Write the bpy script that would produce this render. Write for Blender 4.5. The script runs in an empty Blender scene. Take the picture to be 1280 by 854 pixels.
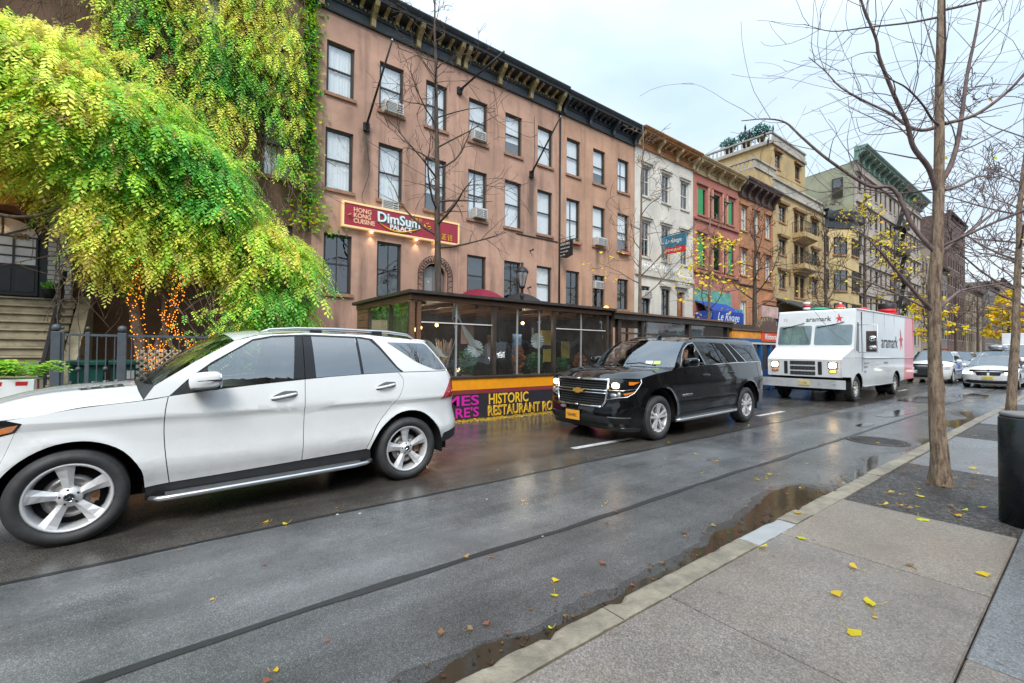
import bpy, bmesh, math, random
from mathutils import Vector, Matrix, noise
from mathutils.geometry import tessellate_polygon
R = math.radians
PI = math.pi
rnd = random.Random(7)
SC = bpy.context.scene
COL = SC.collection
def link(o, parent=None):
 COL.objects.link(o)
 if parent is not None:
  o.parent = parent
 return o
def tag(o, label, cat, group=None):
 o['label'] = label
 o['category'] = cat
 if group:
  o['group'] = group
 return o
def thing(name, label, cat, loc=(0, 0, 0), rz=0.0, group=None):
 o = bpy.data.objects.new(name, None)
 o.empty_display_size = 0.2
 o.location = loc
 o.rotation_euler = (0, 0, rz)
 link(o)
 return tag(o, label, cat, group)
def group_node(name, parent, loc=(0, 0, 0), rot=(0, 0, 0)):
 o = bpy.data.objects.new(name, None)
 o.empty_display_size = 0.1
 o.location = loc
 o.rotation_euler = rot
 return link(o, parent)
def kind(o, k):
 o['kind'] = k
 return o
def children(o):
 return [c for c in COL.objects if c.parent == o]
def copy_tree(o, parent=None):
 c = o.copy()
 link(c)
 if parent is not None:
  c.parent = parent
 for ch in children(o):
  copy_tree(ch, c)
 return c
class MB:
 def __init__(s):
  s.v = []; s.f = []; s.mi = []; s.sm = []; s.cur = 0; s.smooth = False; s.col = None; s.fc = []
 def add(s, vs, fs, smooth=None):
  n = len(s.v)
  s.v += [tuple(p) for p in vs]
  sm = s.smooth if smooth is None else smooth
  for f in fs:
   s.f.append(tuple(i + n for i in f)); s.mi.append(s.cur); s.sm.append(sm); s.fc.append(s.col)
  return s
 def box(s, x0, x1, y0, y1, z0, z1):
  vs = [(x0, y0, z0), (x1, y0, z0), (x1, y1, z0), (x0, y1, z0), (x0, y0, z1), (x1, y0, z1), (x1, y1, z1), (x0, y1, z1)]
  return s.add(vs, [(0, 3, 2, 1), (4, 5, 6, 7), (0, 1, 5, 4), (1, 2, 6, 5), (2, 3, 7, 6), (3, 0, 4, 7)], False)
 def obox(s, c, size, rot=None):
  hx, hy, hz = [q / 2 for q in size]
  m = rot or Matrix.Identity(3)
  c = Vector(c)
  vs = [c + m @ Vector((a * hx, b * hy, d * hz)) for d in (-1, 1) for a, b in ((-1, -1), (1, -1), (1, 1), (-1, 1))]
  return s.add(vs, [(0, 3, 2, 1), (4, 5, 6, 7), (0, 1, 5, 4), (1, 2, 6, 5), (2, 3, 7, 6), (3, 0, 4, 7)], False)
 def bar(s, a, b, w, d=None, up=(0, 0, 1)):
  a = Vector(a); b = Vector(b); d = d or w
  t = (b - a); L = t.length
  if L < 1e-6: return s
  t.normalize(); u = Vector(up)
  if abs(t.dot(u)) > .98: u = Vector((1, 0, 0))
  r = t.cross(u).normalized(); u = r.cross(t)
  m = Matrix((t, r, u)).transposed()
  return s.obox((a + b) / 2, (L, w, d), m)
 def tube(s, pts, rad, seg=8, cap=True, smooth=True):
  pts = [Vector(p) for p in pts]
  n = len(pts)
  if not hasattr(rad, '__len__'): rad = [rad] * n
  base = len(s.v); prev = None; vs = []
  for i, p in enumerate(pts):
   t = (pts[min(i + 1, n - 1)] - pts[max(i - 1, 0)])
   if t.length < 1e-7: t = Vector((0, 0, 1))
   t.normalize()
   if prev is None:
    u = Vector((0, 0, 1)) if abs(t.z) < .9 else Vector((1, 0, 0))
    u = (u - t * u.dot(t)).normalized()
   else:
    u = prev - t * prev.dot(t)
    if u.length < 1e-5: u = t.orthogonal()
    u.normalize()
   prev = u; w = t.cross(u)
   for k in range(seg):
    a = 2 * PI * k / seg
    vs.append(p + (u * math.cos(a) + w * math.sin(a)) * rad[i])
  fs = []
  for i in range(n - 1):
   for k in range(seg):
    k2 = (k + 1) % seg
    fs.append((i * seg + k, i * seg + k2, (i + 1) * seg + k2, (i + 1) * seg + k))
  s.add(vs, fs, smooth)
  if cap:
   n0 = base
   s.f.append(tuple(n0 + k for k in reversed(range(seg)))); s.mi.append(s.cur); s.sm.append(False); s.fc.append(s.col)
   s.f.append(tuple(n0 + (n - 1) * seg + k for k in range(seg))); s.mi.append(s.cur); s.sm.append(False); s.fc.append(s.col)
  return s
 def cyl(s, c, r, h, seg=16, r2=None, axis='z', smooth=True):
  c = Vector(c); d = {'x': Vector((1, 0, 0)), 'y': Vector((0, 1, 0)), 'z': Vector((0, 0, 1))}[axis]
  return s.tube([c, c + d * h], [r, r if r2 is None else r2], seg, True, smooth)
 def lathe(s, prof, seg=24, c=(0, 0, 0), axis='z', smooth=True, close=False):
  c = Vector(c); vs = []; n = len(prof)
  for k in range(seg):
   a = 2 * PI * k / seg
   for r, hh in prof:
    if axis == 'z': vs.append(c + Vector((r * math.cos(a), r * math.sin(a), hh)))
    elif axis == 'y': vs.append(c + Vector((r * math.cos(a), hh, r * math.sin(a))))
    else: vs.append(c + Vector((hh, r * math.cos(a), r * math.sin(a))))
  fs = []
  m = n if close else n - 1
  for k in range(seg):
   k2 = (k + 1) % seg
   for i in range(m):
    j = (i + 1) % n
    q = (k * n + i, k2 * n + i, k2 * n + j, k * n + j)
    fs.append(q if axis != 'y' else tuple(reversed(q)))
  return s.add(vs, fs, smooth)
 def ball(s, c, r, seg=10, rings=7, sc=(1, 1, 1)):
  prof = []
  for i in range(rings + 1):
   a = -PI / 2 + PI * i / rings
   prof.append((max(1e-4, math.cos(a) * r), math.sin(a) * r))
  c = Vector(c); vs = []; n = len(prof)
  for k in range(seg):
   a = 2 * PI * k / seg
   for rr, hh in prof:
    vs.append(c + Vector((rr * math.cos(a) * sc[0], rr * math.sin(a) * sc[1], hh * sc[2])))
  fs = []
  for k in range(seg):
   k2 = (k + 1) % seg
   for i in range(n - 1):
    fs.append((k * n + i, k2 * n + i, k2 * n + i + 1, k * n + i + 1))
  return s.add(vs, fs, True)
 def grid(s, fn, nu, nv, smooth=True, flip=False):
  vs = [fn(i / nu, j / nv) for i in range(nu + 1) for j in range(nv + 1)]
  fs = []
  for i in range(nu):
   for j in range(nv):
    a = i * (nv + 1) + j
    q = (a, a + nv + 1, a + nv + 2, a + 1)
    fs.append(tuple(reversed(q)) if flip else q)
  return s.add(vs, fs, smooth)
 def prism(s, poly, p0, p1, plane='xz', smooth=False):
  n = len(poly)
  def T(a, b, c):
   return {'xz': (a, c, b), 'xy': (a, b, c), 'yz': (c, a, b)}[plane]
  vs = [T(a, b, p0) for a, b in poly] + [T(a, b, p1) for a, b in poly]
  fs = [(i, (i + 1) % n, n + (i + 1) % n, n + i) for i in range(n)]
  s.add(vs, fs, smooth)
  return s.add(vs, [tuple(reversed(range(n))), tuple(range(n, 2 * n))], False)
 def quad(s, a, b, c, d, smooth=False):
  return s.add([a, b, c, d], [(0, 1, 2, 3)], smooth)
 def build(s, name, mats, parent=None, loc=None, fix=True, bevel=0.0, bseg=2, edge=None):
  me = bpy.data.meshes.new(name)
  me.from_pydata(s.v, [], s.f)
  if not isinstance(mats, (list, tuple)): mats = [mats]
  for m in mats: me.materials.append(m)
  me.polygons.foreach_set('material_index', s.mi)
  me.polygons.foreach_set('use_smooth', s.sm)
  if any(c is not None for c in s.fc):
   at = me.attributes.new('tint', 'FLOAT_COLOR', 'FACE')
   flat = []
   for c in s.fc:
    c = c or (1, 1, 1)
    flat += [c[0], c[1], c[2], 1.0]
   at.data.foreach_set('color', flat)
  if fix:
   bm = bmesh.new(); bm.from_mesh(me)
   bmesh.ops.recalc_face_normals(bm, faces=bm.faces)
   bm.to_mesh(me); bm.free()
  me.update()
  o = bpy.data.objects.new(name, me)
  if loc: o.location = loc
  link(o, parent)
  if bevel:
   b = o.modifiers.new('bevel', 'BEVEL'); b.width = bevel; b.segments = bseg; b.limit_method = 'ANGLE'; b.angle_limit = R(35)
  return o
def spl(pts, n=6, closed=False):
 """Catmull-Rom through points of any dimension."""
 out = []; m = len(pts); D = len(pts[0])
 rng = range(m if closed else m - 1)
 for i in rng:
  if closed: p0, p1, p2, p3 = [pts[(i + k) % m] for k in (-1, 0, 1, 2)]
  else:
   p1, p2 = pts[i], pts[i + 1]
   p0 = pts[i - 1] if i > 0 else tuple(2 * p1[d] - p2[d] for d in range(D))
   p3 = pts[i + 2] if i + 2 < m else tuple(2 * p2[d] - p1[d] for d in range(D))
  for k in range(n):
   t = k / n
   out.append(tuple(.5 * (2 * p1[d] + (p2[d] - p0[d]) * t + (2 * p0[d] - 5 * p1[d] + 4 * p2[d] - p3[d]) * t * t + (3 * p1[d] - p0[d] - 3 * p2[d] + p3[d]) * t ** 3) for d in range(D)))
 if not closed: out.append(tuple(pts[-1]))
 return out
def lerp_tab(tab):
 """Monotone cubic-ish table lookup [(x, y)...]."""
 xs = [a for a, b in tab]; ys = [b for a, b in tab]; n = len(xs)
 d = [(ys[i + 1] - ys[i]) / (xs[i + 1] - xs[i]) for i in range(n - 1)]
 m = [d[0]] + [0 if d[i - 1] * d[i] <= 0 else 2 * d[i - 1] * d[i] / (d[i - 1] + d[i]) for i in range(1, n - 1)] + [d[-1]]
 def f(x):
  if x <= xs[0]: return ys[0]
  if x >= xs[-1]: return ys[-1]
  i = 0
  while xs[i + 1] < x: i += 1
  hh = xs[i + 1] - xs[i]; t = (x - xs[i]) / hh
  return ((1 + 2 * t) * (1 - t) ** 2) * ys[i] + t * (1 - t) ** 2 * hh * m[i] + t * t * (3 - 2 * t) * ys[i + 1] + t * t * (t - 1) * hh * m[i + 1]
 return f
def lin_tab(tab):
 def f(x):
  if x <= tab[0][0]: return tab[0][1]
  for (a, b), (c, d) in zip(tab, tab[1:]):
   if x <= c: return b + (d - b) * (x - a) / (c - a)
  return tab[-1][1]
 return f
def rounded(poly, r, n=4):
 """Round the corners of a closed 2D polygon; r a number or a list."""
 out = []; m = len(poly)
 for i in range(m):
  a, b, c = Vector(poly[i - 1]), Vector(poly[i]), Vector(poly[(i + 1) % m])
  rr = r[i] if hasattr(r, '__len__') else r
  if rr <= 0: out.append(tuple(b)); continue
  u = (a - b); v = (c - b)
  k = min(rr, u.length * .45, v.length * .45)
  p, q = b + u.normalized() * k, b + v.normalized() * k
  for j in range(n + 1):
   t = j / n
   w = p * (1 - t) ** 2 + b * 2 * t * (1 - t) + q * t * t
   out.append(tuple(w))
 return out
def offset_poly(poly, d):
 """Shrink a 2D polygon by d (positive = inward)."""
 m = len(poly); out = []
 area = sum(poly[i - 1][0] * poly[i][1] - poly[i][0] * poly[i - 1][1] for i in range(m))
 sg = 1 if area > 0 else -1
 for i in range(m):
  a, b, c = Vector(poly[i - 1]), Vector(poly[i]), Vector(poly[(i + 1) % m])
  u = (b - a); v = (c - b)
  if u.length < 1e-6: u = v
  if v.length < 1e-6: v = u
  n1 = Vector((-u.y, u.x)).normalized() * sg; n2 = Vector((-v.y, v.x)).normalized() * sg
  n = n1 + n2
  if n.length < 1e-4: n = n1
  n.normalize(); k = max(.5, n.dot(n1))
  out.append(tuple(b + n * (d / k)))
 return out
def panel(name, poly, fn, mats, parent, res=.06, rim=.012, flip=False, mirror=False, smooth=True, res2=None):
 """A 2D polygon cut on a fine grid, laid on the surface fn(u, v) -> Vector, with a rim turned inwards."""
 bm = bmesh.new()
 vs = [bm.verts.new((p[0], p[1], 0)) for p in poly]
 for t in tessellate_polygon([[Vector((p[0], p[1], 0)) for p in poly]]):
  try: bm.faces.new([vs[i] for i in t])
  except ValueError: pass
 us = [p[0] for p in poly]; ws = [p[1] for p in poly]
 for ax, lo, hi, rs in ((0, min(us), max(us), res), (1, min(ws), max(ws), res2 or res)):
  n = max(1, int((hi - lo) / rs + .5))
  for i in range(1, n):
   q = lo + (hi - lo) * i / n + 1.3e-5
   co = (q, 0, 0) if ax == 0 else (0, q, 0)
   no = (1, 0, 0) if ax == 0 else (0, 1, 0)
   bmesh.ops.bisect_plane(bm, geom=bm.verts[:] + bm.edges[:] + bm.faces[:], dist=1e-6, plane_co=co, plane_no=no)
 bmesh.ops.recalc_face_normals(bm, faces=bm.faces)
 e = 2e-3; nrm = {}
 bound = [ed for ed in bm.edges if len(ed.link_faces) == 1]
 for v in bm.verts:
  u, w = v.co.x, v.co.y
  p = fn(u, w)
  n = (fn(u + e, w) - fn(u - e, w)).cross(fn(u, w + e) - fn(u, w - e))
  n = n.normalized() if n.length > 1e-12 else Vector((0, 0, 1))
  nrm[v] = -n if flip else n
  v.co = p
 for fc in bm.faces:
  fc.normal_update()
  if fc.normal.dot(nrm[fc.verts[0]]) < 0: fc.normal_flip()
  fc.smooth = smooth
 if rim:
  new = {}
  for ed in bound:
   for v in ed.verts:
    if v not in new: new[v] = bm.verts.new(v.co - nrm[v] * rim)
  for ed in bound:
   l = ed.link_loops[0]
   a, b = l.vert, l.link_loop_next.vert
   try:
    fc = bm.faces.new((b, a, new[a], new[b])); fc.smooth = False
   except ValueError: pass
   ed.smooth = False
 if mirror:
  geom = bmesh.ops.duplicate(bm, geom=bm.verts[:] + bm.edges[:] + bm.faces[:])['geom']
  dv = [g for g in geom if isinstance(g, bmesh.types.BMVert)]; df = [g for g in geom if isinstance(g, bmesh.types.BMFace)]
  for v in dv: v.co.y = -v.co.y
  bmesh.ops.reverse_faces(bm, faces=df)
 me = bpy.data.meshes.new(name)
 bm.to_mesh(me); bm.free()
 for m in (mats if isinstance(mats, (list, tuple)) else [mats]): me.materials.append(m)
 o = bpy.data.objects.new(name, me)
 return link(o, parent)
def text_mesh(body, size=1.0, sx=1.0, depth=.01, shear=0.0, bold=0.0, align='LEFT', space=1.0):
 cu = bpy.data.curves.new('text', 'FONT')
 cu.body = body; cu.size = size; cu.extrude = depth / 2; cu.shear = shear; cu.offset = bold; cu.align_x = align; cu.space_character = space
 cu.resolution_u = 3
 o = bpy.data.objects.new('text', cu); COL.objects.link(o)
 dg = bpy.context.evaluated_depsgraph_get()
 me = bpy.data.meshes.new_from_object(o.evaluated_get(dg))
 bpy.data.objects.remove(o); bpy.data.curves.remove(cu)
 for v in me.vertices: v.co.x *= sx
 return me
def text(name, body, mat, parent, M, size=1.0, sx=1.0, depth=.01, **kw):
 """Lettering laid out by matrix M: columns = reading direction, up direction, outward normal, origin."""
 me = text_mesh(body, size, sx, depth, **kw)
 me.transform(M); me.name = name
 me.materials.clear(); me.materials.append(mat)
 o = bpy.data.objects.new(name, me)
 return link(o, parent)
def frame_m(origin, right, up):
 r = Vector(right).normalized(); u = Vector(up); u = (u - r * u.dot(r)).normalized(); n = r.cross(u)
 M = Matrix((r, u, n)).transposed().to_4x4(); M.translation = Vector(origin)
 return M
def newmat(name):
 m = bpy.data.materials.new(name); m.use_nodes = True
 nt = m.node_tree; b = nt.nodes['Principled BSDF']
 return m, nt, b
class NT:
 def __init__(s, nt): s.nt = nt
 def n(s, t, **kw):
  nd = s.nt.nodes.new(t)
  for k, v in kw.items():
   if k.startswith('i_'):
    nd.inputs[k[2:].replace('_', ' ')].default_value = v
   else: setattr(nd, k, v)
  return nd
 def l(s, a, b): s.nt.links.new(a, b)
 def obj(s): return s.n('ShaderNodeTexCoord').outputs['Object']
 def noise(s, vec, scale, detail=4, rough=.55, dist=0.0):
  nd = s.n('ShaderNodeTexNoise'); nd.inputs['Scale'].default_value = scale; nd.inputs['Detail'].default_value = detail
  nd.inputs['Roughness'].default_value = rough; nd.inputs['Distortion'].default_value = dist
  s.l(vec, nd.inputs['Vector']); return nd.outputs['Fac']
 def ramp(s, fac, stops):
  nd = s.n('ShaderNodeValToRGB'); cr = nd.color_ramp
  while len(cr.elements) < len(stops): cr.elements.new(.5)
  for e, (p, c) in zip(cr.elements, stops):
   e.position = p
   if not hasattr(c, '__len__'): c = (c, c, c)
   e.color = (*c[:3], 1)
  s.l(fac, nd.inputs['Fac']); return nd.outputs['Color']
 def mix(s, fac, a, b, mode='MIX'):
  nd = s.n('ShaderNodeMix', data_type='RGBA', blend_type=mode)
  for sock, val in ((nd.inputs[0], fac), (nd.inputs[6], a), (nd.inputs[7], b)):
   if hasattr(val, 'is_output') or hasattr(val, 'links'): s.l(val, sock)
   elif sock == nd.inputs[0]: sock.default_value = val
   else: sock.default_value = (*val[:3], 1)
  return nd.outputs[2]
 def math(s, op, a, b=0.0):
  nd = s.n('ShaderNodeMath', operation=op)
  for sock, val in ((nd.inputs[0], a), (nd.inputs[1], b)):
   if hasattr(val, 'links'): s.l(val, sock)
   else: sock.default_value = val
  return nd.outputs[0]
 def mapping(s, vec, scale=(1, 1, 1), loc=(0, 0, 0), rot=(0, 0, 0)):
  nd = s.n('ShaderNodeMapping'); nd.inputs['Scale'].default_value = scale; nd.inputs['Location'].default_value = loc; nd.inputs['Rotation'].default_value = rot
  s.l(vec, nd.inputs['Vector']); return nd.outputs['Vector']
 def bump(s, hgt, strength=.3, dist=.01, normal=None):
  nd = s.n('ShaderNodeBump'); nd.inputs['Strength'].default_value = strength; nd.inputs['Distance'].default_value = dist
  s.l(hgt, nd.inputs['Height'])
  if normal is not None: s.l(normal, nd.inputs['Normal'])
  return nd.outputs['Normal']
def mat(name, col, rough=.6, metal=0.0, var=.12, vscale=4.0, bump=0.0, bscale=60.0, coat=0.0, spec=None, dirt=0.0, dcol=(.08, .07, .06), dscale=1.5, stretch=None, splash=0.0):
 m, nt, b = newmat(name); N = NT(nt)
 v = N.obj()
 if stretch: v = N.mapping(v, stretch)
 c = col
 if var:
  f = N.ramp(N.noise(v, vscale, 5), [(.3, 0.0), (.7, 1.0)])
  c = N.mix(f, tuple(q * (1 - var) for q in col), tuple(min(1, q * (1 + var)) for q in col))
 if dirt:
  f2 = N.ramp(N.noise(v, dscale, 6, .65), [(.45, 0.0), (.75, dirt)])
  c = N.mix(f2, c, dcol)
 if hasattr(c, 'links'): N.l(c, b.inputs['Base Color'])
 else: b.inputs['Base Color'].default_value = (*c, 1)
 if var and rough > .05:
  rr = N.math('MULTIPLY_ADD', N.noise(v, vscale * 2.3, 3), .3 * rough); rr.node.inputs[2].default_value = rough * .85
  N.l(rr, b.inputs['Roughness'])
 else: b.inputs['Roughness'].default_value = rough
 b.inputs['Metallic'].default_value = metal
 b.inputs['Coat Weight'].default_value = coat
 b.inputs['Coat Roughness'].default_value = .03
 if spec is not None: b.inputs['Specular IOR Level'].default_value = spec
 if splash:
  sp = N.n('ShaderNodeSeparateXYZ'); N.l(v, sp.inputs[0]); mr = N.n('ShaderNodeMapRange'); mr.inputs[1].default_value = .95; mr.inputs[2].default_value = .25; N.l(sp.outputs[2], mr.inputs[0])
  c = N.mix(N.math('MULTIPLY', N.math('MULTIPLY', mr.outputs[0], N.ramp(N.noise(v, 7, 6, .7), [(.3, .35), (.7, 1.0)])), splash), c, (.22, .205, .18)); N.l(c, b.inputs['Base Color'])
 if bump: N.l(N.bump(N.noise(v, bscale, 4), bump, .01), b.inputs['Normal'])
 return m
def emit_mat(name, col, strength):
 m, nt, b = newmat(name)
 b.inputs['Base Color'].default_value = (*col, 1)
 b.inputs['Emission Color'].default_value = (*col, 1); b.inputs['Emission Strength'].default_value = strength
 return m
def glass_mat(name, tint=(.8, .85, .85), refl=1.5, extra=.02, rough=.0, var=0.0, haze=0.0, hcol=(.5, .5, .5)):
 """Thin sheet: tinted see-through plus mirror by Fresnel."""
 m = bpy.data.materials.new(name); m.use_nodes = True
 nt = m.node_tree; nt.nodes.clear(); N = NT(nt)
 out = N.n('ShaderNodeOutputMaterial'); tr = N.n('ShaderNodeBsdfTransparent'); gl = N.n('ShaderNodeBsdfGlossy'); mx = N.n('ShaderNodeMixShader')
 tr.inputs['Color'].default_value = (*tint, 1); gl.inputs['Roughness'].default_value = rough; gl.inputs['Color'].default_value = (.95, .97, 1, 1)
 lw = N.n('ShaderNodeLayerWeight'); lw.inputs['Blend'].default_value = .5
 f0 = ((refl - 1) / (refl + 1)) ** 2 + extra
 fac = N.math('MULTIPLY_ADD', N.math('POWER', lw.outputs['Facing'], 4.0), 1 - f0); fac.node.inputs[2].default_value = f0
 fac.node.use_clamp = True
 if var:
  nd = N.noise(N.obj(), 1.7, 3)
  N.l(N.bump(nd, var, .02), gl.inputs['Normal'])
 N.l(fac, mx.inputs[0])
 sh = tr.outputs[0]
 if haze:
  df = N.n('ShaderNodeBsdfDiffuse'); df.inputs['Color'].default_value = (*hcol, 1)
  mh = N.n('ShaderNodeMixShader')
  f = N.math('MULTIPLY', N.ramp(N.noise(N.obj(), 2.5, 4), [(.35, .25), (.75, 1.0)]), haze)
  N.l(f, mh.inputs[0]); N.l(tr.outputs[0], mh.inputs[1]); N.l(df.outputs[0], mh.inputs[2]); sh = mh.outputs[0]
 N.l(sh, mx.inputs[1]); N.l(gl.outputs[0], mx.inputs[2]); N.l(mx.outputs[0], out.inputs['Surface'])
 return m
MT = {}
def mats():
 g = MT
 g['white_paint'] = mat('white_car_paint', (.81, .82, .82), .22, 0, .02, 1, coat=1.0, dirt=.12, dcol=(.45, .43, .4), dscale=3, splash=.42)
 g['black_paint'] = mat('black_car_paint', (.003, .0033, .004), .25, 0, .05, 1, coat=1.0, spec=.12)
 g['grey_paint'] = mat('grey_car_paint', (.25, .26, .27), .3, .6, .05, 1, coat=1.0)
 g['silver_paint'] = mat('silver_car_paint', (.5, .51, .52), .3, .6, .05, 1, coat=1.0)
 g['truck_paint'] = mat('white_truck_paint', (.72, .74, .75), .35, 0, .03, 1, coat=.5, dirt=.3, dcol=(.42, .41, .38), dscale=2, splash=.6)
 g['black_gloss'] = mat('black_gloss_trim', (.012, .013, .015), .08, 0, 0)
 g['black_trim'] = mat('black_plastic_trim', (.022, .023, .025), .5, 0, .2, 12)
 g['dark_void'] = mat('dark_cavity', (.006, .006, .006), .9, 0, 0)
 g['tyre'] = mat('tyre_rubber', (.035, .036, .038), .62, 0, .3, 9, .15, 120, dirt=.35, dcol=(.09, .085, .08), dscale=6)
 g['alloy'] = mat('alloy_rim', (.72, .72, .73), .5, .45, .05, 5, dirt=.25, dcol=(.25, .22, .19), dscale=7)
 g['brake'] = mat('brake_disc', (.32, .31, .3), .35, .9, .2, 20)
 g['rust'] = mat('rusty_caliper', (.25, .13, .07), .7, .2, .3, 20)
 g['chrome'] = mat('chrome', (.75, .76, .78), .08, 1.0, 0)
 g['alu'] = mat('brushed_aluminium', (.6, .61, .62), .35, .9, .08, 10)
 g['glass_front'] = glass_mat('clear_car_glass', (.55, .66, .62), 1.75, .12)
 g['glass_dark'] = glass_mat('tinted_car_glass', (.09, .1, .11), 1.8, .16)
 g['glass_sub'] = glass_mat('dark_privacy_glass', (.06, .065, .07), 1.4, .0)
 g['lamp_lens'] = glass_mat('lamp_lens', (.8, .82, .84), 1.5, .03)
 g['red_lens'] = mat('red_lamp_lens', (.42, .012, .02), .08, 0, .2, 25, coat=1.0)
 g['amber'] = mat('amber_lens', (.75, .22, .02), .1, 0, .1, 25, coat=1.0)
 g['lamp_on'] = emit_mat('lit_headlamp', (1.0, .70, .36), 7.0)
 g['amber_on'] = emit_mat('lit_amber_lamp', (1.0, .42, .06), 1.6)
 g['seat'] = mat('seat_leather', (.05, .048, .045), .6, 0, .1)
 g['seat_tan'] = mat('tan_seat', (.28, .22, .16), .6, 0, .1)
 g['plate_y'] = mat('yellow_plate', (.85, .38, .03), .4, 0, .05)
 g['ink'] = mat('dark_ink', (.012, .014, .04), .5, 0, 0)
 g['skin'] = mat('skin', (.5, .26, .18), .5, 0, .1, 20)
 g['hair'] = mat('dark_hair', (.03, .02, .015), .6, 0, .2, 30)
mats()
class Body:
 """Shell of a vehicle: plan outline (front centre -> near side -> rear centre) plus inset profiles by height."""
 def __init__(s, plan, side, front, rear):
  s.pts = spl(plan, 12); s.L = [0]
  for a, b in zip(s.pts, s.pts[1:]): s.L.append(s.L[-1] + math.dist(a, b))
  s.side, s.front, s.rear = lerp_tab(side), lerp_tab(front), lerp_tab(rear)
  s.tot = s.L[-1]; s.extra = None
 def raw(s, t):
  L = s.L
  if t <= 0: return Vector((s.pts[0][0], t))
  if t >= s.tot: return Vector((s.pts[-1][0], s.tot - t))
  lo, hi = 0, len(L) - 1
  while hi - lo > 1:
   m = (lo + hi) // 2
   if L[m] <= t: lo = m
   else: hi = m
  k = (t - L[lo]) / (L[hi] - L[lo])
  a, b = s.pts[lo], s.pts[hi]
  return Vector((a[0] + (b[0] - a[0]) * k, a[1] + (b[1] - a[1]) * k))
 def P(s, t):
  p = s.raw(t); d = s.raw(t + .03) - s.raw(t - .03); d.normalize()
  return p, Vector((-d.y, d.x))       # outward normal in the (x, half-width) plane
 def sx(s, x):
  i0 = max(range(len(s.pts)), key=lambda i: s.pts[i][1])
  lo = 0
  for i in range(len(s.pts) - 1):
   a, b = s.pts[i], s.pts[i + 1]
   if a[0] <= x <= b[0]:
    return s.L[i] + (s.L[i + 1] - s.L[i]) * (x - a[0]) / max(1e-9, b[0] - a[0])
  return 0 if x < s.pts[0][0] else s.tot
 def sy(s, y, rear=False):
  n = len(s.pts); h = n // 2
  rng = range(n - 2, h, -1) if rear else range(h)
  for i in rng:
   a, b = s.pts[i], s.pts[i + 1]
   if min(a[1], b[1]) <= y <= max(a[1], b[1]):
    return s.L[i] + (s.L[i + 1] - s.L[i]) * (y - a[1]) / ((b[1] - a[1]) or 1e-9)
  return 0
 def at(s, t, z, out=0.0):
  p, n = s.P(t)
  ins = s.side(z) * n.y * n.y + (s.front(z) if n.x < 0 else s.rear(z)) * n.x * n.x - out
  if s.extra: ins -= s.extra(p.x, z) * n.y * n.y
  q = p - n * ins
  return Vector((q.x, -q.y, z))
 def S(s, poly): return [(s.sx(x), z) for x, z in poly]
 def fn(s, out=0.0): return lambda u, v: s.at(u, v, out)
def sup(c, r, e=.4, nu=16, nv=10):
 """Superellipsoid: rounded box."""
 c = Vector(c)
 pw = lambda q, k: math.copysign(abs(q) ** k, q)
 m = MB()
 def f(u, v):
  a = 2 * PI * u; b = -PI / 2 + PI * v
  return c + Vector((r[0] * pw(math.cos(b), e) * pw(math.cos(a), e), r[1] * pw(math.cos(b), e) * pw(math.sin(a), e), r[2] * pw(math.sin(b), e)))
 m.grid(f, nu, nv)
 return m
def mirror_obj(o):
 c = copy_tree(o, o.parent); c.scale = (1, -1, 1)
 return c
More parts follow.
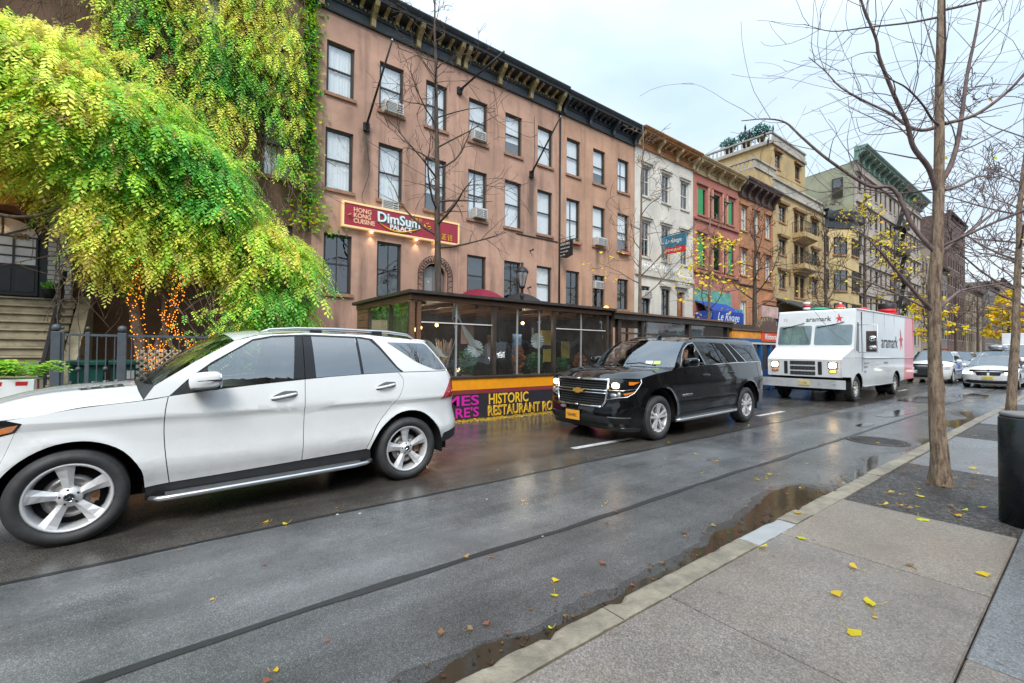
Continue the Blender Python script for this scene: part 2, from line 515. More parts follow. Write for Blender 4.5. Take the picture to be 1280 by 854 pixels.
def wheel(parent, x, y, rad, width, rim_r, style, near=True, paint='alloy', steer=0.0):
 """A wheel whose outer face looks to -y."""
 w = group_node('wheel', parent, (x, y, rad), (0, 0, (0 if near else PI) + steer))
 hw = width / 2
 m = MB()
 rs = rim_r
 prof = [(rs - .004, -hw * .72), (rs + .012, -hw * .93), (rs + (rad - rs) * .35, -hw * 1.02), (rs + (rad - rs) * .7, -hw * .99), (rad - .022, -hw * .86)]
 tread = []
 gx = [-.62, -.22, .22, .62]
 for g in gx:
  tread += [(rad, hw * (g - .15) if g > -.6 else -hw * .78), (rad, hw * (g - .04)), (rad - .012, hw * (g - .03)), (rad - .012, hw * (g + .03)), (rad, hw * (g + .04))]
 tread += [(rad, hw * .78)]
 prof = prof + tread + [(a, -b) for a, b in reversed(prof[:5])]
 m.lathe(prof, 56, axis='y')
 m.build('tyre', MT['tyre'], w)
 m = MB()
 m.lathe([(rs - .005, -hw * .70), (rs, -hw * .80), (rs - .012, -hw * .86), (rs - .022, -hw * .80), (rs - .03, -hw * .55), (rs - .045, hw * .2), (rs - .04, hw * .7)], 48, axis='y')
 ns = {'five': 5, 'split': 5, 'multi': 10, 'steel': 0}[style]
 hub_y = -hw * .62
 if style == 'five':
  for k in range(5):
   a = 2 * PI * k / 5 + PI / 2 + .12
   ca, sa = math.cos(a), math.sin(a); er = Vector((ca, 0, sa)); et = Vector((-sa, 0, ca)); ey = Vector((0, 1, 0))
   secs = []
   for r_, w_, yo, ridge, tw in ((.045, .036, hub_y + .004, .012, 0), (.09, .033, hub_y + .002, .022, .004), (.16, .043, hub_y - .002, .02, .006), (rs - .05, .056, hub_y - .012, .012, .008), (rs - .014, .066, hub_y - .026, .004, .008)):
    c = er * r_
    secs.append([c - et * w_ + ey * (yo + ridge), c - et * w_ * .3 + et * tw + ey * (yo), c + et * w_ + ey * (yo + ridge * .7), c + et * w_ * .8 + ey * (yo + .05), c - et * w_ * .8 + ey * (yo + .05)])
   vs = [p for s_ in secs for p in s_]; fs = []
   for i in range(len(secs) - 1):
    for j in range(5):
     fs.append((i * 5 + j, i * 5 + (j + 1) % 5, i * 5 + 5 + (j + 1) % 5, i * 5 + 5 + j))
   m.add(vs, fs, False)
  m.lathe([(.001, hub_y - .012), (.036, hub_y - .012), (.042, hub_y - .004), (.07, hub_y + .004), (.082, hub_y + .02), (.082, hub_y + .06)], 30, axis='y')
 elif style in ('split', 'multi'):
  for k in range(ns):
   a0 = 2 * PI * k / ns + PI / 2
   for d in ((-.19, .19) if style == 'split' else (0,)):
    pts = []; wd = .018 if style == 'split' else .014
    for r_, f_, yo in ((.05, .55, 0), (.12, .8, -.004), (.19, .95, -.01), (rs - .015, 1.0, -.024)):
     a = a0 + d * f_ * (1.0 if style == 'split' else 0)
     pts.append((Vector((math.cos(a) * r_, hub_y + yo, math.sin(a) * r_)), a))
    for (p, a), (q, b) in zip(pts, pts[1:]):
     m.bar(p, q, wd * 2, .035, up=(0, 1, 0))
  m.lathe([(.001, hub_y - .02), (.04, hub_y - .02), (.05, hub_y - .012), (.075, hub_y - .004), (.085, hub_y + .02), (.085, hub_y + .06)], 30, axis='y')
 else:
  m.lathe([(.001, hub_y + .02), (.07, hub_y + .02), (.075, hub_y + .05), (.13, hub_y + .05), (.16, hub_y - .02), (rs - .06, hub_y - .03), (rs - .02, hub_y + .0)], 40, axis='y')
  m.lathe([(.001, hub_y - .03), (.05, hub_y - .03), (.06, hub_y + .0), (.07, hub_y + .03)], 24, axis='y')
 rim = m.build('rim', MT[paint], w)
 for k in range(5 if style != 'steel' else 8):
  a = 2 * PI * k / (5 if style != 'steel' else 8) + .5
  rr = .058 if style != 'steel' else .1
  q = MB(); q.cyl((math.cos(a) * rr, hub_y - (.003 if style != 'steel' else -.02), math.sin(a) * rr), .0085 if style != 'steel' else .012, .03, 8, axis='y')
  q.build('lug_nut', MT['black_trim' if style != 'steel' else 'alu'], rim)
 if style == 'steel':
  for k in range(10):
   a = 2 * PI * k / 10
   q = MB(); q.cyl((math.cos(a) * .185, hub_y - .034, math.sin(a) * .185), .02, .01, 10, axis='y'); q.build('vent_hole', MT['dark_void'], rim)
 d = MB(); d.lathe([(.07, hub_y + .055), (rs * .62, hub_y + .055), (rs * .62, hub_y + .075), (.07, hub_y + .075)], 36, axis='y', close=True)
 d.build('brake_disc', MT['brake'], w)
 d = MB()
 for k in range(5):
  a = PI * .02 + (k - 2) * .16
  d.obox((math.cos(a) * rs * .56, hub_y + .055, math.sin(a) * rs * .56), (.05, .05, .05))
 d.build('brake_caliper', MT['rust'], w)
 d = MB(); d.lathe([(.001, .02), (rs - .05, .02), (rs - .05, .06)], 32, axis='y'); d.build('hub_back', MT['dark_void'], w)
 return w
def star_emblem(parent, M, r, name='emblem', m='chrome'):
 """Ring with a three-pointed star."""
 q = MB()
 n = 28
 q.lathe([(r, -.003), (r, .003), (r * .88, .003), (r * .88, -.003)], n, axis='z', close=True)
 for k in range(3):
  a = PI / 2 + 2 * PI * k / 3
  t = Vector((math.cos(a), math.sin(a), 0)) * r * .9; s_ = Vector((-math.sin(a), math.cos(a), 0)) * r * .14
  q.add([t, -s_ * 1.1 + Vector((0, 0, .0)), s_ * 1.1, Vector((0, 0, .006))], [(0, 1, 3), (0, 3, 2), (1, 2, 3)], False)
 o = q.build(name, MT[m], parent, fix=False)
 o.matrix_local = M
 return o
def hood_fn(edge, centre, pz=2.4, px=2.0):
 E = spl(edge, 10); C = spl(centre, 10)
 def pick(T, u):
  q = min(max(u, 0), 1) * (len(T) - 1); i = min(int(q), len(T) - 2); k = q - i
  return Vector([T[i][d] + (T[i + 1][d] - T[i][d]) * k for d in range(len(T[0]))])
 def f(u, t):
  e = pick(E, u); c = pick(C, u)
  a = abs(t)
  return Vector((c.x + (e.x - c.x) * a ** px, e.y * t * -1 if e.y < 0 else e.y * t, e.z + (c.z - e.z) * (1 - a ** pz)))
 return f
def sheet(name, f, m, parent, nu=24, nv=24, u0=0, u1=1, t0=-1, t1=1, thick=0.0, flip=False):
 q = MB(); q.grid(lambda a, b: f(u0 + (u1 - u0) * a, t0 + (t1 - t0) * b), nu, nv)
 o = q.build(name, MT[m] if isinstance(m, str) else m, parent, fix=False)
 me = o.data
 up = sum(p.normal.z for p in me.polygons)
 if up < 0: me.flip_normals()
 if thick:
  s_ = o.modifiers.new('solid', 'SOLIDIFY'); s_.thickness = thick; s_.offset = -1
 return o
def arch_liner(parent, x, rad, y0, y1, z0):
 pts = [(x + math.cos(a) * rad, z0 + math.sin(a) * rad) for a in [PI * k / 16 for k in range(17)]]
 pts = [(x + rad, .27)] + pts + [(x - rad, .27)]
 n = len(pts)
 for sg in (-1, 1):
  q = MB()
  vs = [(px, sg * y0, pz) for px, pz in pts] + [(px, sg * y1, pz) for px, pz in pts]
  q.add(vs, [(i, i + 1, n + i + 1, n + i) for i in range(n - 1)], True)
  q.add([(px, sg * y0, pz) for px, pz in pts], [tuple(range(n))], False)
  q.build('wheel_arch_liner', MT['dark_void'], parent)
def seats(parent, xs, z, w, m='seat'):
 for x in xs:
  for y in (-w, w):
   q = sup((x, y, z), (.28, .25, .09), .5, 14, 8)
   b = sup((x + .3, y, z + .36), (.1, .24, .36), .5, 14, 8); b2 = sup((x + .34, y, z + .78), (.06, .13, .09), .6, 12, 7)
   for k in (b, b2): q.add(k.v, k.f, True)
   q.build('seat', MT[m], parent)
def person_bust(loc, rz, jacket):
 """Seated person seen through a window: head with a face, neck, shoulders, arms and torso in one skinned body."""
 me = bpy.data.meshes.new('person')
 V = [(0, 0, 0), (0, 0, .25), (0, 0, .43), (0, .0, .54), (-.01, 0, .60), (-.015, 0, .70), (-.01, 0, .78),
   (0, .2, .42), (-.06, .27, .2), (-.28, .2, .12), (-.36, .17, .15), (0, -.2, .42), (-.06, -.27, .2), (-.28, -.2, .12), (-.36, -.17, .15), (-.35, .1, -.05), (-.35, -.1, -.05)]
 Ed = [(0, 1), (1, 2), (2, 3), (3, 4), (4, 5), (5, 6), (2, 7), (7, 8), (8, 9), (9, 10), (2, 11), (11, 12), (12, 13), (13, 14), (0, 15), (0, 16)]
 rad = [.15, .15, .13, .055, .07, .092, .08, .075, .055, .042, .045, .075, .055, .042, .045, .085, .085]
 me.from_pydata(V, Ed, []); o = bpy.data.objects.new('person', me); link(o)
 md = o.modifiers.new('skin', 'SKIN')
 for i, sv in enumerate(me.skin_vertices[0].data): sv.radius = (rad[i], rad[i] * (1.0 if i not in (0, 1, 2) else 1.15)); sv.use_root = (i == 0)
 sb = o.modifiers.new('sub', 'SUBSURF'); sb.levels = 2; sb.render_levels = 2
 me.materials.append(jacket)
 dg = bpy.context.evaluated_depsgraph_get()
 m2 = bpy.data.meshes.new_from_object(o.evaluated_get(dg)); bpy.data.objects.remove(o)
 m2.materials.clear(); m2.materials.append(jacket); m2.materials.append(MT['skin'])
 for p in m2.polygons:
  p.use_smooth = True
  if p.center.z > .5 or p.center.x < -.32: p.material_index = 1
 for v in m2.vertices:
  c = v.co
  if c.z > .58 and c.x < -.05:
   d = lambda y, z, r: math.exp(-((c.y - y) ** 2 + (c.z - z) ** 2) / (r * r))
   c.x += -.028 * d(0, .675, .022) - .018 * d(0, .60, .03) + .016 * (d(.034, .705, .02) + d(-.034, .705, .02)) - .006 * d(0, .632, .02)
 o = bpy.data.objects.new('person', m2); o.location = loc; o.rotation_euler = (0, 0, rz); link(o)
 q = MB()
 def cap(u, v):
  a = 2 * PI * u; b = PI * (.5 - .52 * v)
  back = .5 + .5 * math.cos(a)
  b = PI / 2 - (PI / 2 - b) * (.62 + .6 * back)
  return Vector((math.cos(b) * math.cos(a) * .105, math.cos(b) * math.sin(a) * .098, .72 + math.sin(b) * .105))
 q.grid(cap, 18, 8); q.build('hair', MT['hair'], o)
 for sg in (-1, 1):
  e = MB(); e.ball((-.082, sg * .034, .705), .011); e.build('eye', MT['black_gloss'], o)
 s_ = o
 return s_
MT['glass_white_suv'] = glass_mat('smoky_side_glass', (.12, .13, .14), 1.7, .24)
MT['glass_white_front'] = glass_mat('clear_side_glass', (.62, .72, .70), 1.7, .22)
def door_handle(parent, B, x0, z0, x1, z1, m):
 t0, t1 = B.sx(x0), B.sx(x1); tm = (t0 + t1) / 2; zm = (z0 + z1) / 2
 poly = rounded([(t0 - .005, z0 - .03), (t1 + .005, z1 - .035), (t1 + .01, z1 + .02), (tm, zm + .045), (t0 + .02, z0 + .02)], .03, 4)
 panel('handle_recess', poly, B.fn(.0015), MT['grey_paint'] if m != 'black_paint' else MT['black_trim'], parent, .04, .004)
 q = MB()
 pts = []
 for i in range(9):
  k = i / 8
  o = .004 + .035 * math.sin(PI * k) ** .6
  pts.append(B.at(t0 + (t1 - t0) * k, z0 + (z1 - z0) * k - .004, o))
 q.tube(pts, [.008, .013, .014, .014, .014, .014, .014, .013, .008], 8)
 q.build('handle', MT[m], parent)
def mirror_part(parent, c, r, base, m, slash=True):
 q = sup(c, r, .55, 20, 12)
 for i, p in enumerate(q.v):
  p = Vector(p)
  k = (p.x - c[0]) / r[0]
  p.z += .012 * k; p.y += .02 * (1 - k)
  q.v[i] = p
 o = q.build('side_mirror', MT[m], parent)
 k = sup((c[0], c[1] + .01, c[2] - r[2] * .92), (r[0] * .95, r[1] * .9, .016), .6, 16, 6); k.bar(Vector(base), Vector((c[0], c[1] + .04, c[2] - r[2] * .85)), .09, .03)
 k.build('mirror_arm', MT['black_trim'], o)
 q = sup((c[0] + r[0] * .93, c[1], c[2]), (.012, r[1] * .85, r[2] * .85), .6, 12, 8); q.build('mirror_glass', MT['chrome'], o)
 if slash:
  q = MB()
  pts = [(c[0] - r[0] * .55, c[1] - r[1] * .99, c[2] + r[2] * .02), (c[0] + r[0] * .2, c[1] - r[1] * 1.05, c[2] + r[2] * .08), (c[0] + r[0] * .86, c[1] - r[1] * .85, c[2] + r[2] * .08)]
  q.tube(pts, [.003, .006, .009], 6); q.build('turn_signal', MT['black_gloss'], o)
 return o
def white_suv():
 root = thing('suv', 'white SUV with five-spoke wheels, nearest car, in front of the yellow-green vine', 'car', (0, 0, 0), .0458)
 a = .0458; tw = .945
 root.location = (-.592 - math.sin(a) * tw, 4.947 + math.cos(a) * tw, 0)
 P = MT['white_paint']
 B = Body([(-.88, 0), (-.87, .35), (-.80, .62), (-.64, .81), (-.42, .905), (-.1, .95), (.5, .965), (1.7, .972), (2.6, .968), (3.1, .95), (3.5, .885), (3.72, .74), (3.83, .45), (3.86, 0)],
    [(.2, .09), (.3, .05), (.42, .028), (.53, .004), (.58, .0), (.66, .012), (.80, .024), (.90, .024), (.945, .014), (.968, .001), (.98, .0), (1.0, .004), (1.1, .02), (1.2, .04), (1.3, .062), (1.45, .105), (1.6, .155), (1.7, .2), (1.8, .27)],
    [(.2, .12), (.35, .03), (.5, 0), (.8, .0), (.95, .05), (1.05, .16)],
    [(.3, .06), (.45, .0), (.6, 0), (.85, .06), (1.0, .06), (1.2, .08), (1.3, .16), (1.45, .3), (1.66, .56), (1.8, .75)])
 def flare(x, z):
  e = 0
  for xc, zc in ((0, .37), (2.93, .37)):
   d = math.hypot(x - xc, z - zc)
   e += .022 * math.exp(-((d - .46) / .05) ** 2)
  return e
 B.extra = flare
 af = [(.46, .37), (.435, .53), (.32, .70), (.17, .79), (.02, .815), (-.13, .785), (-.27, .70), (-.37, .58), (-.43, .42)]
 ar = [(2.44, .43), (2.49, .55), (2.58, .67), (2.76, .80), (2.95, .835), (3.15, .78), (3.33, .61), (3.41, .42)]
 af = spl(af, 3); ar = spl(ar, 3)
 dl = spl([(.61, 1.14), (.59, 1.01), (.585, .83), (.60, .62), (.63, .38)], 3)
 rl = spl([(2.80, 1.295), (2.862, 1.2), (2.82, 1.05), (2.68, .88), (2.52, .69), (2.40, .44)], 4)
 bl = [(1.745, 1.25), (1.735, .87), (1.72, .415)]
 seam = spl([(-.36, 1.012), (0.05, 1.08), (.44, 1.115), (.61, 1.14)], 4)
 g = .0035
 def pan(name, poly, m=P, out=0, gap=g, res=.055, parent=root, rim=.014, mir=True):
  q = B.S(poly) if gap is not None else poly
  if gap: q = offset_poly(q, gap)
  o = panel(name, q, B.fn(out), m, parent, res, rim)
  return o
 near = []
 fender = seam + dl[1:] + af + [(-.40, .62), (-.31, .92), (-.27, .98)]
 near.append(pan('fender', fender))
 fd = dl[::-1] + [(.65, 1.147), (1.0, 1.187), (1.3, 1.215)] + bl + [(1.1, .393)]
 d1 = pan('front_door', fd); near.append(d1)
 rd = bl[::-1] + [(2.0, 1.268), (2.38, 1.286)] + rl
 d2 = pan('rear_door', rd); near.append(d2)
 S = B.sx
 quarter = B.S(rl) + B.S(ar) + [(S(3.46), .5), (S(3.70), .545)] + [(B.sy(.55, True), .56), (B.sy(.55, True), .95), (B.sy(.6, True), 1.295), (S(3.62), 1.295), (S(3.2), 1.295)]
 near.append(pan('quarter_panel', offset_poly(quarter, g), gap=None))
 up = [(.44, 1.118), (.51, 1.235), (.8, 1.44), (1.12, 1.64), (1.35, 1.705), (1.8, 1.742), (2.5, 1.735), (3.0, 1.70), (3.26, 1.662), (3.45, 1.47), (3.62, 1.299), (2.875, 1.299), (2.80, 1.36), (2.61, 1.60), (2.53, 1.69), (2.38, 1.712), (1.78, 1.722), (1.46, 1.70), (1.28, 1.66), (1.11, 1.55), (.93, 1.435), (.77, 1.305), (.615, 1.142)]
 near.append(pan('roof_side', up, gap=.001, res=.07))
 wt = [(.62, 1.146), (.77, 1.29), (.93, 1.42), (1.11, 1.535), (1.28, 1.642), (1.46, 1.682), (1.78, 1.704), (2.38, 1.694), (2.49, 1.675), (2.59, 1.585), (2.775, 1.36), (2.845, 1.298)]
 wo = [(x - .004, z + .016) for x, z in wt[:7]] + [(2.38, 1.708), (2.52, 1.688), (2.612, 1.597), (2.80, 1.362), (2.872, 1.298)]
 near.append(pan('window_trim', wt + wo[::-1], MT['black_gloss'], -.003, 0, .07, rim=.01))
 trim = [(.62, 1.146), (.65, 1.152), (1.0, 1.192), (1.3, 1.219), (1.66, 1.244)]
 near.append(pan('pillar_trim', [(1.635, 1.245), (1.672, 1.695), (1.745, 1.699), (1.742, 1.25)], MT['black_gloss'], .001, 0, rim=.012))
 near.append(pan('pillar_trim', [(1.75, 1.25), (1.751, 1.699), (1.84, 1.70), (1.858, 1.262)], MT['black_gloss'], .001, 0, rim=.012))
 near.append(pan('window_divider', [(2.352, 1.285), (2.322, 1.696), (2.346, 1.696), (2.378, 1.287)], MT['black_gloss'], .002, 0, rim=.01))
 near.append(pan('mirror_triangle', [(.63, 1.148), (.775, 1.29), (.90, 1.395), (.90, 1.178)], MT['black_trim'], .0, 0, rim=.01))
 near.append(pan('front_window', [(.90, 1.178), (.90, 1.39), (1.11, 1.533), (1.28, 1.64), (1.46, 1.681), (1.674, 1.697), (1.637, 1.243), (1.3, 1.218)], MT['glass_white_front'], -.006, 0, .1, d1, 0))
 near.append(pan('rear_window', [(1.855, 1.262), (1.838, 1.70), (2.325, 1.695), (2.355, 1.285)], MT['glass_white_suv'], -.006, 0, .1, d2, 0))
 near.append(pan('quarter_window', [(2.376, 1.287), (2.344, 1.695), (2.49, 1.673), (2.59, 1.583), (2.775, 1.358), (2.845, 1.296)], MT['glass_white_suv'], -.006, 0, .1, d2, 0))
 near.append(pan('rear_quarter_glass', rounded([(2.70, 1.655), (3.245, 1.648), (3.56, 1.315), (3.35, 1.315), (3.08, 1.41)], [.02, .04, .02, .06, .1]), MT['glass_white_suv'], .004, 0, .07, rim=.006))
 near.append(pan('rear_quarter_backing', rounded([(2.70, 1.655), (3.245, 1.648), (3.56, 1.315), (3.35, 1.315), (3.08, 1.41)], [.02, .04, .02, .06, .1]), MT['black_gloss'], .0015, 0, .07, rim=.004))
 near.append(pan('sill', [(.465, .372), (1.1, .390), (1.72, .412), (2.445, .43), (2.46, .31), (2.3, .27), (1.1, .245), (.47, .255)], MT['black_trim'], -.004, 0, .07))
 near.append(pan('rear_bumper_trim', [(3.42, .385), (3.44, .49), (3.70, .535), (3.72, .44), (3.6, .40)], MT['black_trim'], .003, 0, .06))
 near.append(panel('tail_light', B.S([(3.40, .94), (3.53, 1.09), (3.615, 1.19)]) + [(B.sy(.62, True), 1.185), (B.sy(.60, True), .97)], B.fn(.006), MT['red_lens'], root, .05, .012))
 for o in (d1, d2): pass
 door_handle(d1, B, 1.42, 1.075, 1.66, 1.115, 'white_paint'); door_handle(d2, B, 2.51, 1.125, 2.75, 1.165, 'white_paint')
 q = MB()
 pts = [(.50, -.93, .265), (.56, -1.0, .27), (.7, -1.02, .275), (1.6, -1.02, .285), (2.25, -1.02, .295), (2.38, -1.0, .30), (2.46, -.93, .305)]
 q.tube(pts, .024, 8); q.add([(.6, -1.015, .298), (2.33, -1.015, .318), (2.33, -.93, .325), (.6, -.93, .305)], [(0, 1, 2, 3)])
 for i in range(9): pass
 rb = q.build('running_board', MT['alu'], root); near.append(rb)
 q = MB(); q.tube([(1.34, -.745, 1.725), (1.44, -.735, 1.762), (1.7, -.73, 1.783), (2.1, -.728, 1.79), (2.75, -.72, 1.778), (3.0, -.705, 1.752), (3.1, -.69, 1.715)], [.01, .016, .018, .018, .018, .016, .01], 8)
 rr = q.build('roof_rail', MT['alu'], root); near.append(rr)
 q = MB()
 for x in (1.9, 2.6):
  q = MB(); q.box(x - .06, x + .06, -.74, -.71, 1.73, 1.785)
  q.build('rail_foot', MT['black_trim'], rr)
 near.append(mirror_part(root, (.865, -1.075, 1.275), (.12, .09, .078), (.82, -.90, 1.2), 'white_paint'))
 hl = B.S([(-.27, .98), (-.31, .915), (-.5, .86)]) + [(B.sy(.56), .80), (B.sy(.52), .93)] + B.S([(-.62, .985), (-.36, 1.014)])
 near.append(panel('headlight', hl, B.fn(.003), MT['black_gloss'], root, .05, .02))
 am = B.S([(-.285, .975), (-.32, .925), (-.47, .885), (-.5, .91), (-.37, .955)])
 near.append(panel('turn_signal', am, B.fn(.008), MT['amber'], root, .05, .006))
 q = sup((-.72, -.62, .89), (.05, .09, .045), .7); near.append(q.build('lamp_lens', MT['chrome'], root))
 bump = [(0, .24), (B.sy(.6), .26)] + B.S([(-.46, .3), (-.43, .42), (-.37, .58), (-.40, .62), (-.31, .915), (-.5, .86)]) + [(B.sy(.56), .80), (B.sy(.46), .76), (B.sy(.42), .52), (0, .50)]
 bo = panel('front_bumper', bump, B.fn(0), P, root, .055, .02, mirror=True)
 gr = [(0, .502), (B.sy(.41), .522), (B.sy(.45), .76), (B.sy(.5), .93), (0, .95)]
 go = panel('grille', gr, B.fn(-.03), MT['dark_void'], root, .08, .02, mirror=True)
 q = MB()
 for z in (.66, .78):
  q.tube([B.at(B.sy(.42 * k / 5) if k else 0, z, .0) for k in range(6)], .018, 6)
  q.tube([Vector((p.x, -p.y, p.z)) for p in [B.at(B.sy(.42 * k / 5) if k else 0, z, .0) for k in range(6)]], .018, 6)
 q.build('grille_bar', MT['alu'], go)
 star_emblem(go, frame_m((-.92, 0, .73), (0, -1, 0), (0, 0, 1)), .09)
 sm = [B.at(B.sx(x), z) for x, z in [(-.36, 1.014), (-.2, 1.036), (.05, 1.083), (.25, 1.1), (.44, 1.117)]]
 H = hood_fn([tuple(p) for p in sm], [(-.83, 0, .955), (-.55, 0, 1.10), (-.25, 0, 1.185), (.05, 0, 1.215), (.38, 0, 1.232)], 2.2, 2.3)
 def H2(u, t):
  p = H(u, t)
  p.z += .014 * math.exp(-((abs(t) - .55) / .1) ** 2) * min(1, u * 3) - .0
  return p
 ho = sheet('hood', H2, 'white_paint', root, 30, 40)
 for sg in (-1, 1):
  q = MB()
  c = [H2(.68, sg * .56) + Vector((0, 0, .003)), H2(.93, sg * .55) + Vector((0, 0, .003)), H2(.93, sg * .30) + Vector((0, 0, .003)), H2(.68, sg * .42) + Vector((0, 0, .003))]
  q.quad(*c); q.build('hood_vent', MT['black_trim'], ho)
  q = MB()
  for k in (.2, .5, .8): q.bar(c[0].lerp(c[1], k) + Vector((0, 0, .006)), c[3].lerp(c[2], k) + Vector((0, 0, .006)), .02, .008)
  q.build('vent_fin', MT['alu'], ho)
 ck = [tuple(B.at(B.sx(x), z)) for x, z in [(.44, 1.117), (.50, 1.225)]]
 wb = lambda t: Vector((.24 + .27 * abs(t) ** 2, -.80 * -t if False else .80 * t, 1.225 - .0 * t * t))
 e0 = B.at(B.sx(.52), 1.238); e1 = B.at(B.sx(1.12), 1.642)
 def WS(u, t):
  a_ = Vector((.42 + (e0.x - .42) * abs(t) ** 2.2, abs(e0.y) * t, 1.232 + (e0.z - 1.232) * t * t)); b_ = Vector((1.07 + (e1.x - 1.07) * abs(t) ** 2.2, abs(e1.y) * t, 1.728 + (e1.z - 1.728) * abs(t) ** 2.2))
  p = a_.lerp(b_, u); p.z += .02 * math.sin(PI * u); p.x -= .012 * math.sin(PI * u)
  return p
 sheet('windscreen', WS, 'glass_front', root, 14, 22)
 q = MB()
 for i in range(20):
  t0, t1 = -1 + i / 10, -1 + (i + 1) / 10
  q.quad(H2(1, t0) - Vector((0, 0, .008)), H2(1, t1) - Vector((0, 0, .008)), WS(0, t1), WS(0, t0), True)
 co = q.build('cowl', MT['black_trim'], root)
 for t0, t1 in ((-.75, .0), (.05, .72)):
  q = MB(); q.tube([WS(.02, t0) + Vector((-.02, 0, .03)), WS(.05, (t0 + t1) / 2) + Vector((-.02, 0, .04)), WS(.06, t1) + Vector((-.02, 0, .03))], .01, 6); q.build('wiper', MT['black_trim'], root)
 redge = [tuple(B.at(B.sx(x), z)) for x, z in [(1.12, 1.642), (1.35, 1.706), (1.8, 1.743), (2.5, 1.736), (3.0, 1.701), (3.26, 1.664)]]
 RF = hood_fn(redge, [(1.07, 0, 1.729), (1.4, 0, 1.770), (1.8, 0, 1.79), (2.5, 0, 1.778), (3.0, 0, 1.735), (3.32, 0, 1.69)], 2.6, 2.2)
 sheet('roof', RF, 'white_paint', root, 26, 24)
 q = MB(); q.grid(lambda a_, b_: RF(.2 + .5 * a_, -.78 + 1.56 * b_) + Vector((0, 0, .003)), 10, 10); q.build('sunroof', MT['black_gloss'], root)
 q = MB()
 q.grid(lambda a_, b_: Vector((3.14 + .24 * a_ - .10 * abs(b_ * 2 - 1) ** 2.5, (b_ * 2 - 1) * .70, 1.694 - .012 * a_ + .014 * (1 - abs(b_ * 2 - 1) ** 2) + .012 * math.sin(a_ * PI))), 6, 14)
 o = q.build('spoiler', P, root); sd = o.modifiers.new('s', 'SOLIDIFY'); sd.thickness = .03; sd.offset = -1
 rg = [(B.tot, 1.30), (B.sy(.6, True), 1.30), (B.sy(.5, True), 1.645), (B.tot, 1.66)]
 panel('rear_screen', rg, B.fn(-.004), MT['glass_dark'], root, .08, .01, mirror=True)
 tg = [(B.tot, .5), (B.sy(.548, True), .5), (B.sy(.548, True), .95), (B.sy(.6, True), 1.292), (B.tot, 1.292)]
 panel('tailgate', tg, B.fn(0), P, root, .08, .012, mirror=True)
 q = MB(); q.box(-.72, 3.66, -.6, .6, .24, .92); q.box(.47, 2.4, -.86, .86, .24, 1.08); q.box(2.9, 3.5, -.78, .78, .6, 1.15); q.box(-.6, .47, -.6, .6, .8, .98)
 q.build('underbody', MT['dark_void'], root)
 arch_liner(root, 0, .455, .6, .93, .36); arch_liner(root, 2.93, .475, .6, .93, .36)
 seats(root, (1.35, 2.25), .76, .4, 'seat')
 q = sup((.66, 0, 1.07), (.2, .74, .09), .5, 20, 8); q.build('dashboard', MT['seat'], root)
 q = MB(); q.lathe([(.19, -.012), (.2, 0), (.19, .012), (.18, 0)], 24, close=True); o = q.build('steering_wheel', MT['seat'], root); o.location = (.98, -.4, 1.12); o.rotation_euler = (0, R(-62), 0)
 for o in near: mirror_obj(o) if o.parent == root else None
 for x in (0, 2.93):
  wheel(root, x, -.945 + .125, .372, .25, .272, 'five', True, steer=0)
  wheel(root, x, .945 - .125, .372, .25, .272, 'five', False)
 for x in (0, 2.93):
  w = [c for c in children(root) if c.name.startswith('wheel') and not c.name.startswith('wheel_arch') and abs(c.location.x - x) < .01 and c.location.y < 0][0]
  star_emblem(w, frame_m((0, -.0925, 0), (1, 0, 0), (0, 0, 1)), .034, 'hub_emblem')
  q = MB(); q.cyl((0, -.0905, 0), .036, .006, 20, axis='y'); q.build('hub_cap', MT['black_trim'], w)
 return root
def camera():
 f, yaw, pitch, h, roll = 563.0, 0.91744, 0.0191, 1.573, 0.0090
 cy, sy, cp, sp, cr, sr = math.cos(yaw), math.sin(yaw), math.cos(pitch), math.sin(pitch), math.cos(roll), math.sin(roll)
 F = Vector((cy * cp, sy * cp, sp)); Rt = Vector((sy, -cy, 0)); U = Vector((-cy * sp, -sy * sp, cp))
 x = Rt * cr + U * sr; y = -Rt * sr + U * cr
 cam = bpy.data.cameras.new('camera'); o = bpy.data.objects.new('camera', cam); link(o)
 M = Matrix((x, y, -F)).transposed().to_4x4(); M.translation = (0, 0, h); o.matrix_world = M
 cam.sensor_width = 36; cam.lens = f / 1280 * 36; cam.clip_start = .05; cam.clip_end = 2000
 SC.camera = o
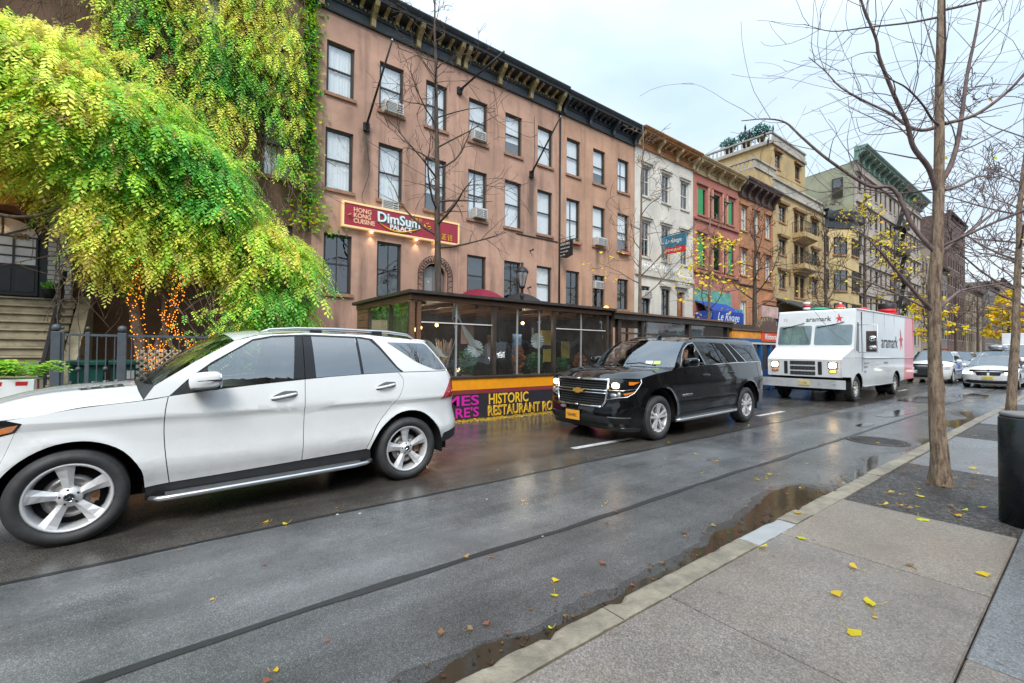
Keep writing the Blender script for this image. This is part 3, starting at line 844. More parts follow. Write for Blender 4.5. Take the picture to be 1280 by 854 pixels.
def sky():
 w = bpy.data.worlds.new('World'); SC.world = w; w.use_nodes = True
 nt = w.node_tree; nt.nodes.clear(); N = NT(nt)
 out = N.n('ShaderNodeOutputWorld'); bg = N.n('ShaderNodeBackground'); bg.inputs['Strength'].default_value = .1
 st = N.n('ShaderNodeTexSky', sky_type='NISHITA'); st.sun_disc = False; st.sun_elevation = R(42); st.sun_rotation = R(205)
 st.air_density = 1.0; st.dust_density = 2.5; st.ozone_density = 1.0
 v = N.n('ShaderNodeTexCoord').outputs['Generated']
 n1 = N.noise(N.mapping(v, (1.2, 1.2, 3.0)), 1.6, 6, .55, .3)
 cl = N.ramp(n1, [(.3, (4.2, 5.5, 6.8)), (.70, (6.3, 7.05, 7.6))])
 cov = N.ramp(N.noise(N.mapping(v, (1, 1, 2.4), (3, 1, 0)), 1.1, 4), [(.25, .80), (.6, .97)])
 sp = N.n('ShaderNodeSeparateXYZ'); N.l(v, sp.inputs[0])
 zen = N.ramp(sp.outputs[2], [(.0, .86), (.5, .95), (.68, 1.3), (1.0, 1.8)])      # overcast: the zenith is far brighter than the skyline
 zm = N.mix(1.0, N.mix(cov, st.outputs['Color'], cl), zen, 'MULTIPLY'); zm.node.clamp_result = False
 N.l(zm, bg.inputs['Color']); N.l(bg.outputs[0], out.inputs['Surface'])
 L = bpy.data.lights.new('sun', 'SUN'); L.energy = 1.5; L.angle = R(24); L.color = (1, .96, .9)
 o = bpy.data.objects.new('sun', L); link(o)
 el, az = R(48), R(-128)      # from behind the camera, a little to its left
 d = Vector((math.cos(el) * math.cos(az), math.cos(el) * math.sin(az), math.sin(el)))
 o.rotation_euler = d.to_track_quat('Z', 'Y').to_euler(); o.location = d * 60
 vs = SC.view_settings; vs.view_transform = 'Standard'; vs.look = 'None'; vs.exposure = EXPOSURE; vs.gamma = 1; vs.use_curve_mapping = False
 c = SC.cycles; c.max_bounces = 7; c.transparent_max_bounces = 24; c.diffuse_bounces = 3; c.glossy_bounces = 4; c.caustics_reflective = False; c.caustics_refractive = False
 c.use_denoising = True
EXPOSURE = .9
def asphalt(name, base, wet_lo, wet_hi, patch=1.0, tint=(1, 1, 1)):
 m, nt, b = newmat(name); N = NT(nt); v = N.obj()
 agg = N.noise(v, 95, 3, .7); big = N.noise(v, .35, 5, .6); mid = N.noise(v, 1.7, 5, .65)
 vor = N.n('ShaderNodeTexVoronoi'); vor.inputs['Scale'].default_value = 210; N.l(v, vor.inputs['Vector'])
 c0 = tuple(base * t for t in tint)
 stone = N.ramp(vor.outputs['Color'], [(.12, tuple(q * .6 for q in c0)), (.6, c0), (.97, tuple(min(1, q * 2.1) for q in c0))])
 pt = N.ramp(mid, [(.32, .7), (.7, 1.25)])
 c = N.mix(1.0, stone, pt, 'MULTIPLY')
 ln = N.ramp(N.noise(N.mapping(v, (.12, 1.6, 1)), 1.5, 5, .6), [(.33, .66), (.7, 1.15)])
 c = N.mix(1.0, c, ln, 'MULTIPLY')
 N.l(c, b.inputs['Base Color'])
 wet = N.ramp(N.math('ADD', N.math('MULTIPLY', big, .6), N.math('MULTIPLY', N.noise(N.mapping(v, (.25, 1, 1)), .9, 5, .65), .5)), [(.42, wet_lo), (.66, wet_hi)])
 N.l(wet, b.inputs['Roughness'])
 bs = N.bump(agg, .28, .004)
 bs = N.bump(mid, .06, .02, bs)
 N.l(bs, b.inputs['Normal'])
 b.inputs['Specular IOR Level'].default_value = .6
 return m
def strip(name, xs, y0f, y1f, z, m, kd='structure', parent=None):
 q = MB(); vs = []; fs = []
 for x in xs:
  vs += [(x, y0f(x), z), (x, y1f(x), z)]
 for i in range(len(xs) - 1): fs.append((2 * i, 2 * i + 2, 2 * i + 3, 2 * i + 1))
 q.add(vs, fs, False)
 o = q.build(name, m, parent, fix=False)
 if kd: kind(o, kd)
 return o
KERB_Y = 1.72
def ground():
 near_m = asphalt('asphalt_near_lane', .098, .06, .34); mid_m = asphalt('asphalt_middle_lane', .128, .09, .40); far_m = asphalt('asphalt_far_lane', .085, .07, .28, tint=(1.0, .9, .8))
 MT['asphalt'] = near_m
 gm = mat('dark_earth', (.06, .055, .05), .9, 0, .2)
 q = MB(); q.quad((-900, -900, -.3), (1500, -900, -.3), (1500, 1200, -.3), (-900, 1200, -.3)); kind(q.build('ground', gm), 'structure')
 W = lambda a, s: (lambda x: a + .035 * noise.noise((x * .45, s, 0)) + .015 * noise.noise((x * 2.3, s, 3)))
 s1, s2 = W(2.90, 1), W(4.42, 5)
 xs = [-30 + .25 * i for i in range(320)] + [50 + 4 * i for i in range(60)]
 q = MB(); vs = []; fs = []
 ys = [lambda x: KERB_Y - .02, s1, s2, lambda x: 12.02]
 for x in xs: vs += [(x, f(x), 0) for f in ys]
 for i in range(len(xs) - 1):
  for j in range(3):
   fs.append((4 * i + j, 4 * i + 4 + j, 4 * i + 5 + j, 4 * i + 1 + j))
 q.add(vs, fs)
 q.mi = [j for i in range(len(xs) - 1) for j in (0, 1, 2)]
 kind(q.build('road', [near_m, mid_m, far_m], fix=False), 'structure')
 tar = mat('tar_seam', (.022, .022, .022), .4, 0, .2, 8, bump=.3, bscale=30)
 sx = [x for x in xs if -8 < x < 60]
 wd = lambda x, k, w: max(.006, w * (1 + .7 * noise.noise((x * 1.3, k, 7)) + .5 * noise.noise((x * 6, k, 9))))
 strip('tar_seam', sx, lambda x: s1(x) - wd(x, 1, .03), lambda x: s1(x) + wd(x, 2, .03), .004, tar)
 strip('tar_seam', sx, lambda x: s2(x) - wd(x, 3, .022), lambda x: s2(x) + wd(x, 4, .022), .004, tar)
 lm = mat('worn_white_road_paint', (.62, .62, .6), .4, 0, .12, 20, dirt=.75, dcol=(.12, .115, .11), dscale=14)
 for i, x in enumerate((-8.0, -.6 - 2, 5.2, 11.6, 17.9, 24.2, 30.5, 37, 43.3)):
  strip('lane_dash', [x, x + 1.5], lambda x: 5.1, lambda x: 5.22, .0045, lm)
 km = mat('kerb_concrete', (.25, .215, .16), .5, 0, .3, 9, .6, 60, dirt=.8, dcol=(.10, .09, .07), dscale=5)
 km2 = mat('pale_kerb_stone', (.33, .34, .34), .45, 0, .1, 8, .3, 80, dirt=.3, dcol=(.3, .29, .27), dscale=5)
 q = MB(); q.cur = 0
 cuts = [-8, -5, -2.1, .2, 1.95, 3.5, 4.18, 4.55, 6.6, 8.6, 10.6, 12.6, 15, 17.5, 20, 24, 28, 34, 42, 60, 90, 150]
 prof = [(KERB_Y, -.2), (KERB_Y, .06), (KERB_Y - .003, .125), (KERB_Y - .012, .143), (KERB_Y - .03, .15), (KERB_Y - .08, .151), (KERB_Y - .13, .151), (KERB_Y - .168, .15), (KERB_Y - .17, -.2)]
 for a, b in zip(cuts, cuts[1:]):
  q.cur = 1 if abs(a - 3.5) < .01 else 0
  j = rnd.uniform(-.006, .006); k = rnd.uniform(-.004, .004); n = int((b - a) / .05) if b < 16 else 6; n = max(4, n); vs = []; m = len(prof)
  for i in range(n + 1):
   x = a + .005 + (b - a - .01) * i / n
   for t, (y, z) in enumerate(prof):
    e = .004 * noise.noise((x * 3, t * .8, 1)) + .003 * noise.noise((x * 14, t * 2.1, 2))
    ch = max(0, noise.noise((x * 5.5, 7, 7)) - .33) * .06 if 2 <= t <= 4 else 0
    vs.append((x, y + j + (e if 0 < t < 8 else 0) - ch, z + k + (e if 1 < t < 8 else 0) - ch * .8))
  q.add(vs, [(i * m + t, (i + 1) * m + t, (i + 1) * m + t + 1, i * m + t + 1) for i in range(n) for t in range(m - 1)] + [tuple(range(m)), tuple(n * m + t for t in reversed(range(m)))], False)
 kind(q.build('kerb', [km, km2]), 'structure')
 q = MB(); q.box(-30, 200, 12.0, 12.17, -.2, .15); kind(q.build('far_kerb', km, bevel=.02), 'structure')
 def slab_mat(name, col, wl, wh, d=.3, vs=150, bp=.45):
  m, nt, b = newmat(name); N = NT(nt); v = N.obj()
  fine = N.noise(v, 60, 4, .75); mid = N.noise(v, 2.2, 6, .65); big = N.noise(v, .6, 4)
  vor = N.n('ShaderNodeTexVoronoi'); vor.inputs['Scale'].default_value = vs; N.l(v, vor.inputs['Vector'])
  c = N.ramp(vor.outputs['Color'], [(.1, tuple(q * .35 for q in col)), (.55, col), (.97, tuple(min(1, q * 3.4) for q in col))]) if vs < 100 else N.ramp(vor.outputs['Color'], [(.1, tuple(q * .62 for q in col)), (.55, col), (.97, tuple(min(1, q * 1.7) for q in col))])
  c = N.mix(1.0, c, N.ramp(mid, [(.3, .72), (.72, 1.15)]), 'MULTIPLY')
  c = N.mix(N.ramp(N.noise(v, 1.1, 6, .7), [(.5, 0.0), (.78, d)]), c, tuple(q * .4 for q in col))
  c = N.mix(N.ramp(N.noise(v, .75, 6, .7, .4), [(.42, 0.0), (.72, .55)]), c, (col[0] * .85, col[1] * .66, col[2] * .5))
  gum = N.n('ShaderNodeTexVoronoi'); gum.inputs['Scale'].default_value = 3.2; N.l(v, gum.inputs['Vector'])
  c = N.mix(N.ramp(gum.outputs['Distance'], [(.045, .55), (.06, 0.0)]), c, tuple(q * .3 for q in col))
  N.l(c, b.inputs['Base Color'])
  N.l(N.ramp(N.math('ADD', N.math('MULTIPLY', big, .6), N.math('MULTIPLY', mid, .4)), [(.4, wl), (.62, wh)]), b.inputs['Roughness'])
  N.l(N.bump(mid, .08, .02, N.bump(vor.outputs['Distance'] if vs < 100 else fine, bp, .006 if vs > 100 else .02)), b.inputs['Normal'])
  return m
 sm = slab_mat('wet_sidewalk_concrete', (.205, .178, .155), .22, .5); sp = slab_mat('tan_concrete_patch', (.225, .192, .158), .32, .6, .35); sb = slab_mat('bluish_wet_slab', (.18, .185, .19), .16, .4)
 jm = mat('joint_dirt', (.02, .019, .017), .8, 0, .2)
 MT['slab'] = sm
 q = MB(); q.box(-30, 160, -14, KERB_Y - .165, -.25, .118); kind(q.build('sidewalk_bed', jm), 'structure')
 q = MB()
 yk = KERB_Y - .178
 def slab(x0, x1, y0, y1, mi, zt=.15):
  q.cur = mi; t = rnd.uniform(-.003, .003)
  q.box(x0 + .0035, x1 - .0035, y0 + .0035, y1 - .0035, .02, zt + t)
 row = [-8, -5.2, -3.4, -1.1, .55, 2.35, 3.86]
 for a, b in zip(row, row[1:]): slab(a, b, .40, yk, 0)
 slab(3.86, 5.24, .40, yk, 1, .156)
 slab(7.72, 10.85, .40, yk, 2); slab(13.35, 17, .4, yk, 2)
 for a, b in ((19.4, 24), (26.4, 31), (33.4, 60)): slab(a, b, .4, yk, 2)
 row = [-8, -6.1, -4.2, -2.3, -.4, 1.5, 3.0, 4.3, 6.2, 8.2, 10.2, 12.2, 14.2, 16.2, 18.5, 21, 24, 28, 34, 60]
 for j, (y0, y1) in enumerate(((-1.35, .40), (-3.1, -1.35), (-4.9, -3.1), (-9, -4.9))):
  for a, b in zip(row, row[1:]): slab(a, b, y0, y1, 2 if a > 4 else (0 if rnd.random() < .75 else 2))
 kind(q.build('sidewalk', [sm, sp, sb], bevel=.007, bseg=1), 'structure')
 pm = slab_mat('tree_pit_gravel', (.05, .045, .042), .3, .6, .3, 48, 1.0)
 for a, b in ((5.24, 7.72), (10.85, 13.35), (17, 19.4), (24, 26.4), (31, 33.4)):
  q = MB()
  q.grid(lambda u, v: Vector((a + (b - a) * u, .40 + (yk - .40) * v, .138 + .03 * noise.noise((a + u * 5, v * 3, 1)) * math.sin(PI * u) * math.sin(PI * v) + .012 * math.sin(PI * u) * math.sin(PI * v))), 24, 14)
  kind(q.build('tree_pit', pm, fix=False), 'structure')
 q = MB(); q.box(-30, 160, 12.17, 17.5, -.25, .15); kind(q.build('far_sidewalk', sm), 'structure')
 wm, nt, b = newmat('puddle_water'); b.inputs['Base Color'].default_value = (.035, .027, .018, 1); b.inputs['Roughness'].default_value = .07; b.inputs['Specular IOR Level'].default_value = .45
 N = NT(nt); N.l(N.bump(N.noise(N.obj(), 14, 3), .06, .01), b.inputs['Normal'])
 dm = asphalt('soaked_asphalt', .062, .05, .22)
 def puddle(x0, x1, tab, seed, e=.02):
  f = lerp_tab(tab); n = int((x1 - x0) / .02); xs = [x0 + (x1 - x0) * i / n for i in range(n + 1)]
  strip('wet_margin', xs, lambda x: KERB_Y + .003, lambda x: KERB_Y + .03 + max(0.0, f(x) * 1.12 + .03 + e * 5 * noise.noise((x * 2.1, seed, 4)) + e * 2 * noise.noise((x * 9, seed, 2))), .0035, dm)
  strip('puddle', xs, lambda x: KERB_Y + .004, lambda x: KERB_Y + .01 + max(0.0, f(x) * (1 + .45 * noise.noise((x * 1.9, seed, 8)) * (x < 4.2)) + e * 2.2 * noise.noise((x * 3.1, seed, 0)) + e * 1.2 * noise.noise((x * 11, seed, 0)) + e * .8 * noise.noise((x * 31, seed, 0))), .006, wm)
 puddle(-2, 6.4, [(-2, .15), (-.5, .26), (.8, .25), (1.9, .17), (2.8, .16), (3.6, .27), (4.8, .42), (5.7, .52), (6.15, .36), (6.4, .0)], 1.3)
 puddle(6.5, 11.4, [(6.5, 0), (7.0, .22), (7.8, .30), (8.6, .42), (9.3, .20), (10.2, .12), (11, .25), (11.4, 0)], 4.7)
 puddle(13, 19, [(13, 0), (14.3, .5), (15.5, .25), (17, .6), (19, 0)], 9.7)
 q = MB()
 for cx, cy_, rx, ry, sd in ((15.2, 3.3, 1.2, .22, 3), (20.5, 3.9, 1.6, .3, 8), (12.2, 3.15, .5, .1, 5), (24, 2.9, 1.5, .4, 2)):
  n = 40; pts = []
  for k in range(n):
   a = 2 * PI * k / n; r_ = 1 + .45 * noise.noise((math.cos(a) * 1.4, math.sin(a) * 1.4, sd))
   pts.append((cx + rx * r_ * math.cos(a), cy_ + ry * r_ * math.sin(a), .0062))
  q = MB(); q.add(pts, [tuple(range(n))]); kind(q.build('puddle', wm, fix=False), 'structure')
 mh = thing('manhole_cover', 'round rusty iron manhole cover in the wet road beside the kerb', 'manhole', (10.15, 2.45, .003))
 im = mat('worn_iron', (.07, .06, .055), .45, .5, .25, 9, .2, 60)
 q = MB(); q.lathe([(.46, .0), (.46, .006), (.40, .006), (.40, .0)], 40); q.build('ring', im, mh)
 q = MB(); q.lathe([(.001, .006), (.39, .006), (.39, 0)], 40)
 for i in range(-6, 7):
  for j in range(-6, 7):
   if (i * i + j * j) < 38 and (i + j) % 2 == 0: q.obox((i * .058, j * .058, .009), (.045, .02, .008), Matrix.Rotation(R(45), 3, 'Z'))
 q.build('lid', im, mh)
 gp = thing('utility_cover', 'dark square utility plate in the road ahead of the white sedan', 'utility cover', (19.8, 3.3, .003))
 q = MB(); q.box(-.6, .6, -.35, .35, 0, .006); q.build('plate', im, gp)
camera(); sky(); ground()
MT['mesh_grey'] = mat('dark_grille_mesh', (.10, .10, .105), .35, .5, 0)
def bowtie(parent, M, w, m):
 h_ = w * .36; k = w * .10
 poly = [(-w / 2 + k * .4, -h_ * .28), (-w * .17 - k * .2, -h_ * .28), (-w * .17 - k, -h_ / 2), (w * .17 - k * .2, -h_ / 2), (w * .17 + k * .1, -h_ * .28), (w / 2 - k, -h_ * .28), (w / 2 - k * .4 + k * .8, h_ * .28), (w * .17 + k * .4, h_ * .28), (w * .17 + k, h_ / 2), (-w * .17 + k * .2, h_ / 2), (-w * .17 - k * .1, h_ * .28), (-w / 2 + k, h_ * .28)]
 q = MB(); q.prism(poly, 0, .012, 'xy')
 o = q.build('emblem', m, parent); o.matrix_local = M
 return o
def black_suv():
 a = math.atan2(4.824 - 4.751, 10.194 - 6.904); tw = .975
 root = thing('suv', 'long black SUV with lit headlamps and driver at the open window', 'car', (0, 0, 0), a)
 root.location = (6.904 - math.sin(a) * tw, 4.751 + math.cos(a) * tw, 0)
 P = MT['black_paint']
 fx, rx = .05, 3.47
 B = Body([(-1.02, 0), (-1.005, .35), (-.95, .66), (-.86, .84), (-.66, .95), (-.3, .995), (.5, 1.005), (1.7, 1.01), (3.2, 1.008), (4.1, .985), (4.42, .92), (4.57, .76), (4.62, .4), (4.63, 0)],
    [(.2, .06), (.35, .03), (.5, .012), (.62, .0), (.8, .002), (.95, .0), (1.03, .004), (1.1, .014), (1.2, .03), (1.34, .055), (1.5, .105), (1.7, .18), (1.8, .235), (1.88, .31)],
    [(.2, .14), (.3, .06), (.45, .0), (.62, .02), (.7, .045), (.9, .05), (1.08, .075), (1.16, .16)],
    [(.3, .08), (.5, .0), (.62, .01), (.9, .05), (1.2, .06), (1.34, .09), (1.6, .22), (1.8, .36), (1.88, .45)])
 B.extra = lambda x, z: sum(.02 * math.exp(-((math.hypot(x - xc, z - .4) - .51) / .06) ** 2) for xc in (fx, rx))
 S = B.sx
 near = []; g = .0035
 def pan(name, poly, m=P, out=0, gap=g, res=.06, parent=root, rim=.014):
  q = B.S(poly)
  if gap: q = offset_poly(q, gap)
  o = panel(name, q, B.fn(out), m, parent, res, rim)
  if parent == root: near.append(o)
  return o
 af = spl([(.53, .39), (.52, .6), (.40, .82), (.24, .905), (.05, .93), (-.15, .90), (-.31, .80), (-.42, .6), (-.45, .40)], 3)
 ar = spl([(2.93, .42), (2.97, .6), (3.10, .78), (3.26, .89), (3.48, .935), (3.71, .89), (3.86, .78), (3.97, .6), (3.98, .40)], 3)
 dl = spl([(.545, 1.238), (.55, .98), (.585, .75), (.645, .52), (.66, .41)], 3)
 bl = [(1.73, 1.312), (1.80, 1.12), (1.80, .45)]
 rl = spl([(2.93, 1.344), (2.965, 1.18), (2.955, 1.0), (2.93, .70), (2.90, .455)], 3)
 seam = spl([(-.50, 1.105), (-.08, 1.178), (.41, 1.222), (.545, 1.238)], 4)
 pan('fender', seam + dl[1:] + [(.6, .395)] + af + [(-.56, .62), (-.66, .86), (-.50, 1.02)])
 d1 = pan('front_door', dl[::-1] + [(.72, 1.268), (1.2, 1.29)] + bl + [(1.2, .425)])
 d2 = pan('rear_door', bl[::-1] + [(2.43, 1.338)] + rl)
 quarter = B.S(rl) + B.S(ar) + [(S(4.3), .42), (B.sy(.6, True), .45), (B.sy(.6, True), 1.0), (B.sy(.66, True), 1.35), (S(4.42), 1.352), (S(3.6), 1.345)]
 near.append(panel('quarter_panel', offset_poly(quarter, g), B.fn(0), P, root, .06, .014))
 up = [(.41, 1.225), (.52, 1.28), (.80, 1.52), (1.12, 1.755), (1.35, 1.81), (1.8, 1.845), (2.9, 1.855), (4.0, 1.852), (4.30, 1.825), (4.47, 1.356), (3.0, 1.347), (2.67, 1.352), (2.32, 1.756), (2.29, 1.765), (1.45, 1.762), (1.22, 1.732), (1.0, 1.635), (.85, 1.485), (.72, 1.285), (.56, 1.242)]
 pan('roof_side', up, gap=.001, res=.08)
 pan('rear_side_backing', [(2.66, 1.348), (2.30, 1.762), (4.12, 1.735), (4.48, 1.36)], MT['dark_void'], .0015, 0, rim=.004)
 pan('belt_strip', [(.72, 1.278), (1.74, 1.322), (2.93, 1.352), (4.44, 1.368), (4.45, 1.352), (2.93, 1.338), (1.74, 1.307), (.72, 1.262)], MT['chrome'], .004, 0, .1, rim=.006)
 pan('pillar_trim', [(1.665, 1.31), (1.47, 1.757), (1.68, 1.762), (1.83, 1.322)], MT['black_gloss'], -.002, 0, rim=.012)
 w1 = pan('front_window', [(.80, 1.285), (.84, 1.335), (1.62, 1.365), (1.64, 1.31)], MT['glass_sub'], -.008, 0, .1, d1, 0)
 pan('window_frame', [(.70, 1.27), (.85, 1.485), (1.0, 1.635), (1.22, 1.732), (1.45, 1.762), (1.66, 1.312), (1.635, 1.312), (1.435, 1.745), (1.23, 1.715), (1.02, 1.622), (.875, 1.48), (.745, 1.285)], MT['alu'], .001, 0, rim=.01)
 pan('rear_window', [(1.845, 1.325), (1.69, 1.758), (2.285, 1.76), (2.64, 1.345)], MT['glass_sub'], -.008, 0, .1, d2, 0)
 pan('window_divider', [(2.36, 1.34), (2.19, 1.76), (2.21, 1.76), (2.385, 1.34)], MT['black_trim'], .001, 0, rim=.008)
 pan('chrome_strip', [(3.02, 1.35), (2.66, 1.758), (2.69, 1.758), (3.055, 1.35)], MT['chrome'], .006, 0, rim=.006)
 pan('chrome_strip', [(3.44, 1.358), (2.90, 1.762), (2.93, 1.762), (3.475, 1.358)], MT['chrome'], .006, 0, rim=.006)
 pan('cargo_window', rounded([(3.50, 1.362), (2.99, 1.755), (4.10, 1.725), (4.43, 1.37)], [.02, .03, .06, .03]), MT['glass_sub'], .004, 0, .1, rim=.006)
 pan('sill', [(.53, .39), (1.2, .42), (2.93, .45), (2.95, .33), (1.6, .28), (.56, .26)], MT['black_trim'], -.02, 0, .08)
 door_handle(d1, B, 1.47, 1.115, 1.74, 1.118, 'black_paint'); door_handle(d2, B, 2.54, 1.15, 2.83, 1.155, 'black_paint')
 q = MB(); q.tube([(.52, -.99, .315), (.62, -1.05, .32), (1.6, -1.06, .33), (2.75, -1.05, .345), (2.88, -.99, .35)], .03, 8)
 q.add([(.6, -1.07, .348), (2.8, -1.07, .372), (2.8, -.95, .375), (.6, -.95, .35)], [(0, 1, 2, 3)])
 near.append(q.build('running_board', MT['alu'], root))
 q = MB(); q.tube([(1.5, -.70, 1.845), (1.7, -.69, 1.88), (2.6, -.685, 1.893), (3.7, -.68, 1.89), (3.9, -.68, 1.86)], [.01, .015, .016, .015, .01], 8)
 near.append(q.build('roof_rail', MT['black_gloss'], root))
 near.append(mirror_part(root, (.80, -1.15, 1.375), (.14, .10, .085), (.70, -.94, 1.28), 'black_paint', False))
 near.append(panel('tail_light', [(S(4.46), .95), (S(4.40), 1.33), (B.sy(.7, True), 1.33), (B.sy(.72, True), .95)], B.fn(.008), MT['red_lens'], root, .05, .012))
 near.append(panel('reflector', [(S(4.16), .72), (S(4.16), .77), (S(4.23), .77), (S(4.23), .72)], B.fn(.004), MT['red_lens'], root, .05, .006))
 c0 = B.at(S(.72), .735, .004); c1 = B.at(S(1.16), .748, .004)
 text('door_lettering', 'SUBURBAN', MT['chrome'], d1, frame_m(c0, c1 - c0, (0, 0, 1)), .062, 1.0, .004, space=1.25)
 yt = lambda y: B.sy(y)
 hl = [(yt(.60), .745), (yt(.64), 1.075)] + B.S([(-.50, 1.10), (-.505, 1.035), (-.66, .87)]) + [(yt(.90), .80)]
 hh = panel('headlight', rounded(hl, .03, 3), B.fn(-.028), MT['black_gloss'], root, .05, .02); near.append(hh)
 near.append(panel('headlight_lens', rounded(hl, .03, 3), B.fn(.0), MT['lamp_lens'], root, .05, .004))
 def lamp(y, z, r, m, name='lamp'):
  c = B.at(yt(y), z, -.02)
  q = sup(c, r, .8, 14, 8)
  return q.build(name, MT[m], hh)
 lamp(.735, .985, (.03, .075, .05), 'lamp_on'); lamp(.70, .815, (.03, .075, .04), 'alu'); lamp(.81, .83, (.03, .035, .05), 'alu')
 q = MB(); pts = [B.at(yt(y), .905, .003) for y in (.62, .7, .78, .85)] + [B.at(S(-.62), .93, .003)]
 q.tube(pts, .008, 6); q.build('light_strip', MT['chrome'], hh)
 am = B.S([(-.54, 1.05), (-.68, 1.0)]) + [(yt(.915), 1.0), (yt(.915), 1.055)]
 near.append(panel('turn_signal', am, B.fn(.004), MT['amber'], root, .05, .004))
 q = MB(); q.tube([B.at(yt(y), z, .004) for y, z in ((.585, .74), (.7, .765), (.8, .785), (.9, .80))] + [B.at(S(-.66), .865, .004), B.at(S(-.58), .95, .004), B.at(S(-.505), 1.035, .004), B.at(S(-.50), 1.10, .004)], .008, 6); q.build('lamp_trim', MT['alu'], hh)
 am = B.S([(-.60, .90), (-.66, .875)]) + [(yt(.88), .825), (yt(.86), .86)]
 near.append(panel('side_marker', am, B.fn(.004), MT['amber'], root, .05, .004))
 outer = [(0, .60), (yt(.5), .615), (yt(.575), .70), (yt(.62), 1.08), (0, 1.085)]
 go = panel('grille', outer, B.fn(-.04), MT['dark_void'], root, .08, .02, mirror=True)
 ring = outer
 q = MB()
 def both(pts, r):
  q.tube(pts, r, 6); q.tube([Vector((p.x, -p.y, p.z)) for p in pts], r, 6)
 for z, ye in ((1.075, .615), (.895, .585), (.845, .575), (.615, .50)):
  both([B.at(yt(ye * k / 8) if k else 0, z, .008) for k in range(9)], .02 if z in (1.075, .615) else .013)
 both([B.at(yt(y), z, .006) for y, z in ((.50, .615), (.565, .70), (.59, .85), (.615, 1.075))], .022)
 q.build('grille_frame', MT['chrome'], go)
 q = MB()
 for z in [.66 + .042 * i for i in range(5)] + [.935 + .042 * i for i in range(4)]:
  n = 30; ye = .55 + .06 * (z - .66)
  both([B.at(yt(ye * k / n) if k else 0, z + .009 * (1 if k % 2 else -1), -.012) for k in range(n + 1)], .0045)
 q.build('grille_mesh', MT['mesh_grey'], go)
 bowtie(go, frame_m((-1.03 + .055 - .04 + .0, 0, .87), (0, -1, 0), (0, 0, 1)), .26, mat('gold_emblem', (.8, .42, .08), .3, .6, .1, 30))
 bump = [(0, .27), (yt(.7), .27)] + B.S([(-.55, .27), (-.46, .30), (-.46, .40), (-.43, .6), (-.57, .62), (-.665, .855)]) + [(yt(.90), .785), (yt(.60), .735), (yt(.585), .66), (yt(.5), .60), (0, .585)]
 bo = panel('front_bumper', offset_poly(bump, .002), B.fn(0), P, root, .055, .02, mirror=True)
 lipm = MT['black_trim']
 panel('air_dam', [(0, .23), (yt(.7), .22)] + B.S([(-.5, .2), (-.47, .265)]) + [(yt(.7), .275), (0, .30)], B.fn(.003), lipm, root, .07, .01, mirror=True)
 panel('bumper_intake', [(0, .335), (yt(.86), .345), (yt(.86), .445), (yt(.5), .455), (0, .45)], B.fn(.003), lipm, root, .07, .006, mirror=True)
 near.append(panel('fog_recess', rounded([(yt(.66), .35), (yt(.92), .36), (yt(.91), .44), (yt(.64), .445)], .02), B.fn(.006), MT['dark_void'], root, .06, .004))
 near.append(panel('fog_trim', [(yt(.62), .45), (yt(.93), .448), (yt(.93), .456), (yt(.62), .460)], B.fn(.009), MT['alu'], root, .06, .006))
 pl = MB(); pl.box(-.006, .006, -.165, .165, -.085, .085)
 c = B.at(0, .42, .02)
 po = pl.build('number_plate', MT['plate_y'], root, loc=(c.x - .012, .10, .425), bevel=.004)
 text('plate_lettering', 'T641095C', MT['ink'], po, frame_m((-.0075, .125, -.03), (0, -1, 0), (0, 0, 1)), .075, .72, .002, bold=.001)
 pf = MB(); pf.box(-.004, .008, -.175, .175, .086, .105); pf.build('plate_frame', MT['black_trim'], po)
 bowtie(root, frame_m((c.x - .02 + .015, .33, .565), (0, -1, 0), (0, 0, 1)), .15, MT['alu'])
 sm = [B.at(S(x), z) for x, z in [(-.50, 1.107), (-.3, 1.145), (-.08, 1.18), (.2, 1.206), (.41, 1.224)]]
 H = hood_fn([tuple(p) for p in sm], [(-.955, 0, 1.10), (-.7, 0, 1.205), (-.4, 0, 1.25), (-.1, 0, 1.268), (.18, 0, 1.28)], 3.2, 2.6)
 def H2(u, t):
  p = H(u, t); k = abs(t)
  p.z += .018 * (1 / (1 + math.exp(-(k - .55) * 40)) - 1 / (1 + math.exp(-(k - .86) * 40))) * min(1, u * 4)
  return p
 ho = sheet('hood', H2, 'black_paint', root, 30, 48)
 q = MB()
 for i in range(24):
  t0, t1 = -.78 + 1.56 * i / 24, -.78 + 1.56 * (i + 1) / 24
  q.quad(H(0, t0), H(0, t1), H(0, t1) + Vector((.0, 0, -.03)), H(0, t0) + Vector((.0, 0, -.03)), True)
 q.build('hood_lip', MT['chrome'], ho)
 e0 = B.at(S(.53), 1.285); e1 = B.at(S(1.13), 1.758)
 def WS(u, t):
  a_ = Vector((.24 + (e0.x - .24) * abs(t) ** 2.4, abs(e0.y) * t, 1.275 + (e0.z - 1.275) * t * t)); b_ = Vector((.98 + (e1.x - .98) * abs(t) ** 2.4, abs(e1.y) * t, 1.80 + (e1.z - 1.80) * abs(t) ** 2.4))
  p = a_.lerp(b_, u); p.z += .03 * math.sin(PI * u); p.x -= .02 * math.sin(PI * u)
  return p
 sheet('windscreen', WS, 'glass_front', root, 14, 22)
 q = MB()
 for i in range(20):
  t0, t1 = -1 + i / 10, -1 + (i + 1) / 10
  q.quad(H(1, t0) - Vector((0, 0, .006)), H(1, t1) - Vector((0, 0, .006)), WS(0, t1), WS(0, t0), True)
 q.build('cowl', MT['black_trim'], root)
 for t0, t1 in ((-.1, -.72), (.65, .02)):
  q = MB(); q.tube([WS(.03, t0) + Vector((-.02, 0, .03)), WS(.05, (t0 + t1) / 2) + Vector((-.03, 0, .045)), WS(.0, t1) + Vector((-.03, 0, .03))], .011, 6); q.build('wiper', MT['black_trim'], root)
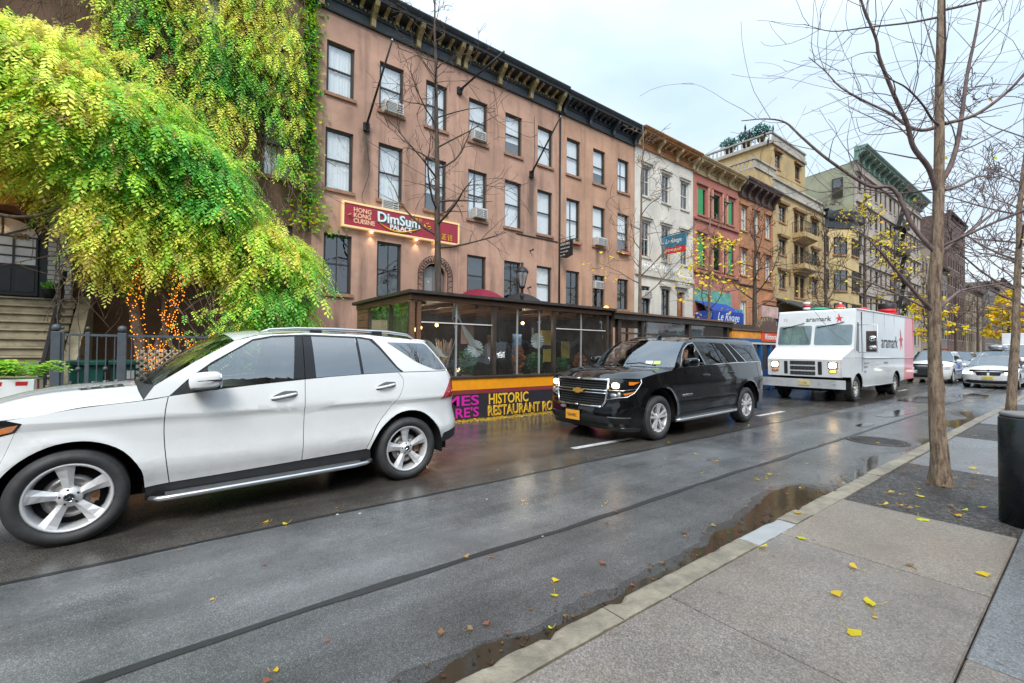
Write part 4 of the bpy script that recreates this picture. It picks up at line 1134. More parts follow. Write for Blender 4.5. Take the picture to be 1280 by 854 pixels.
 q = MB(); c = [WS(u, t) + Vector((-.004, 0, .006)) for u, t in ((.08, -.62), (.08, -.48), (.18, -.48), (.18, -.62))]; q.quad(*c); q.build('windscreen_sticker', mat('white_sticker', (.8, .82, .8), .4, 0, 0), root)
 q = MB(); c = [WS(u, t) + Vector((-.004, 0, .006)) for u, t in ((.08, -.76), (.08, -.64), (.18, -.64), (.18, -.75))]; q.quad(*c); q.build('inspection_sticker', mat('green_sticker', (.55, .75, .12), .4, 0, 0), root)
 redge = [tuple(B.at(S(x), z)) for x, z in [(1.13, 1.757), (1.35, 1.811), (1.8, 1.846), (2.9, 1.856), (4.0, 1.853), (4.30, 1.826)]]
 RF = hood_fn(redge, [(.98, 0, 1.803), (1.35, 0, 1.862), (1.8, 0, 1.885), (2.9, 0, 1.892), (4.0, 0, 1.885), (4.38, 0, 1.85)], 2.8, 2.4)
 ro = sheet('roof', RF, 'black_paint', root, 26, 24)
 q = MB(); q.prism([(-.09, 0), (.09, 0), (.075, .03), (.03, .075), (.01, .078), (-.07, .02)], -.015, .015, 'xz'); o = q.build('roof_antenna', MT['black_gloss'], ro); o.location = RF(.10, -.28)
 tg = [(B.tot, .4), (B.sy(.595, True), .4), (B.sy(.595, True), 1.0), (B.sy(.655, True), 1.35), (B.tot, 1.36)]
 panel('tailgate', tg, B.fn(0), P, root, .1, .012, mirror=True)
 panel('rear_screen', [(B.tot, 1.36), (B.sy(.66, True), 1.36), (B.sy(.6, True), 1.8), (B.tot, 1.84)], B.fn(-.003), MT['glass_sub'], root, .1, .012, mirror=True)
 q = MB(); q.box(-.85, 4.4, -.6, .6, .28, 1.0); q.box(.56, 2.88, -.93, .93, .28, 1.2); q.box(4.05, 4.45, -.85, .85, .4, 1.25); q.box(-.7, .5, -.62, .62, .9, 1.14); q.box(2.7, 4.1, -.8, .8, .95, 1.3)
 q.build('underbody', MT['dark_void'], root)
 arch_liner(root, fx, .52, .62, .96, .39); arch_liner(root, rx, .525, .62, .96, .39)
 seats(root, (1.45, 2.45), .84, .45, 'seat')
 q = sup((.72, 0, 1.15), (.24, .78, .10), .5, 20, 8); q.build('dashboard', MT['seat'], root)
 q = MB(); q.lathe([(.18, -.012), (.195, 0), (.18, .012), (.17, 0)], 24, close=True); o = q.build('steering_wheel', MT['seat'], root); o.location = (1.02, -.42, 1.22); o.rotation_euler = (0, R(-62), 0)
 for o in list(near): mirror_obj(o)
 for x in (fx, rx):
  wheel(root, x, -tw + .135, .392, .27, .262, 'split', True, steer=0); wheel(root, x, tw - .135, .392, .27, .262, 'split', False)
 p = person_bust((0, 0, 0), 0, mat('dark_red_jacket', (.05, .012, .012), .8, 0, .2))
 M = Matrix.Translation(root.location) @ Matrix.Rotation(a, 4, 'Z')
 w = M @ Vector((1.44, -.62, .88)); p.location = w; p.rotation_euler = (0, 0, a + R(28)); p.scale = (.98, .98, .98)
 tag(p, 'dark-haired driver in a dark jacket at the black SUV window', 'person')
 return root
def step_van():
 Yn, hw = 4.80, 1.18
 root = thing('delivery_truck', 'white boxy delivery truck with a red star logo and pink rear', 'truck', (17.85, Yn + hw, 0), 0)
 W_ = MT['truck_paint']; pink = mat('pink_truck_band', (.72, .22, .26), .35, 0, .06, 3, coat=.4)
 fx, rx = 0.0, 4.60
 RB = 7.15
 def inset(x): return .10 * max(0, min(1, (-.3 - x) / .9)) ** 1.3
 def side(x, z): return Vector((x, -(hw - inset(x) - .02 * max(0, (z - 1.42)) / 1.6), z))
 near = []
 af = spl([(.52, .46), (.52, .6), (.40, .80), (.15, .92), (-.12, .90), (-.36, .76), (-.47, .56), (-.48, .46)], 3)
 ar = spl([(4.06, .46), (4.10, .66), (4.28, .84), (4.58, .92), (4.9, .84), (5.10, .64), (5.14, .5)], 3)
 lower = [(-1.16, .82), (-1.18, 1.36), (-1.10, 1.42), (5.75, 1.42), (5.66, .53), (5.14, .5)] + ar[::-1] + af + [(-.50, .62), (-.56, .80)]
 near.append(panel('lower_side', lower, side, W_, root, .12, .02))
 near.append(panel('lower_side_band', [(5.755, 1.42), (5.665, .53), (RB, .55), (RB, 1.42)], side, pink, root, .2, .02))
 near.append(panel('hood_side', [(-1.10, 1.425), (-.32, 1.755), (-.28, 1.80), (-.2, 1.425)], side, W_, root, .12, .02))
 near.append(panel('upper_side', [(-.19, 1.425), (-.27, 1.80), (-.05, 2.93), (.02, 3.03), (5.95, 3.07), (5.78, 2.2), (5.755, 1.425)], side, W_, root, .15, .02))
 near.append(panel('upper_side_band', [(5.955, 3.07), (5.785, 2.2), (5.76, 1.425), (RB, 1.425), (RB, 3.07)], side, pink, root, .2, .02))
 q = MB(); q.tube([side(.45, 1.415) + Vector((0, -.012, 0)), side(RB, 1.415) + Vector((0, -.012, 0))], .02, 6); near.append(q.build('rub_rail', W_, root))
 q = MB(); q.tube([side(.6, .46) + Vector((0, -.01, 0)), side(4.0, .46) + Vector((0, -.01, 0))], .022, 6); near.append(q.build('skirt_rail', MT['alu'], root))
 q = MB(); q.tube([side(-.03, 3.02), side(RB, 3.075)], .03, 6); near.append(q.build('roof_rail', W_, root))
 for o in list(near): mirror_obj(o)
 def front(prof):
  def f(u, v):
   i = min(int(v), len(prof) - 2); k = v - i
   x = prof[i][0] + (prof[i + 1][0] - prof[i][0]) * k; z = prof[i][1] + (prof[i + 1][1] - prof[i][1]) * k
   w = hw - inset(x) - .02 * max(0, (z - 1.42)) / 1.6
   return Vector((x - .05 * (1 - u * u), u * w, z))
  return f
 nose = front([(-1.14, .80), (-1.17, 1.36)])
 def pn(name, y0, y1, v0, v1, f, m, res=.1, rim=.01, r=0, out=0):
  p = [(y0, v0), (y1, v0), (y1, v1), (y0, v1)]
  if r: p = rounded(p, r, 4)
  g_ = (lambda u, v: f(u, v) + Vector((-out, 0, 0)))
  return panel(name, p, g_, m, root, res, rim, flip=True)
 no = pn('front_panel', -1, 1, 0, 1, nose, W_)
 pn('hood', -1, 1, 0, 2, front([(-1.17, 1.36), (-1.10, 1.43), (-.34, 1.745)]), W_)
 scr = front([(-.34, 1.745), (-.05, 2.93)])
 pn('windscreen_surround', -1, 1, 0, 1, scr, W_)
 pn('roof_cap', -1, 1, 0, 2, front([(-.05, 2.93), (-.03, 3.0), (.06, 3.05)]), W_)
 q = MB(); q.grid(lambda a_, b_: Vector((.05 + (RB - .05) * a_, (b_ * 2 - 1) * (hw - .02), 3.05 + .04 * (1 - (b_ * 2 - 1) ** 2))), 10, 8); q.build('roof', W_, root)
 for y0, y1 in ((-.945, -.04), (.04, .945)):
  w = pn('windscreen', y0, y1, .075, .645, scr, MT['cab_back'], .12, .01, .06, .006)
  g2 = panel('pane', rounded([(y0 + .03, .10), (y1 - .03, .10), (y1 - .03, .62), (y0 + .03, .62)], .05, 4), lambda u, v: scr(u, v) + Vector((-.012, 0, 0)), MT['truck_glass'], w, .12, 0, flip=True)
  q = MB(); c = scr((y0 + y1) / 2 - .25, .73) + Vector((-.03, 0, 0)); q.tube([c, c + Vector((-.02, .14, -.05)), scr(y1 - .05 if y1 < 0 else y0 + .8, .58) + Vector((-.03, 0, 0))], .013, 6)
  o = q.build('wiper', MT['black_trim'], root)
 for sy_ in (-1, 1):
  y = sy_ * .78
  b = pn('headlight_frame', y - .12, y + .12, .47, .86, nose, MT['black_trim'], .1, .01, .03, .008)
  q = sup(nose(y, .67) + Vector((-.01, 0, 0)), (.03, .1, .085), .45); q.build('headlight', MT['lamp_on'], b)
  b = pn('turn_frame', y - .1, y + .1, .25, .40, nose, MT['black_trim'], .1, .01, .03, .008)
  q = sup(nose(y, .325) + Vector((-.008, 0, 0)), (.02, .09, .035), .5); q.build('turn_signal', MT['amber_on' if sy_ < 0 else 'amber'], b)
  pn('side_vent', sy_ * .46 - .05, sy_ * .46 + .05, .12, .88, nose, MT['black_trim'], .1, .006, .03, .006)
 for k in range(3):
  gb = pn('grille', -.34, .34, .08 + .30 * k, .30 + .30 * k, nose, MT['black_trim'], .1, .006, .02, .006)
  q = MB()
  for i in range(18): q.bar(nose(-.32 + .038 * i, .1 + .30 * k) + Vector((-.012, 0, 0)), nose(-.32 + .038 * i, .28 + .30 * k) + Vector((-.012, 0, 0)), .008, .006)
  q.build('grille_slat', MT['grey_paint'], gb)
 q = MB(); q.prism(rounded([(-1.34, -1.21), (-1.39, -1.0), (-1.41, 0), (-1.39, 1.0), (-1.34, 1.21), (-1.24, 1.21), (-1.24, -1.21)], 0.01, 2), .45, .72, 'xy')
 bm_ = q.build('front_bumper', mat('worn_silver_bumper', (.62, .63, .65), .4, .3, .1, 4, dirt=.3, dcol=(.35, .34, .33)), root, bevel=.012)
 for y in (-.95, -.55, .55, .95):
  q = MB(); q.cyl((-1.418 if abs(y) < .6 else -1.405, y, .6), .018, .02, 8, axis='x'); q.build('bolt', MT['alu'], bm_)
 q = MB(); q.box(-.008, .008, -.16, .16, -.075, .075); p = q.build('number_plate', mat('cream_plate', (.75, .62, .28), .4, 0, .1, 20), root, loc=(-1.42, -.12, .61))
 text('plate_lettering', 'T 13 BL', MT['ink'], p, frame_m((-.0095, .13, -.035), (0, -1, 0), (0, 0, 1)), .09, .75, .002)
 q = MB(); q.box(-1.2, 6.9, -.55, .55, .35, .62); q.box(-1.1, -.5, -1.0, 1.0, .5, .85); q.box(.6, 3.9, -1.1, 1.1, .42, .6); q.box(5.2, 7.1, -1.1, 1.1, .5, .6); q.box(-.6, 6.9, -.66, .66, .55, 1.3)
 q.build('underbody', MT['dark_void'], root)
 arch_liner(root, fx, .55, .66, 1.12, .42); arch_liner(root, rx, .56, .66, 1.14, .42)
 for x, y in ((fx, 1), (rx, 1)):
  wheel(root, x, -(hw - .17), .415, .26, .25, 'steel', True, 'white_rim'); wheel(root, x, hw - .17, .415, .26, .25, 'steel', False, 'white_rim')
 wheel(root, rx, -(hw - .17) + .3, .415, .26, .25, 'steel', True, 'white_rim')
 q = MB(); q.add([Vector((RB, y, z)) for y, z in ((-hw, .55), (hw, .55), (hw, 3.07), (-hw, 3.07))], [(0, 1, 2, 3)]); q.build('rear_wall', pink, root)
 sw = panel('door_window', rounded([(-.14, 1.66), (.14, 1.62), (.16, 2.56), (.02, 2.60)], .04, 4), lambda u, v: side(u, v) + Vector((0, -.008, 0)), MT['black_gloss'], root, .15, .012)
 q = MB()
 q.box(.30, .33, -hw - .42, -hw - .14, 1.62, 2.30)
 mo = q.build('side_mirror', mat('brown_mirror_back', (.09, .06, .05), .5, 0, .1), root, bevel=.012)
 q = MB(); q.tube([side(.12, 2.5), (.25, -hw - .45, 2.5), (.25, -hw - .45, 1.6), side(.12, 1.6)], .012, 6); q.build('mirror_arm', MT['alu'], mo)
 for z in (2.05, 1.76):
  q = sup((.26, -hw - .33, z), (.05, .1, .10 if z > 1.9 else .07), .8); q.build('mirror_glass', MT['chrome'], mo)
 for xs_ in (1.75, 3.05, 4.35):
  q = MB(); q.box(xs_, xs_ + .008, -hw + .012, -hw + .03, 1.45, 3.0); q.build('panel_seam', MT['grey_paint'], root)
 q = MB(); q.box(.43, .45, -hw - .004, -hw + .02, .95, 2.95); q.build('door_seam', MT['black_trim'], root)
 ink = mat('dark_logo_ink', (.02, .025, .03), .4, 0, 0); red = mat('red_logo', (.68, .03, .04), .4, 0, 0); gry = mat('faded_grey_letters', (.26, .28, .30), .5, 0, 0)
 text('side_lettering', 'aramark', ink, root, frame_m(side(2.62, 1.78) + Vector((0, -.004, 0)), (1, 0, .0), (0, 0, 1)), .66, .98, .003)
 def figure(parent, M, s_):
  pts = []
  arms = [(90, 1.15, 9), (20, .72, 12), (-48, 1.0, 8), (-118, 1.05, 8), (172, .78, 10)]
  arms = [(100, 1.2), (18, .70), (-62, .95), (-112, 1.15), (165, .72)]
  for i, (an, r_) in enumerate(arms):
   nx = arms[(i + 1) % 5][0]
   if nx > an: nx -= 360
   pts.append((math.cos(R(an)) * r_ * s_, math.sin(R(an)) * r_ * s_)); md = (an + nx) / 2
   pts.append((math.cos(R(md)) * .30 * s_, math.sin(R(md)) * .34 * s_))
  q = MB(); q.prism(pts, 0, .004, 'xy'); o = q.build('star_logo', red, parent); o.matrix_local = M
 figure(root, frame_m(side(5.28, 2.08) + Vector((0, -.004, 0)), (1, 0, 0), (0, 0, 1)), .40)
 hd = front([(-.34, 1.745), (-.05, 2.93)])
 ty = lambda y, v: hd(y, v) + Vector((-.008, 0, 0))
 text('front_lettering', 'aramark', ink, root, frame_m(ty(.22, .765), ty(-.4, .765) - ty(.22, .765), ty(.22, .9) - ty(.22, .765)), .235, .95, .003, bold=.002)
 figure(root, frame_m(ty(-.62, .83), ty(-.7, .83) - ty(-.6, .83), ty(.22, .9) - ty(.22, .765)), .15)
 text('fleet_number', '150076', gry, root, frame_m(ty(.86, .80), (0, -1, 0), ty(.22, .9) - ty(.22, .765)), .15, 1.0, .003)
 for x, z, t_ in ((.62, 1.20, 'US DOT 77'), (.62, 1.08, 'NJ 07032'), (.62, .92, 'GVW'), (2.9, 1.2, 'UNIFORMS')):
  text('small_lettering', t_, gry, root, frame_m(side(x, z) + Vector((0, -.004, 0)), (1, 0, 0), (0, 0, 1)), .10, 1.1, .002)
 q = MB(); q.cyl((-.72, -hw + .055, 1.05), .035, .03, 10, axis='y'); q.build('side_marker', MT['red_lens'], root)
 return root
MT['cab_back'] = mat('grey_teal_cab_interior', (.20, .25, .26), .5, 0, .35, 2)
MT['truck_glass'] = glass_mat('truck_glass', (.8, .88, .9), 1.6, .08)
MT['white_rim'] = mat('dirty_white_rim', (.55, .54, .52), .5, 0, .1, 8, dirt=.6, dcol=(.25, .19, .13), dscale=12)
def simple_car(name_label, x, y, kindc, paint, rz=0.0, decor=None, tail=False):
 """Distant car: shell, glass, wheels, lamps. kindc sedan or suv. (x, y) = middle of the front axle."""
 root = thing('suv' if kindc == 'suv' else 'sedan', name_label, 'car', (x, y, 0), rz)
 P = MT[paint]
 if kindc == 'sedan':
  wb, hw, fo, ro, zb, zr, r = 2.97, .93, .86, .98, .98, 1.46, .335
  ws0, ws1, r1, r2 = .52, 1.32, 2.45, 3.35
  hood = .96; sill = .32
 else:
  wb, hw, fo, ro, zb, zr, r = 2.9, .97, .92, 1.0, 1.14, 1.72, .37
  ws0, ws1, r1, r2 = .45, 1.05, 3.2, 3.75
  hood = 1.08; sill = .36
 B = Body([(-fo, 0), (-fo + .02, .35), (-fo + .09, .66), (-fo + .26, .84), (-fo + .5, hw - .03), (.4, hw), (1.5, hw + .005), (wb, hw - .01), (wb + ro - .45, hw - .08), (wb + ro - .12, .66), (wb + ro, .3), (wb + ro + .01, 0)],
    [(.15, .08), (sill, .03), (.55, 0), (zb - .1, .01), (zb, .05), ((zb + zr) / 2, .15), (zr, .30), (zr + .05, .36)],
    [(.15, .12), (.4, .0), (.6, .0), (.8, .04), (hood, .18)], [(.2, .08), (.5, 0), (.8, .03), (zb, .12), (zr, .5)])
 S = B.sx; near = []
 arch = lambda xc: spl([(xc + (r + .07) * math.cos(PI * k / 6), r + (r + .07) * math.sin(PI * k / 6)) for k in range(7)], 2)
 poly = [(0, .2)] + [(B.sy(.6), .2)] + B.S([(-r - .12, .24)] + arch(0)[::-1] + [(r + .1, .22), (wb - r - .1, .22)] + arch(wb)[::-1] + [(wb + r + .12, .26)]) + [(B.tot, .3), (B.tot, zb - .05)] + B.S([(wb + ro - .25, zb), (wb * .5, zb - .01), (.5, zb - .05), (-.1, hood - .09), (-fo + .5, hood - .2)]) + [(B.sy(.6), hood - .24), (0, hood - .22)]
 panel('body', poly, B.fn(0), P, root, .1, .02, mirror=True)
 ew = [(ws0, zb + .0), (ws1, zr - .03), ((ws1 + r1) / 2, zr), (r1, zr - .03), (r2, zb + .02), (wb * .5, zb)]
 near.append(panel('roof_side', B.S(ew), B.fn(0), P, root, .12, .01))
 near.append(panel('side_glass', offset_poly(B.S(ew), .06), B.fn(.006), MT['glass_dark'], root, .15, .004))
 near.append(panel('glass_backing', offset_poly(B.S(ew), .06), B.fn(.003), MT['black_gloss'], root, .15, .002))
 near.append(panel('pillar', B.S([(1.42, zb), (1.38, zr - .05), (1.46, zr - .05), (1.52, zb)]), B.fn(.01), MT['black_gloss'], root, .2, .004))
 sm = [tuple(B.at(S(xx), z)) for xx, z in [(-fo + .42, hood - .19), (-.1, hood - .08), (ws0 - .05, zb - .04)]]
 H = hood_fn(sm, [(-fo + .06, 0, hood - .18), (-.2, 0, hood + .02), (ws0 - .25, 0, zb + .07)], 2.4, 2.6)
 sheet('hood', H, P, root, 12, 16)
 e0 = B.at(S(ws0), zb + .02); e1 = B.at(S(ws1), zr - .03); e2 = B.at(S(r1), zr - .03); e3 = B.at(S(r2), zb + .02)
 def WS(u, t):
  a_ = Vector((ws0 - .25 + .25 * t * t, abs(e0.y) * t, zb + .07 - .05 * t * t)); b_ = Vector((ws1 - .12 + .12 * t * t, abs(e1.y) * t, zr + .04 - .07 * t * t))
  return a_.lerp(b_, u)
 sheet('windscreen', WS, 'glass_front', root, 6, 12)
 RF = hood_fn([tuple(B.at(S(xx), zr - .03)) for xx in (ws1, (ws1 + r1) / 2, r1)], [(ws1 - .12, 0, zr + .04), ((ws1 + r1) / 2, 0, zr + .06), (r1 + .05, 0, zr + .03)])
 sheet('roof', RF, P, root, 10, 12)
 sheet('rear_screen', lambda u, t: Vector((r1 + .05, abs(e2.y) * t, zr + .03 - .05 * t * t)).lerp(Vector((r2 + .1, abs(e3.y) * t, zb + .02)), u), 'glass_dark', root, 4, 8)
 if kindc == 'sedan':
  sheet('boot', lambda u, t: Vector((r2 + .1 + (wb + ro - .08 - r2 - .1) * u, t * (hw - .1 - .12 * u), zb + .03 - .03 * u)), P, root, 4, 8)
 q = MB(); q.box(-fo + .15, wb + ro - .15, -.62, .62, .2, zb - .12); q.box(.5, wb - .5, -hw + .1, hw - .1, .22, zb - .12); q.build('underbody', MT['dark_void'], root)
 q = sup((ws0 + .55, 0, zb - .02), (.3, hw - .2, .12), .5); q.build('dashboard', MT['seat'], root)
 arch_liner(root, 0, r + .09, .62, hw - .04, r); arch_liner(root, wb, r + .09, .62, hw - .04, r)
 near.append(mirror_part(root, (ws0 + .35, -hw - .10, zb + .06), (.10, .09, .07), (ws0 + .3, -hw + .06, zb), paint, False))
 y = B.sy
 zl = hood - .30
 hl = [(y(.50), zl), (y(.50), zl + .10)] + B.S([(-fo + .42, zl + .12), (-fo + .30, zl - .01)]) if kindc == 'sedan' else [(y(.56), zl - .05), (y(.58), zl + .11)] + B.S([(-fo + .40, zl + .12), (-fo + .32, zl - .04)])
 near.append(panel('headlight', hl, B.fn(.006), MT['lamp_white'] if kindc == 'sedan' else MT['lamp_lens_grey'], root, .1, .01))
 for o in list(near): mirror_obj(o)
 if kindc == 'sedan':
  for sg in (-1, 1):
   g = panel('kidney_grille', rounded([(y(.04), zl - .05), (y(.04), zl + .10), (y(.42), zl + .09), (y(.36), zl - .05)], .03, 3), B.fn(.01), MT['black_gloss'], root, .1, .01)
   if sg > 0: g.scale = (1, -1, 1)
  panel('lower_intake', [(0, .24), (y(.6), .24)] + B.S([(-fo + .25, .3)]) + [(y(.66), .40), (0, .36)], B.fn(.008), MT['black_trim'], root, .1, .01, mirror=True)
  q = MB(); q.cyl((0, 0, 0), .045, .01, 16, axis='x'); o = q.build('badge', MT['ink'], root); o.location = (-fo + .10, 0, hood - .12)
 else:
  panel('grille', [(0, zl - .1), (y(.50), zl - .08), (y(.52), zl + .1), (0, zl + .11)], B.fn(.008), MT['black_gloss'], root, .1, .01, mirror=True)
  panel('lower_intake', [(0, .3), (y(.55), .3), (y(.6), .5), (0, .52)], B.fn(.008), MT['black_trim'], root, .1, .01, mirror=True)
 q = MB(); q.box(-.01, .01, -.17, .17, -.07, .07); pl = q.build('number_plate', MT['plate_y2'], root, loc=(-fo - .02, 0, .50 if kindc == 'sedan' else .58))
 text('plate_lettering', 'KXR 4172', MT['ink'], pl, frame_m((-.012, .145, -.03), (0, -1, 0), (0, 0, 1)), .075, .85, .002)
 for xx in (0, wb):
  wheel(root, xx, -hw + .13, r, .22, r * .7, 'multi', True); wheel(root, xx, hw - .13, r, .22, r * .7, 'multi', False)
 return root, B
MT['lamp_white'] = emit_mat('lit_white_headlamp', (1.0, .95, .78), 1.6)
MT['lamp_lens_grey'] = mat('grey_lamp_lens', (.5, .52, .54), .1, .3, .2, 20, coat=1)
MT['plate_y2'] = mat('yellow_number_plate', (.75, .6, .12), .4, 0, .05)
def traffic():
 step_van()
 simple_car('white sedan with lit headlights and a kidney grille, right lane', 30.6, 3.12, 'sedan', 'white_paint')
 pc, B = simple_car('white police SUV with blue side stripes behind the delivery truck', 33.6, 5.75, 'suv', 'white_paint')
 blue = mat('police_blue', (.01, .08, .42), .35, 0, 0)
 S = B.sx
 st = panel('blue_stripe', B.S([(.55, 1.0), (2.3, 1.0), (2.3, 1.07), (.55, 1.09)]), B.fn(.006), blue, pc, .2, .004)
 panel('blue_stripe', B.S([(.5, .60), (2.45, .60), (2.45, .70), (.5, .68)]), B.fn(.006), blue, pc, .2, .004)
 text('door_lettering', 'NYPD', blue, pc, frame_m(B.at(S(.95), .76, .012), (1, 0, 0), (0, 0, 1)), .3, .9, .004, bold=.004)
 q = MB(); q.box(1.5, 1.75, -.55, .55, 1.79, 1.88); lb = q.build('light_bar', MT['black_trim'], pc, bevel=.02)
 q = MB(); q.box(1.48, 1.77, -.54, -.2, 1.80, 1.87); q.build('red_beacon', MT['red_lens'], lb)
 q = MB(); q.box(-.95, -.98, -.35, .35, .4, .8); q.build('push_bar', MT['black_trim'], pc, bevel=.02)
 simple_car('dark grey SUV half hidden between the police car and white sedan', 41.5, 6.0, 'suv', 'grey_paint')
 c, B = simple_car('pale SUV carrying a grey roof box, behind the white sedan', 39.8, 3.9, 'suv', 'silver_paint')
 rbx = thing('roof_box', 'grey rounded roof box strapped on the pale SUV', 'roof box', (41.9, 3.95, 1.83))
 q = sup((0, 0, .17), (.95, .42, .19), .6, 20, 10); q.build('shell', MT['grey_paint'], rbx)
 q = MB(); q.box(-.6, -.55, -.6, .6, -.03, 0.0); q.build('crossbar', MT['black_trim'], rbx)
 q = MB(); q.box(.55, .6, -.6, .6, -.03, 0.0); q.build('crossbar', MT['black_trim'], rbx)
 simple_car('dark blue car at the right edge behind the second tree', 27.3, .0 + 1.72 + 1.05 + .0, 'suv', 'navy_paint') if False else None
 simple_car('small dark car far down the street near the box truck', 52, 5.9, 'suv', 'navy_paint')
 bt = thing('box_truck', 'white box truck far down the street, behind the second tree', 'truck', (49, 3.4, 0))
 q = MB(); q.box(1.9, 7.5, -1.2, 1.2, .8, 3.2); q.build('cargo_box', MT['truck_paint'], bt, bevel=.03)
 q = MB(); q.prism([(0, .5), (0, 1.25), (.5, 1.4), (1.0, 2.35), (1.8, 2.4), (1.8, .5)], -1.05, 1.05, 'xz'); cb = q.build('cab', MT['truck_paint'], bt, bevel=.05)
 q = MB(); q.prism([(.50, 1.45), (.95, 2.28), (.93, 2.29), (.47, 1.46)], -.95, .95, 'xz'); q.build('windscreen', MT['glass_dark'], cb)
 q = MB(); q.box(-.02, .02, -.6, .6, .8, 1.15); q.build('grille', MT['black_trim'], cb)
 q = MB(); q.box(-.15, -.02, -1.1, 1.1, .4, .65); q.build('bumper', MT['alu'], bt)
 for sg in (-1, 1):
  q = sup((-.02, sg * .82, 1.0), (.03, .14, .1), .5); q.build('headlight', MT['lamp_white'], cb)
  for xx in (.9, 5.6): wheel(bt, xx, sg * .92, .45, .28, .27, 'steel', sg < 0, 'white_rim')
MT['navy_paint'] = mat('navy_car_paint', (.02, .03, .07), .25, 0, .05, 1, coat=1.0)
FY = 16.6
def stucco(name, col, stain=.5, scol=(.10, .075, .06), streak=.45, brick=None, bump=.25, drips=()):
 m, nt, b = newmat(name); N = NT(nt); v = N.obj()
 big = N.noise(v, .45, 5, .6); mid = N.noise(v, 1.6, 6, .65); fine = N.noise(v, 35, 4, .7)
 c = N.mix(N.ramp(big, [(.35, 0.0), (.65, 1.0)]), tuple(q * .78 for q in col), tuple(min(1, q * 1.12) for q in col))
 c = N.mix(N.ramp(mid, [(.5, 0.0), (.8, stain)]), c, tuple(q * .55 for q in col))
 stv = N.mapping(v, (1.3, 1.3, .10))
 c = N.mix(N.ramp(N.noise(stv, 1.4, 6, .65), [(.51, 0.0), (.78, streak)]), c, scol)
 if brick:
  bt = N.n('ShaderNodeTexBrick'); bt.inputs['Scale'].default_value = 1.0; bt.inputs['Mortar Size'].default_value = .012; bt.inputs['Brick Width'].default_value = brick[0]; bt.inputs['Row Height'].default_value = brick[1]
  sp = N.n('ShaderNodeSeparateXYZ'); N.l(v, sp.inputs[0]); cm = N.n('ShaderNodeCombineXYZ')
  N.l(N.math('ADD', sp.outputs[0], sp.outputs[1]), cm.inputs[0]); N.l(sp.outputs[2], cm.inputs[1]); N.l(cm.outputs[0], bt.inputs['Vector'])
  bt.inputs['Color1'].default_value = (1.05, 1.05, 1.05, 1); bt.inputs['Color2'].default_value = (.8, .8, .8, 1); bt.inputs['Mortar'].default_value = (*brick[2], 1)
  c = N.mix(1.0, c, bt.outputs['Color'], 'MULTIPLY')
 for xc, zt, zb, w, a in drips:      # old run-off stains with a shape of their own
  s3 = N.n('ShaderNodeSeparateXYZ'); N.l(v, s3.inputs[0])
  dx = N.math('ABSOLUTE', N.math('ADD', N.math('SUBTRACT', s3.outputs[0], xc), N.math('MULTIPLY', N.math('SUBTRACT', N.noise(N.mapping(v, (1, 1, .35)), 2.5, 5, .7), .5), w * 1.8)))
  fx_ = N.n('ShaderNodeMapRange'); fx_.inputs[1].default_value = w; fx_.inputs[2].default_value = w * .25; N.l(dx, fx_.inputs[0])
  fz = N.n('ShaderNodeMapRange'); fz.inputs[1].default_value = zb; fz.inputs[2].default_value = zb + (zt - zb) * .6; N.l(s3.outputs[2], fz.inputs[0])
  top = N.math('LESS_THAN', s3.outputs[2], zt)
  f = N.math('MULTIPLY', N.math('MULTIPLY', N.math('MULTIPLY', fx_.outputs[0], fz.outputs[0]), top), a)
  c = N.mix(f, c, scol)
 N.l(c, b.inputs['Base Color']); b.inputs['Roughness'].default_value = .85
 N.l(N.bump(mid, .15, .03, N.bump(fine, bump, .008)), b.inputs['Normal'])
 return m
